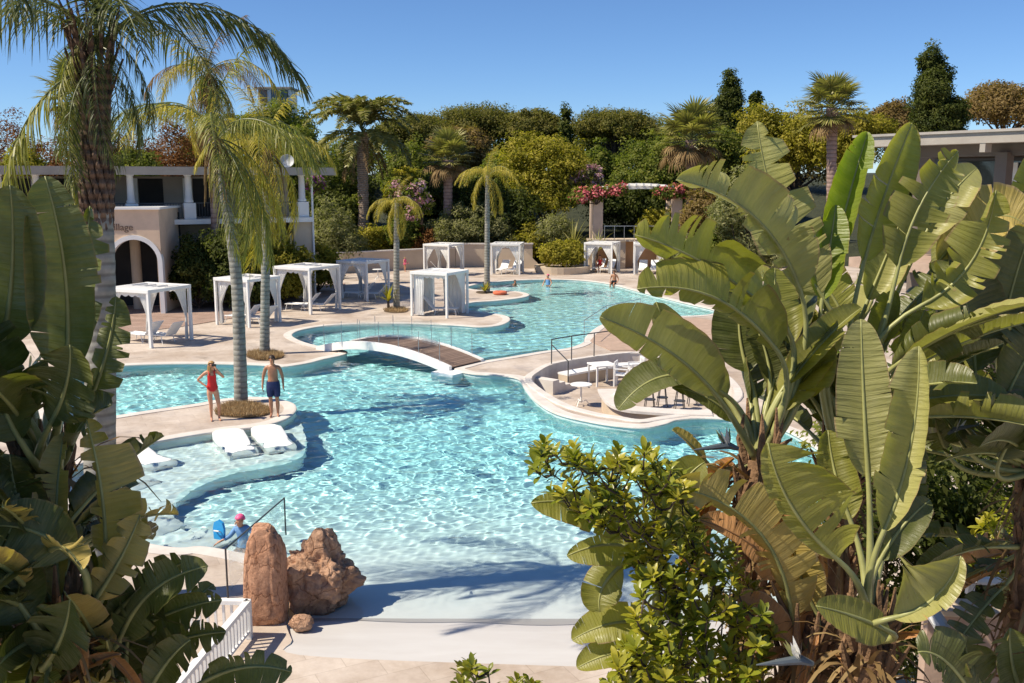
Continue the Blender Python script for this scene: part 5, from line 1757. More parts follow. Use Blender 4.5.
shr = [
    (335, 196, 252, 71.5, 62, 'foliage_olive', 'grey-green spiky shrub at the end of the gallery building', .30),
    (372, 222, 258, 77, 40, 'foliage_yellow', 'bright yellow-green shrub behind the big date palm trunk', .55),
    (402, 214, 254, 77.5, 44, 'foliage_green', 'green shrub left of the small palm with pink flowers', .55),
    (425, 226, 255, 77, 26, 'foliage_rust', 'small rusty red shrub on the cream wall beyond the small palm', .5),
    (462, 198, 252, 77.6, 62, 'foliage_olive', 'olive oleander shrub behind the pink-trunked fan palm', .3),
    (500, 208, 256, 77.8, 40, 'foliage_olive', 'olive shrub right of the tall slim palm', .3),
    (528, 222, 258, 77.2, 40, 'foliage_yellow', 'ragged yellow-green shrub beside the stair flank', .4),
    (556, 208, 258, 77, 44, 'foliage_olive', 'loose grey-green shrub left of the pink-flowered pillar', .3),
    (352, 176, 240, 80, 40, 'foliage_green', 'mid green shrub at the foot of the tall dark tree', .5),
    (745, 151, 185, 58, 80, 'foliage_olive', 'large pale olive shrub behind the tips of the giant leaves', .3),
    (682, 232, 285, 62, 44, 'foliage_olive', 'yellowish shrub at the right end of the far cabanas', .4),
    (706, 222, 285, 58, 44, 'foliage_green', 'leafy green shrub beside the far pool behind the giant leaves', .5),
    (662, 206, 245, 79, 50, 'foliage_yellow', 'yellow-green hedge under the pergola roof', .5),
    (700, 178, 215, 72, 46, 'foliage_brown', 'brownish shrub below the fan palm left of the olive shrub', .4),
]
for i, (px, yt, yb, Y, wp, mat_, lab, asp) in enumerate(shr):
    tree('shrub', lab, 'shrub', px, yt, yb, Y, wp, mat_, 200 + i, group=SG, blobs=mound, trunk_frac=0, aspect=asp, clump=.42, leaf=.24)
tree('yellow_shrub', 'round bright yellow shrub in the planter by the far pool edge', 'shrub', 562, 240, 268, 70.5, 42, 'foliage_yellow', 230, blobs=mound, trunk_frac=0, base_z=.45, clump=.36, leaf=.20)
q = G(562, 272)
tag(MB().lathe([(2.0, 0), (2.05, .5), (1.80, .5), (1.75, .38), (0, .38)], 28).build('planter', 'render_cream'), 'low round cream planter under the yellow shrub', 'planter').location = (q.x, 70.5, 0)
# hedges below the gallery
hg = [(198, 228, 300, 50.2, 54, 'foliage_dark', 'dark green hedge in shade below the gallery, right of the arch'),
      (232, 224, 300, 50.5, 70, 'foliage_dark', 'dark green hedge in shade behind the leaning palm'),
      (283, 232, 275, 53.0, 62, 'foliage_yellow', 'sunlit yellow-green shrub at the foot of the building end wall'),
      (318, 238, 272, 58.0, 44, 'foliage_yellow', 'sunlit green shrub trailing over the left end of the cream wall'),
      (262, 218, 262, 53.5, 40, 'foliage_yellow', 'yellow-green climber on the balcony below the golden palm')]
for i, (px, yt, yb, Y, wp, mat_, lab) in enumerate(hg):
    tree('hedge_shrub', lab, 'shrub', px, yt, yb, Y, wp, mat_, 260 + i, blobs=mound, trunk_frac=0, base_z=0, clump=.34, leaf=.17, dens=1.3)
# bougainvillea on the pergola and pink oleander
def bloom(label, px, py, Y, wpx, hpx, mat_, seed, dens=1.0, green='foliage_green'):
    c = P(px, py, Y)
    t = thing('bougainvillea', label, 'climber', c)
    w_, h = wpx / FPX * Y, hpx / FPX * Y
    rng = np.random.default_rng(seed)
    bl = [(rng.uniform(-.4, .4) * w_, rng.uniform(-.1, .1) * w_, rng.uniform(-.25, .25) * h, w_ * .16, w_ * .12, h * .22) for k in range(7)]
    v, f, ti = crown_np(bl, .22, .30, dens * .5, seed); mesh_np('flowers', v, f, mat_, t, tint=ti)
    v, f, ti = crown_np(bl, .24, .34, dens * .9, seed + 5); mesh_np('leaves', v, f, green, t, tint=ti)
    mb = MB()
    for b in bl: mb.tube([(0, 0, -h * .5), (b[0] * .5, b[1] * .5, b[2] - h * .2), b[:3]], [.05, .035, .015], 5)
    mb.build('stem', 'branch_bark', t)
bloom('pink-red bougainvillea over the left pillar of the pergola', 597, 193, 75.5, 52, 22, 'flower_pink', 301)
bloom('pink bougainvillea over the right end of the pergola', 668, 193, 75.8, 40, 16, 'flower_pink', 302)
bloom('pale pink oleander blossom behind the small yellow-crowned palm', 405, 192, 62, 36, 26, 'flower_pale', 303)
bloom('pale pink oleander blossom left of the pink-trunked fan palm', 422, 206, 74, 30, 36, 'flower_pale', 304)
bloom('magenta flowers at the corner of the gallery building', 316, 183, 62, 11, 16, 'flower_magenta', 305)
bloom('pale blossom on the slope left of the pergola end', 585, 175, 83, 34, 22, 'flower_pale', 306, .5, 'foliage_olive')

# ------------------------------------------------------------------ palms
def rachis(L_, a0, a1, n=26, pw=.85, tw=0.0):
    pts = [Vector((0, 0, 0))]
    for i in range(n):
        a = a0 + (a1 - a0) * ((i + .5) / n) ** pw
        s = L_ / n
        pts.append(pts[-1] + Vector((math.cos(a) * s, math.sin(tw * i / n) * s * .5, math.sin(a) * s)))
    return pts
def feather(name, L_, a0, a1, mat_, seed, nl=64, ll=.7, lw=.035, droop=1.0, spread=.9, pw=.85, start=.14, thick=.028, two=True):
    """feather frond: rachis along +X, leaflets of three segments hanging from both sides"""
    rng = np.random.default_rng(seed)
    pts = rachis(L_, R(a0), R(a1), pw=pw, tw=rng.uniform(-.5, .5))
    A_ = np.array([tuple(p) for p in pts])
    n = len(A_)
    u = np.linspace(start, .995, nl)
    u = np.r_[u, u] + rng.normal(0, .004, 2 * nl)
    u = np.clip(u, start, .999)
    side = np.r_[np.ones(nl), -np.ones(nl)]
    fi = u * (n - 1); i0 = np.minimum(fi.astype(int), n - 2); fr = (fi - i0)[:, None]
    p0 = A_[i0] * (1 - fr) + A_[i0 + 1] * fr
    tg = A_[i0 + 1] - A_[i0]; tg /= np.linalg.norm(tg, axis=1, keepdims=True)
    sd = np.cross(tg, np.array([0, 0, 1.0])); sd /= np.maximum(np.linalg.norm(sd, axis=1, keepdims=True), .05)
    sd = sd * side[:, None]
    upv = np.cross(sd * side[:, None], tg)
    ln = ll * (np.sin(np.clip(u, 0, 1) * math.pi * .92 + .12) ** .6) * rng.uniform(.8, 1.15, len(u))
    d0 = sd * spread + tg * .55 + upv * rng.uniform(-.25, .55, (len(u), 1)) + rng.normal(0, .10, (len(u), 3))
    d0 /= np.linalg.norm(d0, axis=1, keepdims=True)
    K = 4
    V = np.empty((len(u), K + 1, 2, 3)); pcur = p0.copy(); d = d0.copy()
    wv = np.array([.55, 1.0, .9, .6, .08]) * lw
    wd = np.cross(d0, rng.normal(size=d0.shape) * .5 + np.array([0, 0, 1.0])); wd /= np.maximum(np.linalg.norm(wd, axis=1, keepdims=True), 1e-4)
    for k in range(K + 1):
        V[:, k, 0] = pcur - wd * wv[k] / 2; V[:, k, 1] = pcur + wd * wv[k] / 2
        d = d + np.array([0, 0, -.42 * droop]) * rng.uniform(.6, 1.3, (len(u), 1)); d /= np.linalg.norm(d, axis=1, keepdims=True)
        pcur = pcur + d * (ln / K)[:, None]
    base = (np.arange(len(u)) * (K + 1) * 2)[:, None]
    F = np.concatenate([base + np.array([[2 * k, 2 * k + 1, 2 * k + 3, 2 * k + 2]]) for k in range(K)])
    ti = np.repeat(np.clip(rng.uniform(.1, .9, len(u)), 0, 1), (K + 1) * 2)
    mb = MB().tube(pts, [thick * (1 - .8 * i / (n - 1)) for i in range(n)], 5)
    nv = V.reshape(-1, 3)
    vs = np.r_[nv, np.array([tuple(x) for x in mb.v])]
    fs = [tuple(q) for q in F] + [tuple(i + len(nv) for i in q) for q in mb.f]
    me_o = mesh_np(name, vs, fs, [mat_, 'stem_green'], None, tint=np.r_[ti, np.full(len(mb.v), .6)], mi=[0] * len(F) + [1] * len(mb.f))
    me = me_o.data
    bpy.data.objects.remove(me_o)
    return me
feather_mesh = feather
def fan_mesh(name, mat_, seed, pet=1.0, R_=.95, n=34, droop=.25):
    rng = np.random.default_rng(seed)
    V, F, T, MI = [], [], [], []
    mb = MB().tube([(0, 0, 0), (pet * .5, 0, .03), (pet, 0, 0)], [.035, .025, .02], 5)
    for k in range(n):
        a = R(-150 + 300 * k / (n - 1))
        d = Vector((math.cos(a), math.sin(a), rng.uniform(-.05, .12)))
        s = Vector((-math.sin(a), math.cos(a), 0))
        ln = R_ * (1 - .25 * abs(a) / 2.6) * rng.uniform(.85, 1.08)
        o = len(V)
        p = Vector((pet, 0, 0))
        for i, (u, wv) in enumerate(((0, .012), (.4, .042), (.72, .034), (1.0, .004))):
            q = p + d * ln * u + Vector((0, 0, -droop * (max(0, u - .45) ** 1.6) * 1.6 * ln))
            V += [tuple(q - s * wv), tuple(q + s * wv)]
        F += [(o + 2 * i, o + 2 * i + 1, o + 2 * i + 3, o + 2 * i + 2) for i in range(3)]
        T += [rng.uniform(.1, .9)] * 8
    nf, nv = len(F), len(V)
    o = mesh_np(name, V + mb.v, F + [tuple(i + nv for i in q) for q in mb.f], [mat_, 'stem_green'], None, tint=T + [.5] * len(mb.v), mi=[0] * nf + [1] * len(mb.f))
    me = o.data
    bpy.data.objects.remove(o)
    return me
def put_frond(me, parent, az, tilt=0.0, sc=1.0, roll=0.0, loc=(0, 0, 0), nm='frond'):
    o = bpy.data.objects.new(nm, me)
    COL.objects.link(o); child(o, parent)
    o.rotation_euler = (R(roll), -R(tilt), R(az))
    o.scale = (sc, sc, sc)
    o.location = loc
    return o
def palm_trunk(parent, base, pts, rad, mat_, ringed=.012, name='trunk', n=14):
    """pts relative to base"""
    path = catmull(pts, 12, False)
    m_ = len(path)
    rr = []
    for i in range(m_):
        u = i / (m_ - 1) * (len(rad) - 1)
        k = min(int(u), len(rad) - 2)
        r = rad[k] + (rad[k + 1] - rad[k]) * (u - k)
        rr.append(r + (ringed if i % 2 else -ringed))
    mb = MB().tube(path, rr, n)
    return mb.build(name, mat_, parent, smooth=True)

QG = {m_: [feather_mesh('frond', 4.4, 60, -84, m_, 40 + k, nl=78, ll=.98, lw=.027, droop=1.3, pw=.75) for k in range(2)] +
          [feather_mesh('frond', 4.2, 22, -89, m_, 50 + k, nl=74, ll=.95, lw=.027, droop=1.5, pw=.42) for k in range(2)] +
          [feather_mesh('frond', 3.8, 82, 10, m_, 60, nl=62, ll=.8, lw=.034, droop=.8)] for m_ in ('palm_green', 'palm_dark', 'palm_gold', 'palm_dry')}
def seeds(parent, loc, n, length, seed):
    rng = np.random.default_rng(seed)
    mb = MB()
    for k in range(n):
        a = rng.uniform(0, 6.28); r = rng.uniform(.05, .35)
        p = Vector((r * math.cos(a) * .5, r * math.sin(a) * .5, rng.uniform(-.1, .2)))
        mb.tube([p, p + Vector((r * math.cos(a), r * math.sin(a), -length * .4)), p + Vector((r * 1.3 * math.cos(a), r * 1.3 * math.sin(a), -length * rng.uniform(.7, 1.2)))], [.016, .022, .012], 4, cap=False)
    o = mb.build('seed_cluster', 'palm_dry', parent); o.location = loc
    at = o.data.attributes.new('tint', 'FLOAT', 'POINT'); at.data.foreach_set('value', rng.random(len(o.data.vertices)).astype(np.float32))
    return o

# thick queen palm at the left, close to the camera
PY = 14.5
base = P(103, 624, PY); base.z = 0
pt_ = [(P(px, py, PY) - base) for px, py in ((100, 560), (100, 450), (101, 340), (100, 240), (97, 150), (98, 84))]
pt_ = [Vector((0, 0, -.1))] + pt_[1:]
p1_ = thing('queen_palm', 'thick-trunked palm close by at the left with long drooping dark fronds', 'palm tree', base)
palm_trunk(p1_, base, pt_, [.26, .235, .225, .205, .14, .07], 'palm_bark', .003, n=18)
# old leaf bases round the upper trunk
rng = np.random.default_rng(5)
mb = MB()
for k in range(95):
    u = k / 95
    py = 240 - u * 95
    c = P(98.5 - u * 2, py, PY) - base
    a = k * 2.4
    r = .155 + .035 * math.sin(u * math.pi)
    o = Vector((math.cos(a), math.sin(a), 0))
    mb.tube([c + o * (r - .06) - Vector((0, 0, .1)), c + o * (r + .025) + Vector((0, 0, .06 + .05 * rng.random())), c + o * (r + .0 + .07 * rng.random()) + Vector((0, 0, .22 + .16 * rng.random()))], [.05, .045, .012], 5)
mb.build('leaf_base', 'boot_bark', p1_, smooth=True)
mb = MB()
for k in range(26):      # stalks of living and dead fronds standing round the top of the trunk
    a = k * 2.4; u = k / 26
    o = Vector((math.cos(a), math.sin(a), 0))
    c = P(97.5, 165 - 70 * u, PY) - base
    mb.tube([c + o * .08, c + o * (.15 + .05 * rng.random()) + Vector((0, 0, .45)), c + o * (.20 + .10 * rng.random()) + Vector((0, 0, 1.0)), c + o * (.34 + .16 * rng.random()) + Vector((0, 0, 1.5 + .2 * rng.random()))], [.045, .04, .026, .016], 5)
mb.build('leaf_stalk', 'boot_bark', p1_, smooth=True)
ctr = P(99, 48, PY) - base
for az, tilt, sc, v_, m_ in ((4, 14, .86, 0, 'palm_dark'), (12, 20, .8, 1, 'palm_dark'), (282, -6, .5, 3, 'palm_dark'), (250, -10, .5, 2, 'palm_dark'), (178, 14, .85, 1, 'palm_dark'), (172, 6, .95, 0, 'palm_dark'), (205, -8, .85, 2, 'palm_green'), (60, 5, .8, 1, 'palm_dark'), (120, 0, .85, 1, 'palm_dark'), (240, 8, .8, 1, 'palm_dark'),
                             (150, -25, .7, 3, 'palm_green'), (40, 15, .9, 4, 'palm_dark'), (130, 18, .9, 4, 'palm_dark'), (260, 12, .85, 4, 'palm_dark'), (330, 15, .9, 4, 'palm_dark'), (190, 25, .9, 4, 'palm_dark'), (270, 22, .9, 1, 'palm_dark'),
                             (25, -10, .42, 3, 'palm_dark'), (330, -8, .40, 2, 'palm_dark'), (90, -10, .5, 3, 'palm_dark'), (215, -22, .55, 3, 'palm_green'), (300, 20, .75, 0, 'palm_dark'), (80, 24, .95, 4, 'palm_dark'), (345, 22, .85, 4, 'palm_dark'), (350, -15, .36, 3, 'palm_dark')):
    put_frond(QG[m_][v_], p1_, az, tilt, sc, loc=ctr + Vector((0, 0, random.uniform(-.3, .25))))

def palm(name, label, base, top, r, bark_m, fr, mats, sc=1.0, mid=(0, 0), ringed=.004, seedn=0, group='queen palms round the pool'):
    base = Vector(base)
    t = thing(name, label, 'palm tree', base, 0, group)
    tp = Vector(top) - base
    m1 = tp * .5 + Vector((mid[0], mid[1], 0))
    palm_trunk(t, base, [Vector((0, 0, -.1)), tp * .22 + Vector((mid[0], mid[1], 0)) * .55, m1, tp * .78 + Vector((mid[0], mid[1], 0)) * .6, tp], [r * 1.15, r, r * .92, r * .85, r * .62], bark_m, ringed)
    for i, (az, tilt, v_) in enumerate(fr):
        m_ = mats[i % len(mats)]
        put_frond(QG[m_][v_], t, az, tilt, sc * random.uniform(.9, 1.08), loc=tp + Vector((0, 0, random.uniform(-.15, .15))))
    if seedn: seeds(t, tp + Vector((.1, -.2, -.1)), seedn, 1.6, seedn)
    return t
full = [(0, 4, 0), (48, 8, 1), (95, 0, 0), (140, 6, 1), (185, 5, 0), (232, 0, 1), (275, 8, 0), (320, 2, 1), (25, -18, 2), (75, -22, 3), (125, -16, 2), (170, -25, 3), (215, -18, 2), (262, -24, 3), (305, -18, 2), (350, -22, 3), (10, 14, 4), (130, 16, 4), (250, 12, 4)]
b0 = G(241, 403); 
palm('queen_palm', 'leaning palm with slim grey-green trunk between the woman and the man', b0, P(216, 142, b0.y + .4), .185, 'palm_bark', [(0, 6, 0), (35, 12, 1), (90, 8, 0), (165, 26, 0), (200, 30, 1), (235, 18, 0), (280, 12, 1), (330, 4, 1), (10, -4, 2), (340, -12, 3), (315, -6, 2), (40, -14, 3), (70, -10, 2), (290, -16, 3), (20, -22, 2), (355, -28, 3), (30, 18, 4), (200, 20, 4)], ['palm_green', 'palm_green', 'palm_gold'], .98, mid=(.22, 0), seedn=30)
b0 = G(264.5, 354)
palm('queen_palm', 'golden palm with straight trunk behind the leaning palm', b0, P(267, 150, b0.y), .175, 'palm_bark', full[::2] + full[1::4], ['palm_gold'], .82, seedn=24)
b0 = G(219, 306)
palm('queen_palm', 'tall palm with pinkish trunk rising in front of the dark hedge', b0, P(208, 76, b0.y), .22, 'palm_bark_pink', full, ['palm_gold', 'palm_dry', 'palm_gold'], 1.05, seedn=170)
b0 = G(487, 292)
few = [(0, 10, 0), (45, 6, 1), (90, 10, 0), (135, 6, 1), (180, 10, 0), (225, 8, 1), (270, 6, 0), (315, 10, 1), (20, -12, 2), (160, -12, 2), (200, -10, 3), (340, -12, 3), (290, -14, 2), (60, 16, 4)]
palm('queen_palm', 'tall slim grey-trunked palm with yellow drooping crown on the small peninsula', b0, P(487.5, 175, b0.y), .17, 'palm_bark', few, ['palm_gold'], .62)
b0 = G(396.5, 309)
palm('queen_palm', 'small palm with short yellow crown and a yellow plant at its foot', b0, P(396.5, 203, b0.y), .165, 'palm_bark', [(a, tl - 14, v_) for a, tl, v_ in few], ['palm_gold'], .48)
# big date palm by the wall
PHX = [feather_mesh('frond', 4.2, 72, -48, 'palm_fan', 80 + k, nl=80, ll=.62, lw=.10, droop=.25, spread=.8, pw=.9) for k in range(2)] + [feather_mesh('frond', 4.2, 25, -60, 'palm_fan', 85, nl=76, ll=.62, lw=.10, droop=.35, pw=.8), feather_mesh('frond', 3.2, -35, -85, 'palm_dry', 86, nl=60, ll=.45, lw=.04, droop=.6)]
b0 = Vector(((364.5 - 512) / FPX * 79, 79, 1.2))
dp = thing('date_palm', 'big date palm with rough thick trunk behind the cream wall', 'palm tree', b0)
tp = P(362, 132, 79) - b0
palm_trunk(dp, b0, [Vector((0, 0, -.2)), tp * .3, tp * .7, tp], [.56, .44, .44, .56], 'phoenix_bark', .035)
rng = np.random.default_rng(12)
for k in range(48):
    az = k * 137.5; u = k / 48
    put_frond(PHX[k % 2 if u < .62 else (2 if u < .85 else 3)], dp, az, 16 - 62 * max(0, u - .2) if u < .62 else rng.uniform(-12, 5), 1.22 * rng.uniform(.9, 1.1), loc=tp + Vector((0, 0, .5 - u * .9)))
# fan palms
FANS = [fan_mesh('fan_leaf', 'palm_fan', 90 + k, 1.0, .95) for k in range(2)] + [fan_mesh('fan_leaf', 'palm_dry', 95, .9, .8, droop=.9)]
def fan_palm(label, px, ybase, ytop, Y, r, sc, bark_m='palm_bark_pink', nfr=34, dry=.72):
    x = (px - 512) / FPX * Y
    zb = float(terrain_z(np.array(x), np.array(float(Y))))
    b = Vector((x, Y, zb))
    t = thing('fan_palm', label, 'palm tree', b, 0, 'fan palms on the slope')
    tp = P(px, ytop, Y) - b
    palm_trunk(t, b, [Vector((0, 0, -.2)), tp * .35, tp * .7, tp], [r * 1.1, r, r, r * 1.25], bark_m, .02)
    for k in range(nfr):
        u = k / nfr
        el = 68 - 108 * u
        put_frond(FANS[k % 2 if u < dry else 2], t, k * 137.5, el, sc * random.uniform(.85, 1.1), loc=tp + Vector((0, 0, .35 - .7 * u)), nm='fan_leaf')
fan_palm('fan palm with pink-brown trunk left of the slim yellow palm', 448, 250, 160, 78, .36, 1.35)
fan_palm('fan palm with dry skirt rising left of the conical cypress', 691, 200, 140, 76, .36, 1.75)
fan_palm('tall fan palm on the skyline above the giant leaves', 832, 165, 108, 62, .30, 1.3, dry=.9)
fan_palm('fan palm half hidden behind the thick palm trunk at the left', 78, 160, 100, 52, .30, 1.2)

# yuccas / young palms by the pillar, plants at the feet of the palms
def rosette(name, label, cat_, loc, n, ln, w_, mat_, seed, el=(20, 80), group=None, stem=.0):
    rng = np.random.default_rng(seed)
    t = thing(name, label, cat_, loc, 0, group)
    V, F, T = [], [], []
    for k in range(n):
        a = k * 2.4; e = R(rng.uniform(*el)); l = ln * rng.uniform(.7, 1.15)
        d = Vector((math.cos(a) * math.cos(e), math.sin(a) * math.cos(e), math.sin(e))); s = Vector((-math.sin(a), math.cos(a), 0))
        p = Vector((0, 0, stem)); o = len(V)
        for i, wv in enumerate((.5, 1, .8, .45, .04)):
            V += [tuple(p - s * w_ * wv / 2), tuple(p + s * w_ * wv / 2)]
            p = p + d * l / 4; d = (d + Vector((0, 0, -.22))).normalized()
        F += [(o + 2 * i, o + 2 * i + 1, o + 2 * i + 3, o + 2 * i + 2) for i in range(4)]
        T += [rng.uniform(.1, .95)] * 10
    mesh_np('leaves', V, F, mat_, t, tint=T)
    if stem: MB().tube([(0, 0, 0), (0, 0, stem)], [.09, .06], 7).build('stem', 'branch_bark', t)
    return t
rosette('young_palm', 'young spreading palm left of the pink-flowered pillar', 'plant', P(573, 250, 74.3) * 1.0 - Vector((0, 0, 1.2)), 30, 2.4, .16, 'palm_fan', 1, (15, 85), stem=1.3)
rosette('young_palm', 'young spreading palm directly in front of the pink-flowered pillar', 'plant', P(597, 250, 73.2) - Vector((0, 0, 1.3)), 26, 1.9, .15, 'palm_fan', 2, (15, 85), stem=1.2)
rosette('yellow_plant', 'yellow spiky plant at the foot of the small palm', 'plant', G(388.5, 310), 34, 1.0, .09, 'foliage_yellow', 3, (25, 85), stem=.45)
rosette('yellow_plant', 'small yellow-green plant at the foot of the tall slim palm', 'plant', G(485, 293), 26, .75, .09, 'foliage_yellow', 4, (20, 80), stem=.1)
for i, (px, lab) in enumerate(((700, 'spiky yellow plant by the far water, behind the giant leaf tips'), (330, 'spiky pale plant in front of the grey-green shrub'))):
    rosette('spiky_plant', lab, 'plant', P(px, 262, 66) - Vector((0, 0, .6)), 40, 1.7, .10, 'foliage_olive', 6 + i, (15, 85))
# dry grass round the palm feet
def grass(name, label, poly_px, n, h, seed):
    rng = np.random.default_rng(seed)
    poly = [(p.x, p.y) for p in (G(*q) for q in poly_px)]
    xs_ = np.array(poly); lo, hi = xs_.min(0), xs_.max(0)
    pts = rng.uniform(lo, hi, (n * 3, 2)); pts = pts[inside(poly, pts[:, 0], pts[:, 1])][:n]
    k = len(pts)
    P0 = np.c_[pts, np.full(k, .01)]
    D = np.c_[rng.normal(0, .6, (k, 2)), np.ones(k)]
    v, f = quads(P0, D, unit(rng, k), h * rng.uniform(.5, 1.3, k), np.full(k, .013))
    tag(mesh_np(name, v, f, 'dry_grass', tint=np.repeat(rng.random(k), 4)), label, 'grass', kind='stuff')
grass('dry_grass', 'dry straw-coloured grass round the foot of the leaning palm', [(215, 413), (219, 408), (228, 404.5), (245, 403.5), (258, 405), (269, 409), (272, 412), (266, 415.5), (250, 418), (234, 417.5), (220, 416)], 7500, .15, 1)
grass('dry_grass', 'dry straw-coloured grass round the foot of the golden palm', [(247, 357), (249, 354), (258, 352.3), (272, 352.5), (283, 355), (282, 358), (272, 360.3), (258, 360.5)], 5200, .2, 2)
grass('dry_grass', 'low green-brown grass round the foot of the small palm', [(384, 310.5), (390, 308.5), (398, 308), (406, 309.2), (408.5, 311), (404, 312.6), (394, 313), (386, 312)], 1500, .2, 3)
# ================================================================== giant strelitzias in front
def prof(u):
    u = np.clip(u, 0, 1)
    return np.where(u < .34, np.sqrt(np.clip(1 - ((.34 - u) / .34) ** 2, 0, 1)) ** .9, np.sqrt(np.clip(1 - ((u - .34) / .66) ** 2.3, 0, 1)))
def paddle(parent, org, base, tip, W, facing, bend=Vector((0, 0, 0)), fa=10, fb=10, wa_=1.0, wb_=1.0, tears=0, mat_='paddle_green', seed=0, crown=None, curl=.35, rib=1.0, label=None, gap=1.0):
    """one torn paddle leaf: blade halves either side of the midrib, folded by fa / fb, plus its stalk down to the crown"""
    rng = np.random.default_rng(seed)
    B, T = np.array(base), np.array(tip)
    Cc = (B + T) / 2 + np.array(bend)
    def mid(u):
        u = np.asarray(u)[..., None]
        return B * (1 - u) ** 2 + Cc * 2 * u * (1 - u) + T * u ** 2
    def tan(u):
        u = np.asarray(u)[..., None]
        d = 2 * (1 - u) * (Cc - B) + 2 * u * (T - Cc)
        return d / np.linalg.norm(d, axis=-1, keepdims=True)
    fc = np.array(Vector(facing).normalized())
    V, F, UV, MI = [], [], [], []
    cols = 8
    for side, fold, ws in ((1, R(fa), wa_), (-1, R(fb), wb_)):
        nt_ = tears if tears < 3 else max(1, int(tears * rng.uniform(.7, 1.2)))
        nt_ = nt_ + int(rng.integers(0, 3)) if W > .3 else nt_
        br = np.sort(np.r_[0, rng.uniform(.10, .95, nt_), 1])
        for a, b in zip(br[:-1], br[1:]):
            if b - a < .02: continue
            m_ = max(3, int((b - a) * 44))
            droop = rng.normal(0, .45 if nt_ >= 6 else .16) if nt_ else 0
            v0 = rng.uniform(.12, .55)
            uu = np.linspace(a, b, m_)
            vv = np.linspace(0, 1, cols)
            Ug, Vg = np.meshgrid(uu, vv, indexing='ij')
            sh = np.clip((Vg - v0) / (1 - v0), 0, 1) if nt_ else 0 * Vg
            cen = (a + b) / 2
            span = (b - a)
            Us = Ug + (cen - Ug) * sh * (min(.50, .066 / span) if nt_ >= 6 else min(.07, .010 / span)) * gap * (1 if nt_ else 0)
            M_, T_ = mid(Us), tan(Us)
            N_ = fc - (T_ @ fc)[..., None] * T_
            N_ /= np.linalg.norm(N_, axis=-1, keepdims=True)
            S_ = np.cross(T_, N_) * side
            wv = W / 2 * ws * prof(Us)
            r = Vg * wv
            ang = fold + curl * Vg * .6 * (1 if side > 0 else 1) + droop * sh
            rip = .010 * np.sin(Us * 55 + side) * Vg * W
            pos = M_ + S_ * (r * np.cos(ang))[..., None] + N_ * (r * np.sin(ang) + rip)[..., None] + T_ * (Vg * wv * .30 * (1 - Us))[..., None]
            o = len(V)
            V += pos.reshape(-1, 3).tolist()
            UV += np.stack([Us, Vg], -1).reshape(-1, 2).tolist()
            for i in range(m_ - 1):
                for j in range(cols - 1):
                    q = (o + i * cols + j, o + i * cols + j + 1, o + (i + 1) * cols + j + 1, o + (i + 1) * cols + j)
                    F.append(q if side > 0 else q[::-1]); MI.append(0)
    # midrib and stalk
    pts = [Vector(p) for p in mid(np.linspace(0, 1, 14))]
    rads = list(np.linspace(.017, .004, 14) * rib)
    if crown is not None:
        c = Vector(crown); b_ = Vector(base)
        t0 = Vector(tan(0.0)); ln = (b_ - c).length
        h = b_ - t0 * ln * .45
        st_ = []
        for k in range(9):
            u = k / 9
            st_.append(c * (1 - u) ** 2 + h * 2 * u * (1 - u) + b_ * u ** 2)
        pts = st_ + pts
        rads = list(np.linspace(.034, .018, 9) * rib) + rads
    mb = MB().tube(pts, rads, 7)
    o = len(V)
    V += [tuple(p) for p in mb.v]; UV += [(0, 0)] * len(mb.v)
    F += [tuple(i + o for i in q) for q in mb.f]; MI += [1] * len(mb.f)
    V = (np.array(V) - np.array(org))
    ob = mesh_np('leaf', V, F, [mat_, 'midrib_dry' if 'dry' in mat_ else 'midrib_pale'], parent, smooth=True, uv=UV, mi=MI)
    if label: ob['label'] = label
    return ob

def strelitzia(label, crown_px, Y, spread=.10, trunk=True, name='strelitzia', tm='fibre_brown'):
    c = P(*crown_px, Y)
    t = thing(name, label, 'plant', (c.x, c.y, 0), 0, 'giant strelitzias framing the view')
    if trunk:
        mb = MB()
        rg = np.random.default_rng(int(crown_px[0]))
        pts = [Vector((rg.normal(0, .02), rg.normal(0, .02), c.z * k / 16)) for k in range(17)]
        mb.tube(pts, [.15 - .05 * k / 16 + .015 * (k % 2) for k in range(17)], 10)
        for k in range(70):      # old leaf sheaths
            z = c.z * (1 - .55 * rg.random() ** 1.5); a = rg.uniform(0, 6.28)
            o = Vector((math.cos(a), math.sin(a), 0)); l = rg.uniform(.2, .6)
            mb.tube([Vector((0, 0, z)) + o * .09, Vector((0, 0, z + l * .5)) + o * (.13 + .04 * rg.random()), Vector((0, 0, z + l)) + o * (.10 + .18 * rg.random())], [.035, .03, .008], 5)
        mb.build('trunk', tm, t, smooth=True)
        V, F, T = [], [], []
        for k in range(170):     # shredded dead sheaths
            z = c.z * (1 - .6 * rg.random() ** 1.3); a = rg.uniform(0, 6.28); l = rg.uniform(.2, .75); wd = rg.uniform(.008, .03)
            o = Vector((math.cos(a), math.sin(a), 0)); s = Vector((-math.sin(a), math.cos(a), 0))
            p = Vector((0, 0, z)) + o * .13; d = (o * rg.uniform(.2, 1.1) + s * rg.normal(0, .35) + Vector((0, 0, rg.uniform(-.6, .9)))).normalized()
            n0 = len(V)
            for i in range(6):
                w_ = wd * (1 - .14 * i)
                sv = (s + o * rg.normal(0, .3)) * w_
                V += [tuple(p - sv), tuple(p + sv)]
                p = p + d * l / 5; d = (d + Vector((0, 0, -.38)) - o * .03).normalized()
            F += [(n0 + 2 * i, n0 + 2 * i + 1, n0 + 2 * i + 3, n0 + 2 * i + 2) for i in range(5)]
            T += [rg.random()] * 12
        mesh_np('dead_sheaths', V, F, 'palm_dry' if tm == 'fibre_brown' else 'palm_green', t, tint=T, smooth=True)
    return t, c

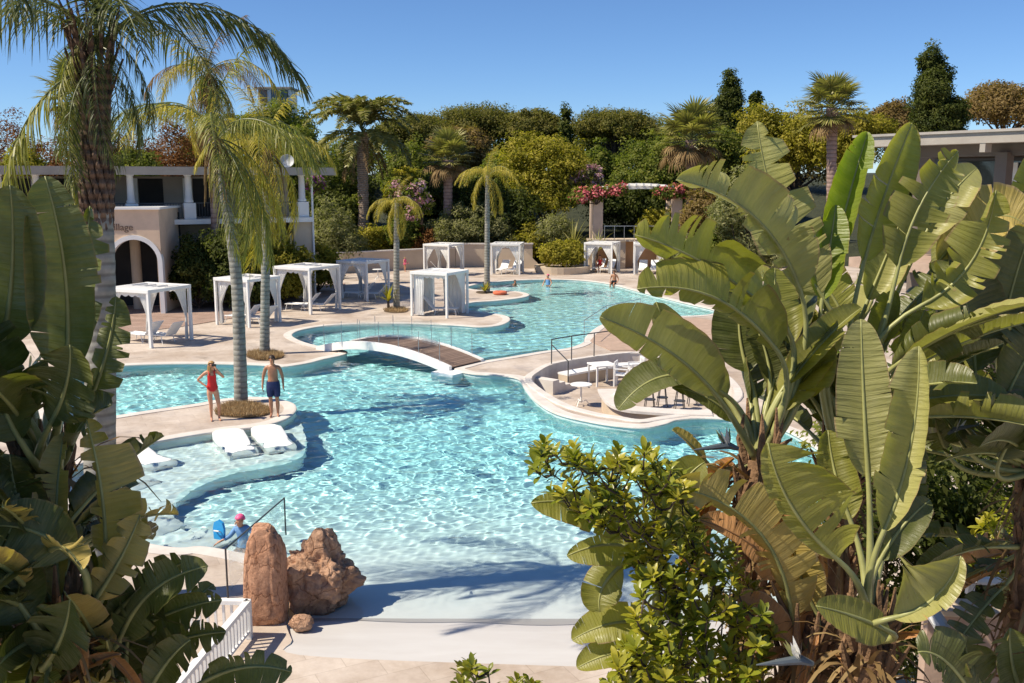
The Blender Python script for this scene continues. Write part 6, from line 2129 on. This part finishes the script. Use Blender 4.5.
def leaves(t, c, Y, rows):
    """rows: base(px,py,dY), tip(px,py,dY), width px, bend(px,py), facing, fa, fb, wa, wb, tears, material"""
    org = Vector((c.x, c.y, 0))
    for i, (b, tp, wpx, bd, fc, fa, fb, wa2, wb2, tr, m_) in enumerate(rows):
        B_, T_ = P(b[0], b[1], Y + b[2]), P(tp[0], tp[1], Y + tp[2])
        bend = P(512 + bd[0], 341 + bd[1], Y) - P(512, 341, Y)
        # bend given as the visible bulge of the midrib: the control point lies twice as far
        paddle(t, org, B_, T_, wpx * (.88 if wpx > 55 else 1) / FPX * Y, fc, bend * 2, fa, fb, wa2, wb2, tr, m_, seed=int(b[0] * 7 + tp[0] * 3 + tp[1]), crown=c)

def random_leaves(t, c, n, ln, W, seed, mats, az=(0, 360), el=(25, 80), stalk=(.35, .8), tears=3):
    rg = np.random.default_rng(seed)
    org = Vector((c.x, c.y, 0))
    for k in range(n):
        a = R(rg.uniform(*az)); e = R(rg.uniform(*el))
        d = Vector((math.cos(a) * math.cos(e), math.sin(a) * math.cos(e), math.sin(e)))
        s = rg.uniform(*stalk)
        b = c + d * s
        l = ln * rg.uniform(.7, 1.15)
        d2 = (d + Vector((math.cos(a), math.sin(a), 0)) * .35 - Vector((0, 0, .25))).normalized()
        tip = b + d2 * l
        fc = Vector((-math.cos(a) * math.sin(e), -math.sin(a) * math.sin(e), math.cos(e))) + Vector(rg.normal(0, .35, 3))
        paddle(t, org, b, tip, W * rg.uniform(.75, 1.15), fc, Vector((0, 0, .12 * l)), rg.uniform(5, 40), rg.uniform(5, 40), 1, 1, int(rg.integers(0 if tears < 8 else 5, tears + 3)), mats[k % len(mats)], seed=seed * 31 + k, crown=c)

CAMF = (0, -.92, .38)
UPF = (0, -.5, .85)
# --- right-hand clump
YA = 7.2
tA, cA = strelitzia('giant strelitzia with silvery leaves leaning left over the pool and a shaggy brown trunk', (757, 462), YA)
leaves(tA, cA, YA, [
    ((800, 290, .1), (676, 180, -.3), 92, (12, -20), (-.25, -.85, .45), 12, -80, 1.0, .35, 9, 'paddle_pale'),
    ((778, 318, 0), (635, 235, -.5), 96, (-2, -12), (-.1, -.85, .5), 5, -75, 1.0, .4, 11, 'paddle_green'),
    ((778, 352, -.1), (637, 289, -.6), 88, (5, -22), (-.1, -.85, .5), 6, -70, 1.0, .4, 8, 'paddle_green'),
    ((716, 395, -.2), (600, 317, -.8), 78, (6, -7), (-.1, -.9, .42), 8, -38, 1.0, .52, 3, 'paddle_pale'),
    ((727, 396, .1), (656, 302, -.2), 58, (-4, 8), (-.3, -.9, .3), 6, -12, 1.0, .75, 0, 'paddle_pale'),
    ((694, 377, .3), (618, 410, .1), 52, (-4, -14), (-.2, -.6, .7), 5, 12, .9, 1.0, 0, 'paddle_dark_shade'),
    ((735, 420, .3), (672, 388, .2), 40, (0, -8), (-.2, -.6, .7), 5, 12, .9, 1.0, 0, 'paddle_dark_shade'),
    ((748, 372, .3), (742, 290, .5), 74, (-6, 0), CAMF, 0, 8, 1, 1, 1, 'paddle_dark_shade'),
    ((770, 380, .25), (752, 320, .4), 60, (4, 0), (.3, -.8, .3), 0, 8, 1, 1, 1, 'paddle_dark_shade'),
    ((792, 345, .3), (775, 268, .5), 58, (-6, 0), (.3, -.8, .3), 10, 8, 1, 1, 3, 'paddle_green'),
    ((800, 400, .2), (815, 330, .3), 54, (4, 0), (-.4, -.8, .3), 10, 18, 1, 1, 2, 'paddle_green'),
    ((706, 462, .0), (672, 430, -.1), 22, (0, -3), (-.2, -.5, .8), 5, 12, 1, 1, 2, 'paddle_straw'),
])
random_leaves(tA, cA, 9, 1.0, .42, 11, ['paddle_green', 'paddle_dark_shade', 'paddle_green'], (10, 170), (30, 75), (.3, .9))
# dead leaves hanging from its crown
rg = np.random.default_rng(4)
for k in range(16):
    a = rg.uniform(0, 6.28)
    b = cA + Vector((math.cos(a) * .18, math.sin(a) * .16, rg.uniform(-.35, .05)))
    tp = b + Vector((math.cos(a) * rg.uniform(.15, .4), math.sin(a) * rg.uniform(.1, .3), -rg.uniform(.5, 1.1)))
    paddle(tA, Vector((cA.x, cA.y, 0)), b, tp, rg.uniform(.10, .22), (math.cos(a), math.sin(a) - .3, .3), Vector((math.cos(a) * .14, math.sin(a) * .14, .05)), 50, 50, 1, 1, 3, 'paddle_dry', 900 + k, rib=.6)
# flower bracts: grey-blue beaks with pale sepals
def bird_flower(label, px, py, Y, direction, sc=1.0):
    c = P(px, py, Y)
    t = thing('strelitzia_flower', label, 'flower', c, 0, 'strelitzia flowers')
    d = Vector(direction).normalized()
    MB().tube([Vector((0, 0, 0)) - d * .10 * sc, Vector((0, 0, .03)), d * .16 * sc + Vector((0, 0, .015)), d * .34 * sc], [.02 * sc, .038 * sc, .026 * sc, .004], 8).build('bract', 'beak_grey', t, smooth=True)
    rg = np.random.default_rng(int(px))
    for k in range(9):
        a = rg.uniform(-.7, .7)
        v = (Vector((d.x * math.cos(a), d.y, 0)) * .5 + Vector((rg.normal(0, .3), rg.normal(0, .2), 1))).normalized() * .24 * sc * rg.uniform(.6, 1.1)
        s = Vector((rg.normal(), rg.normal(), 0)).normalized() * .012
        MB().add([-s, v * .5 - s * 1.6, v, v * .5 + s * 1.6, s], [(0, 1, 2, 3, 4)]).build('sepal', 'fabric_white' if k % 3 else 'midrib_pale', t, recalc=False)
plain('beak_grey', (.10, .12, .14), .4, .2, 8, .1, 30)
bird_flower('white strelitzia flower with blue-grey beak at the top of the shaggy trunk', 728, 449, 6.9, (-1, -.2, .03), .8)
bird_flower('white strelitzia flower with long grey beak low between the front stems', 800, 664, 5.6, (-1, -.15, .06), .85)
bird_flower('dark pointed flower among the shaded leaves at the right', 955, 432, 8.0, (.6, -.5, .4), .6)

YE = 7.9
tE, cE = strelitzia('giant strelitzia with tall upright leaves against the pavilion roof', (842, 470), YE)
leaves(tE, cE, YE, [
    ((822, 296, -.1), (757, 121, 0), 96, (-10, 6), (-.35, -.9, .25), 6, 18, .85, .80, 6, 'paddle_pale'),
    ((832, 268, 0), (868, 132, .2), 70, (-2, 0), (.15, -.95, .1), 62, 8, .7, 1.0, 0, 'paddle_bright'),
    ((822, 300, -.1), (836, 205, 0), 40, (0, 0), CAMF, 30, 10, 1, 1, 0, 'paddle_bright'),
    ((864, 262, .1), (912, 123, .2), 66, (-2, -2), (.1, -.95, .2), -30, 12, 1, 1, 4, 'paddle_green'),
    ((898, 268, 0), (958, 151, .1), 70, (-7, -6), (.1, -.9, .3), -15, 14, 1, 1, 6, 'paddle_green'),
    ((922, 240, .5), (977, 168, .6), 50, (-2, -6), (.1, -.85, .45), 10, 14, 1, 1, 1, 'paddle_pale'),
    ((922, 305, -.1), (996, 190, -.2), 76, (14, 12), (-.15, -.9, .3), 5, 14, .8, 1, 7, 'paddle_green'),
    ((938, 262, .6), (1026, 226, .4), 86, (4, -26), (.2, -.7, .6), 5, 12, 1, 1, 3, 'paddle_straw'),
    ((868, 300, .5), (902, 218, .6), 60, (0, 0), CAMF, 5, 12, 1, 1, 4, 'paddle_pale'),
    ((846, 320, .3), (800, 240, .5), 60, (0, 0), CAMF, 5, 12, 1, 1, 3, 'paddle_green'),
    ((876, 345, .2), (895, 290, .2), 44, (-3, 0), CAMF, 30, 22, 1, 1, 2, 'paddle_green'),
    ((905, 370, .2), (925, 310, .2), 40, (-3, 0), CAMF, 20, 22, 1, 1, 1, 'paddle_green'),
    ((860, 400, .3), (800, 372, .1), 60, (0, -10), (-.2, -.7, .6), 5, 12, 1, 1, 2, 'paddle_dark_shade'),
])
random_leaves(tE, cE, 12, 1.0, .40, 21, ['paddle_dark_shade', 'paddle_green', 'paddle_dark_shade'], (-20, 180), (25, 80), (.4, 1.0))
random_leaves(tE, cE + Vector((.45, .5, .4)), 12, 1.05, .42, 22, ['paddle_green', 'paddle_dark_shade', 'paddle_green', 'paddle_pale'], (-70, 120), (10, 70), (.3, .9), 5)
YF = 8.6
tF, cF = strelitzia('strelitzia with leaves coloured dark for shade at the right picture edge below the pavilion', (1036, 470), YF)
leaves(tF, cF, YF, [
    ((1000, 345, 0), (1050, 185, 0), 96, (-6, 0), (-.3, -.9, .2), 5, 14, 1, 1, 3, 'paddle_dark_shade'),
    ((975, 372, -.1), (948, 248, -.1), 86, (6, 0), (.2, -.9, .3), 5, 14, 1, 1, 4, 'paddle_dark_shade'),
    ((1005, 400, -.2), (1075, 300, -.2), 90, (-4, -8), CAMF, 5, 14, 1, 1, 4, 'paddle_dark_shade'),
    ((955, 410, -.1), (905, 318, -.1), 70, (-2, -4), CAMF, 5, 14, 1, 1, 5, 'paddle_dark_shade'),
    ((960, 440, -.3), (890, 405, -.5), 66, (2, -16), UPF, 5, 14, 1, 1, 8, 'paddle_dark_shade'),
    ((1000, 460, -.4), (1050, 420, -.5), 80, (-2, -16), UPF, 5, 14, 1, 1, 8, 'paddle_dark_shade'),
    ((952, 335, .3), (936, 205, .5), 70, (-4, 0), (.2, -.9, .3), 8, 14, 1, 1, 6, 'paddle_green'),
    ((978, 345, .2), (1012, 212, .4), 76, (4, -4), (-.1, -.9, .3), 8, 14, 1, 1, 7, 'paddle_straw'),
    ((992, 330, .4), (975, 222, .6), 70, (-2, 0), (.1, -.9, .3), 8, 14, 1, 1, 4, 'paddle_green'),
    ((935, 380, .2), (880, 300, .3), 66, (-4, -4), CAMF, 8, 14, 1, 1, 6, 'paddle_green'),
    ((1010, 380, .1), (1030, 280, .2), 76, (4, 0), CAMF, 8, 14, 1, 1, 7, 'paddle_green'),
    ((945, 450, .0), (930, 385, .0), 60, (-4, 0), CAMF, 8, 14, 1, 1, 7, 'paddle_dark_shade'),
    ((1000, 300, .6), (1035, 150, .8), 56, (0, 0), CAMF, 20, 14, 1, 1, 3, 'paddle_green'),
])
random_leaves(tF, cF, 16, 1.15, .42, 31, ['paddle_dark_shade', 'paddle_dark_shade', 'paddle_green'], (0, 360), (0, 75), (.3, .9), 6)
random_leaves(tF, cF - Vector((.1, .1, .75)), 16, .95, .34, 33, ['paddle_dark_shade', 'paddle_dark_shade', 'paddle_dark_shade', 'paddle_dry'], (0, 360), (-55, 45), (.15, .5), 9)
# --- front clump, centre right
YD = 5.9
tD, cD = strelitzia('front strelitzia with one tall pale upright leaf and a cupped leaf, lower right', (866, 640), YD)
leaves(tD, cD, YD, [
    ((884, 531, -.1), (919, 346, .1), 92, (10, 6), (.0, -.97, .2), 46, 6, .55, 1.0, 4, 'paddle_pale'),
    ((868, 478, .3), (861, 319, .5), 78, (-1, 0), (-.15, -.95, .2), 4, 8, .85, .95, 3, 'paddle_pale'),
    ((838, 560, -.2), (768, 443, -.3), 150, (-11, 5), (-.1, -.93, .35), 14, -70, 1.0, .3, 5, 'paddle_green'),
    ((893, 618, -.4), (961, 556, -.5), 124, (9, 10), (-.15, -.85, .5), 45, 22, .35, 1.0, 5, 'paddle_pale'),
    ((890, 632, -.3), (816, 606, -.5), 50, (0, -3), (-.1, -.75, .65), 5, 5, .75, 1, 0, 'paddle_green'),
    ((850, 520, .4), (828, 430, .6), 60, (-4, 0), CAMF, 5, 12, 1, 1, 3, 'paddle_green'),
    ((892, 520, .5), (905, 430, .6), 66, (4, 0), CAMF, 5, 12, 1, 1, 4, 'paddle_dark_shade'),
    ((880, 560, .3), (930, 500, .4), 44, (-3, -4), CAMF, 5, 12, 1, 1, 2, 'paddle_dark_shade'),
])
YC = 6.2
tC, cC = strelitzia('strelitzia with big torn orange-brown dying leaves in front of the shaggy trunk', (806, 655), YC)
leaves(tC, cC, YC, [
    ((792, 620, 0), (671, 486, -.2), 96, (24, -26), (-.1, -.85, .5), 10, -55, 1.0, .5, 10, 'paddle_straw'),
    ((800, 640, .1), (700, 520, 0), 70, (20, -20), (-.3, -.85, .3), -40, 20, 1.0, .6, 5, 'paddle_dry'),
    ((788, 590, .3), (765, 470, .3), 50, (6, 0), CAMF, 45, 40, 1.0, 1, 5, 'paddle_dry'),
    ((800, 600, .2), (745, 500, .2), 44, (6, 0), CAMF, 45, 40, 1.0, 1, 5, 'paddle_dry'),
    ((815, 610, .1), (790, 520, .1), 60, (-6, 0), CAMF, 30, 20, 1.0, 1, 6, 'paddle_straw'),
    ((790, 650, -.1), (735, 600, -.1), 40, (0, -12), UPF, 30, 20, 1.0, 1, 4, 'paddle_dry'),
])
rg = np.random.default_rng(14)
for k in range(18):
    a = rg.uniform(0, 6.28)
    b = cC + Vector((math.cos(a) * .2 + .1, math.sin(a) * .16, rg.uniform(-.25, .25)))
    tp = b + Vector((math.cos(a) * rg.uniform(.15, .5), math.sin(a) * rg.uniform(.1, .3), rg.uniform(-.8, .2)))
    paddle(tC, Vector((cC.x, cC.y, 0)), b, tp, rg.uniform(.06, .18), (math.cos(a), math.sin(a) - .5, .3), Vector((math.cos(a) * .1, math.sin(a) * .1, .08)), 45, 45, 1, 1, 3, 'paddle_dry' if k % 3 else 'paddle_straw', 1900 + k, rib=.5)
YB = 6.6
tB, cB = strelitzia('low strelitzia with long-stalked drooping leaves inside the yellow-green shrub', (655, 700), YB, tm='stem_green')
leaves(tB, cB, YB, [
    ((640, 533, 0), (531, 503, -.2), 58, (0, -13), (-.1, -.75, .65), 6, -14, .5, 1.0, 4, 'paddle_green'),
    ((646, 552, .1), (567, 556, 0), 46, (0, -10), (-.1, -.75, .65), 6, -10, .5, 1.0, 4, 'paddle_green'),
    ((668, 520, .2), (705, 462, .2), 56, (-4, -8), (.1, -.8, .5), 6, 10, 1, 1, 3, 'paddle_green'),
    ((622, 565, .1), (600, 612, 0), 46, (-9, 0), (-.3, -.85, .4), 6, 10, 1, 1, 0, 'paddle_green'),
    ((652, 625, .1), (572, 640, 0), 44, (0, -10), (-.1, -.7, .7), 6, 10, 1, 1, 3, 'paddle_green'),
    ((645, 650, 0), (577, 668, -.1), 40, (0, -6), (-.1, -.7, .7), 6, 10, 1, 1, 2, 'paddle_green'),
    ((700, 560, .3), (655, 470, .4), 60, (-4, 0), CAMF, 6, 10, 1, 1, 3, 'paddle_green'),
])
YG = 5.4
tG, cG = strelitzia('dark strelitzia leaves rising into the bottom right corner', (1005, 760), YG)
leaves(tG, cG, YG, [
    ((975, 700, 0), (918, 652, -.1), 80, (-2, -16), (-.2, -.75, .6), 10, 12, 1, .6, 6, 'paddle_dark_shade'),
    ((985, 690, .1), (965, 636, .1), 70, (-6, 0), CAMF, 10, 12, 1, 1, 5, 'paddle_dark_shade'),
    ((1020, 690, .1), (1010, 628, .1), 80, (-4, 0), CAMF, 10, 12, 1, 1, 6, 'paddle_dark_shade'),
    ((1030, 720, 0), (1075, 660, 0), 80, (0, -8), CAMF, 10, 12, 1, 1, 4, 'paddle_dark_shade'),
])
# --- left-hand clump
YL = 5.6
tL, cL = strelitzia('giant strelitzia with two broad smooth upright leaves at the left picture edge', (45, 470), YL)
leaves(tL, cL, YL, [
    ((66, 372, -.2), (45, 176, -.3), 122, (9, 0), (.25, -.93, .25), 14, 12, .62, .72, 2, 'paddle_mid_shade'),
    ((2, 345, -.3), (10, 185, -.4), 84, (6, 0), (.2, -.95, .2), 8, 8, 1, 1, 0, 'paddle_mid_shade'),
    ((60, 360, .5), (90, 206, .6), 66, (6, 0), (.2, -.9, .3), 10, 10, 1, .6, 7, 'paddle_mid_shade'),
    ((86, 410, .4), (116, 296, .5), 50, (6, 0), (.2, -.9, .3), 10, 10, 1, .6, 6, 'paddle_mid_shade'),
    ((30, 420, -.3), (-45, 300, -.4), 110, (-4, -6), CAMF, 8, 12, 1, 1, 4, 'paddle_dark_shade'),
    ((50, 425, -.4), (70, 345, -.5), 84, (6, 0), CAMF, 8, 12, 1, 1, 5, 'paddle_dark_shade'),
    ((20, 440, -.4), (-10, 360, -.5), 90, (-4, 0), CAMF, 8, 12, 1, 1, 3, 'paddle_dark_shade'),
    ((70, 450, -.2), (112, 405, -.3), 60, (-3, -8), UPF, 8, 12, 1, 1, 6, 'paddle_dark_shade'),
])
random_leaves(tL, cL, 14, 1.05, .42, 41, ['paddle_dark_shade', 'paddle_dark_shade', 'paddle_mid_shade'], (110, 290), (5, 70), (.2, .8), 8)
YM = 5.0
tM, cM = strelitzia('dense strelitzia coloured dark for shade, torn edges coloured golden for sunlight, lower left', (50, 640), YM)
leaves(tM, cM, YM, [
    ((72, 556, -.2), (-8, 526, -.3), 92, (2, -10), (-.1, -.75, .65), 10, 14, .8, 1, 3, 'paddle_mid_shade'),
    ((105, 585, .1), (86, 418, .2), 108, (8, 0), (.15, -.9, .4), 12, -55, 1.0, .4, 9, 'paddle_straw'),  # straw colour here stands in for golden sunlight on the torn fringe
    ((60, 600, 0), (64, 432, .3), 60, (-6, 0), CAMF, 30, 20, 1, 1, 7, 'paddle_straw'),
    ((120, 640, .1), (208, 566, .0), 74, (-10, -14), (.1, -.8, .55), 12, 10, 1, .8, 6, 'paddle_mid_shade'),
    ((40, 560, .1), (10, 455, .2), 90, (-6, 0), CAMF, 12, 10, 1, 1, 3, 'paddle_dark_shade'),
    ((30, 620, -.3), (-30, 560, -.4), 90, (0, -10), UPF, 12, 10, 1, 1, 4, 'paddle_dark_shade'),
    ((50, 660, -.4), (70, 600, -.5), 80, (4, 0), CAMF, 12, 10, 1, 1, 4, 'paddle_dark_shade'),
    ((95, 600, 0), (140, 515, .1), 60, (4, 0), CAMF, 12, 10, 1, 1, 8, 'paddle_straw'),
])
random_leaves(tM, cM, 34, .85, .25, 51, ['paddle_dark_shade', 'paddle_dark_shade', 'paddle_straw', 'paddle_mid_shade', 'paddle_dark_shade'], (80, 300), (-10, 75), (.12, .55), 9)
random_leaves(tM, cM + Vector((-.15, .3, .45)), 30, .75, .24, 53, ['paddle_dark_shade', 'paddle_straw', 'paddle_mid_shade', 'paddle_dark_shade'], (60, 310), (-10, 70), (.1, .4), 9)
YN = 5.3
tN, cN = strelitzia('strelitzia coloured dark for shade, with long finger-like torn strips pointing at the white balustrade', (115, 720), YN)
leaves(tN, cN, YN, [
    ((128, 680, 0), (150, 575, .1), 148, (-10, 0), (.1, -.88, .45), 6, -40, 1.0, .5, 8, 'paddle_dark_shade'),
    ((120, 640, .1), (222, 600, .1), 60, (0, -8), (.1, -.85, .5), 8, 4, 1.0, .8, 9, 'paddle_dark_shade'),
    ((135, 660, .1), (226, 632, .1), 56, (0, -7), (.1, -.85, .5), 8, 4, 1.0, .8, 9, 'paddle_dark_shade'),
    ((110, 620, .1), (190, 560, .1), 64, (0, -8), (.1, -.85, .5), 8, 4, 1.0, .8, 8, 'paddle_mid_shade'),
    ((200, 684, 0), (292, 672, -.1), 70, (0, -12), (.0, -.8, .55), 6, 10, 1.0, .6, 7, 'paddle_mid_shade'),
    ((150, 690, -.2), (190, 640, -.2), 60, (0, -6), (.0, -.8, .55), 6, 10, 1.0, .8, 6, 'paddle_dark_shade'),
    ((100, 690, -.3), (60, 640, -.3), 70, (0, -6), (.0, -.8, .55), 6, 10, 1.0, .8, 6, 'paddle_dark_shade'),
])
random_leaves(tN, cN, 28, .72, .22, 61, ['paddle_dark_shade', 'paddle_mid_shade', 'paddle_dark_shade', 'paddle_straw'], (60, 300), (10, 80), (.12, .5), 9)
for k in range(8):
    a = rg.uniform(0, 6.28)
    b = cM + Vector((rg.uniform(-.2, .5), rg.uniform(-.1, .2), rg.uniform(-.3, .3)))
    tp = b + Vector((math.cos(a) * .35, math.sin(a) * .2, -rg.uniform(.1, .5)))
    paddle(tM, Vector((cM.x, cM.y, 0)), b, tp, rg.uniform(.08, .16), (math.cos(a), -.8, .3), Vector((math.cos(a) * .1, 0, .08)), 40, 40, 1, 1, 3, 'paddle_dry', 2900 + k, rib=.5)

# ------------------------------------------------------------------ whorled-leaf shrubs
def whorl_shrub(label, poly, Y, dY, n, foot, seed, leafl=.10, dens_bias=None, name='whorled_shrub'):
    rg = np.random.default_rng(seed)
    pl = np.array(poly, float); lo, hi = pl.min(0), pl.max(0)
    pts = []
    while len(pts) < n:
        q = rg.uniform(lo, hi)
        if inside(poly, np.array([q[0]]), np.array([q[1]]))[0]: pts.append((q[0], q[1], Y + rg.uniform(-dY, dY)))
    f0 = P(foot[0], foot[1], Y)
    org = Vector((f0.x, f0.y, 0))
    t = thing(name, label, 'shrub', org)
    W_ = [P(*q) for q in pts]
    order = sorted(range(n), key=lambda i: (W_[i] - f0).length)
    done = [f0]; tw = MB()
    tw.tube([Vector((0, 0, 0)), f0 - org], [.06, .03], 7)
    dirs = {}
    VP, D, N_, Ls, T = [], [], [], [], []
    for i in order:
        p = W_[i]
        par = min(done, key=lambda q: (q - p).length + .35 * max(0, (q - f0).length - (p - f0).length + .1) * 4)
        d = (p - par).normalized()
        mid_ = par + (p - par) * .5 + Vector((0, 0, -.03))
        tw.tube([par - org, mid_ - org, p - org], [.009, .007, .004], 5, cap=False)
        done.append(p)
        ax_ = (d * .6 + Vector((0, 0, .8))).normalized()
        s1 = ax_.cross(Vector((1, 0, .1))).normalized(); s2 = ax_.cross(s1)
        m_ = int(rg.integers(8, 13)); base_t = rg.uniform(.2, .75)
        for k in range(m_):
            a = k * 2.4 + rg.uniform(-.3, .3); u = k / m_
            out = s1 * math.cos(a) + s2 * math.sin(a)
            dd = out * (1.0 - .5 * u) + ax_ * (.30 + .85 * u)
            VP.append(p + ax_ * (.05 * u - .035)); D.append(dd); N_.append(ax_ - out * .4); Ls.append(leafl * rg.uniform(.65, 1.15)); T.append(np.clip(base_t + .25 * u + rg.normal(0, .1), 0, 1))
    tw.build('twigs', 'branch_bark', t, smooth=True)
    VP, D, N_ = np.array([tuple(v) for v in VP]), np.array([tuple(v) for v in D]), np.array([tuple(v) for v in N_])
    Ls = np.array(Ls)
    D /= np.linalg.norm(D, axis=1, keepdims=True)
    Sd = np.cross(D, N_); Sd /= np.linalg.norm(Sd, axis=1, keepdims=True); Nn = np.cross(Sd, D)
    prof_ = ((0, .06), (.25, .55), (.55, 1.0), (.82, .8), (1.0, .10))
    V = []
    for u, wv in prof_:
        c = VP + D * (Ls * u)[:, None] - Nn * (Ls * .22 * u * u)[:, None]
        hw_ = (Ls * .21 * wv)[:, None]
        V += [c - Sd * hw_ + Nn * hw_ * .35, c, c + Sd * hw_ + Nn * hw_ * .35]
    V = np.stack(V, 1).reshape(-1, 3)
    o = (np.arange(len(VP)) * 15)[:, None]
    F = np.concatenate([o + np.array([[3 * i + j, 3 * i + j + 1, 3 * i + j + 4, 3 * i + j + 3]]) for i in range(4) for j in range(2)])
    mesh_np('leaves', V - np.array(org), F, 'shrub_leaf', t, tint=np.repeat(T, 15), smooth=True)
    return t
whorl_shrub('yellow-green shrub with whorled glossy leaves in front of the pool, centre right',
            [(530, 438), (560, 446), (600, 458), (640, 446), (668, 462), (690, 480), (698, 520), (725, 545), (758, 590), (775, 640), (770, 700), (605, 700), (625, 640), (640, 585), (625, 540), (585, 520), (550, 492), (532, 462)], 6.1, .45, 400, (690, 760), 1)
whorl_shrub('small tips of a glossy yellow-green shrub at the bottom edge in the middle',
            [(452, 668), (470, 662), (500, 672), (520, 678), (545, 674), (545, 720), (460, 720)], 5.6, .2, 22, (500, 800), 2, .09)
whorl_shrub('bright green glossy shrub behind the parapet at the right edge',
            [(950, 540), (975, 520), (1000, 505), (1030, 495), (1060, 540), (1060, 600), (985, 590), (960, 570)], 10.6, .4, 70, (1010, 640), 3, .15)
# shaded undergrowth behind the right clump
for i, (px, yt, yb, Y, wp, mat_, lab) in enumerate([
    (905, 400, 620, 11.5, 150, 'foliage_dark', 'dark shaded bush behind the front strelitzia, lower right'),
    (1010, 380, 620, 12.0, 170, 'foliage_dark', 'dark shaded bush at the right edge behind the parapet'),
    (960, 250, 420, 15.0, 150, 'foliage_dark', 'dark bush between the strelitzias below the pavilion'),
    (860, 330, 470, 13.5, 90, 'foliage_green', 'green bush seen through the strelitzia stalks beside the pool'),
]):
    tree('bush', lab, 'bush', px, yt, yb, Y, wp, mat_, 400 + i, blobs=mound, trunk_frac=0, base_z=0, clump=.28, leaf=.13, dens=.9, aspect=.4)

# an unseen tree added left of the view to shade the left-hand clump
sh = thing('broadleaf_tree', 'unseen broad tree added close by on the left to shade the giant leaves', 'tree', (-7.2, 4.4, 0))
v, f_, ti = crown_np([(0, 0, 9.6, 1.5, 1.6, 1.5), (.6, .6, 8.6, 1.0, 1.2, .8), (-.6, -.5, 10.4, 1.1, 1.2, .9)], .16, .40, .42, 77)
mesh_np('crown', v, f_, 'foliage_green', sh, tint=ti)
MB().tube([(0, 0, -.1), (.1, 0, 4), (0, .1, 8), (0, 0, 10)], [.22, .17, .12, .04], 9).build('trunk', 'branch_bark', sh, smooth=True)
for q in ((.6, .6, 8.8), (-.6, -.5, 10.4)):
    MB().tube([(0, .05, 6.8), q], [.08, .03], 6).build('limb', 'branch_bark', sh, smooth=True)
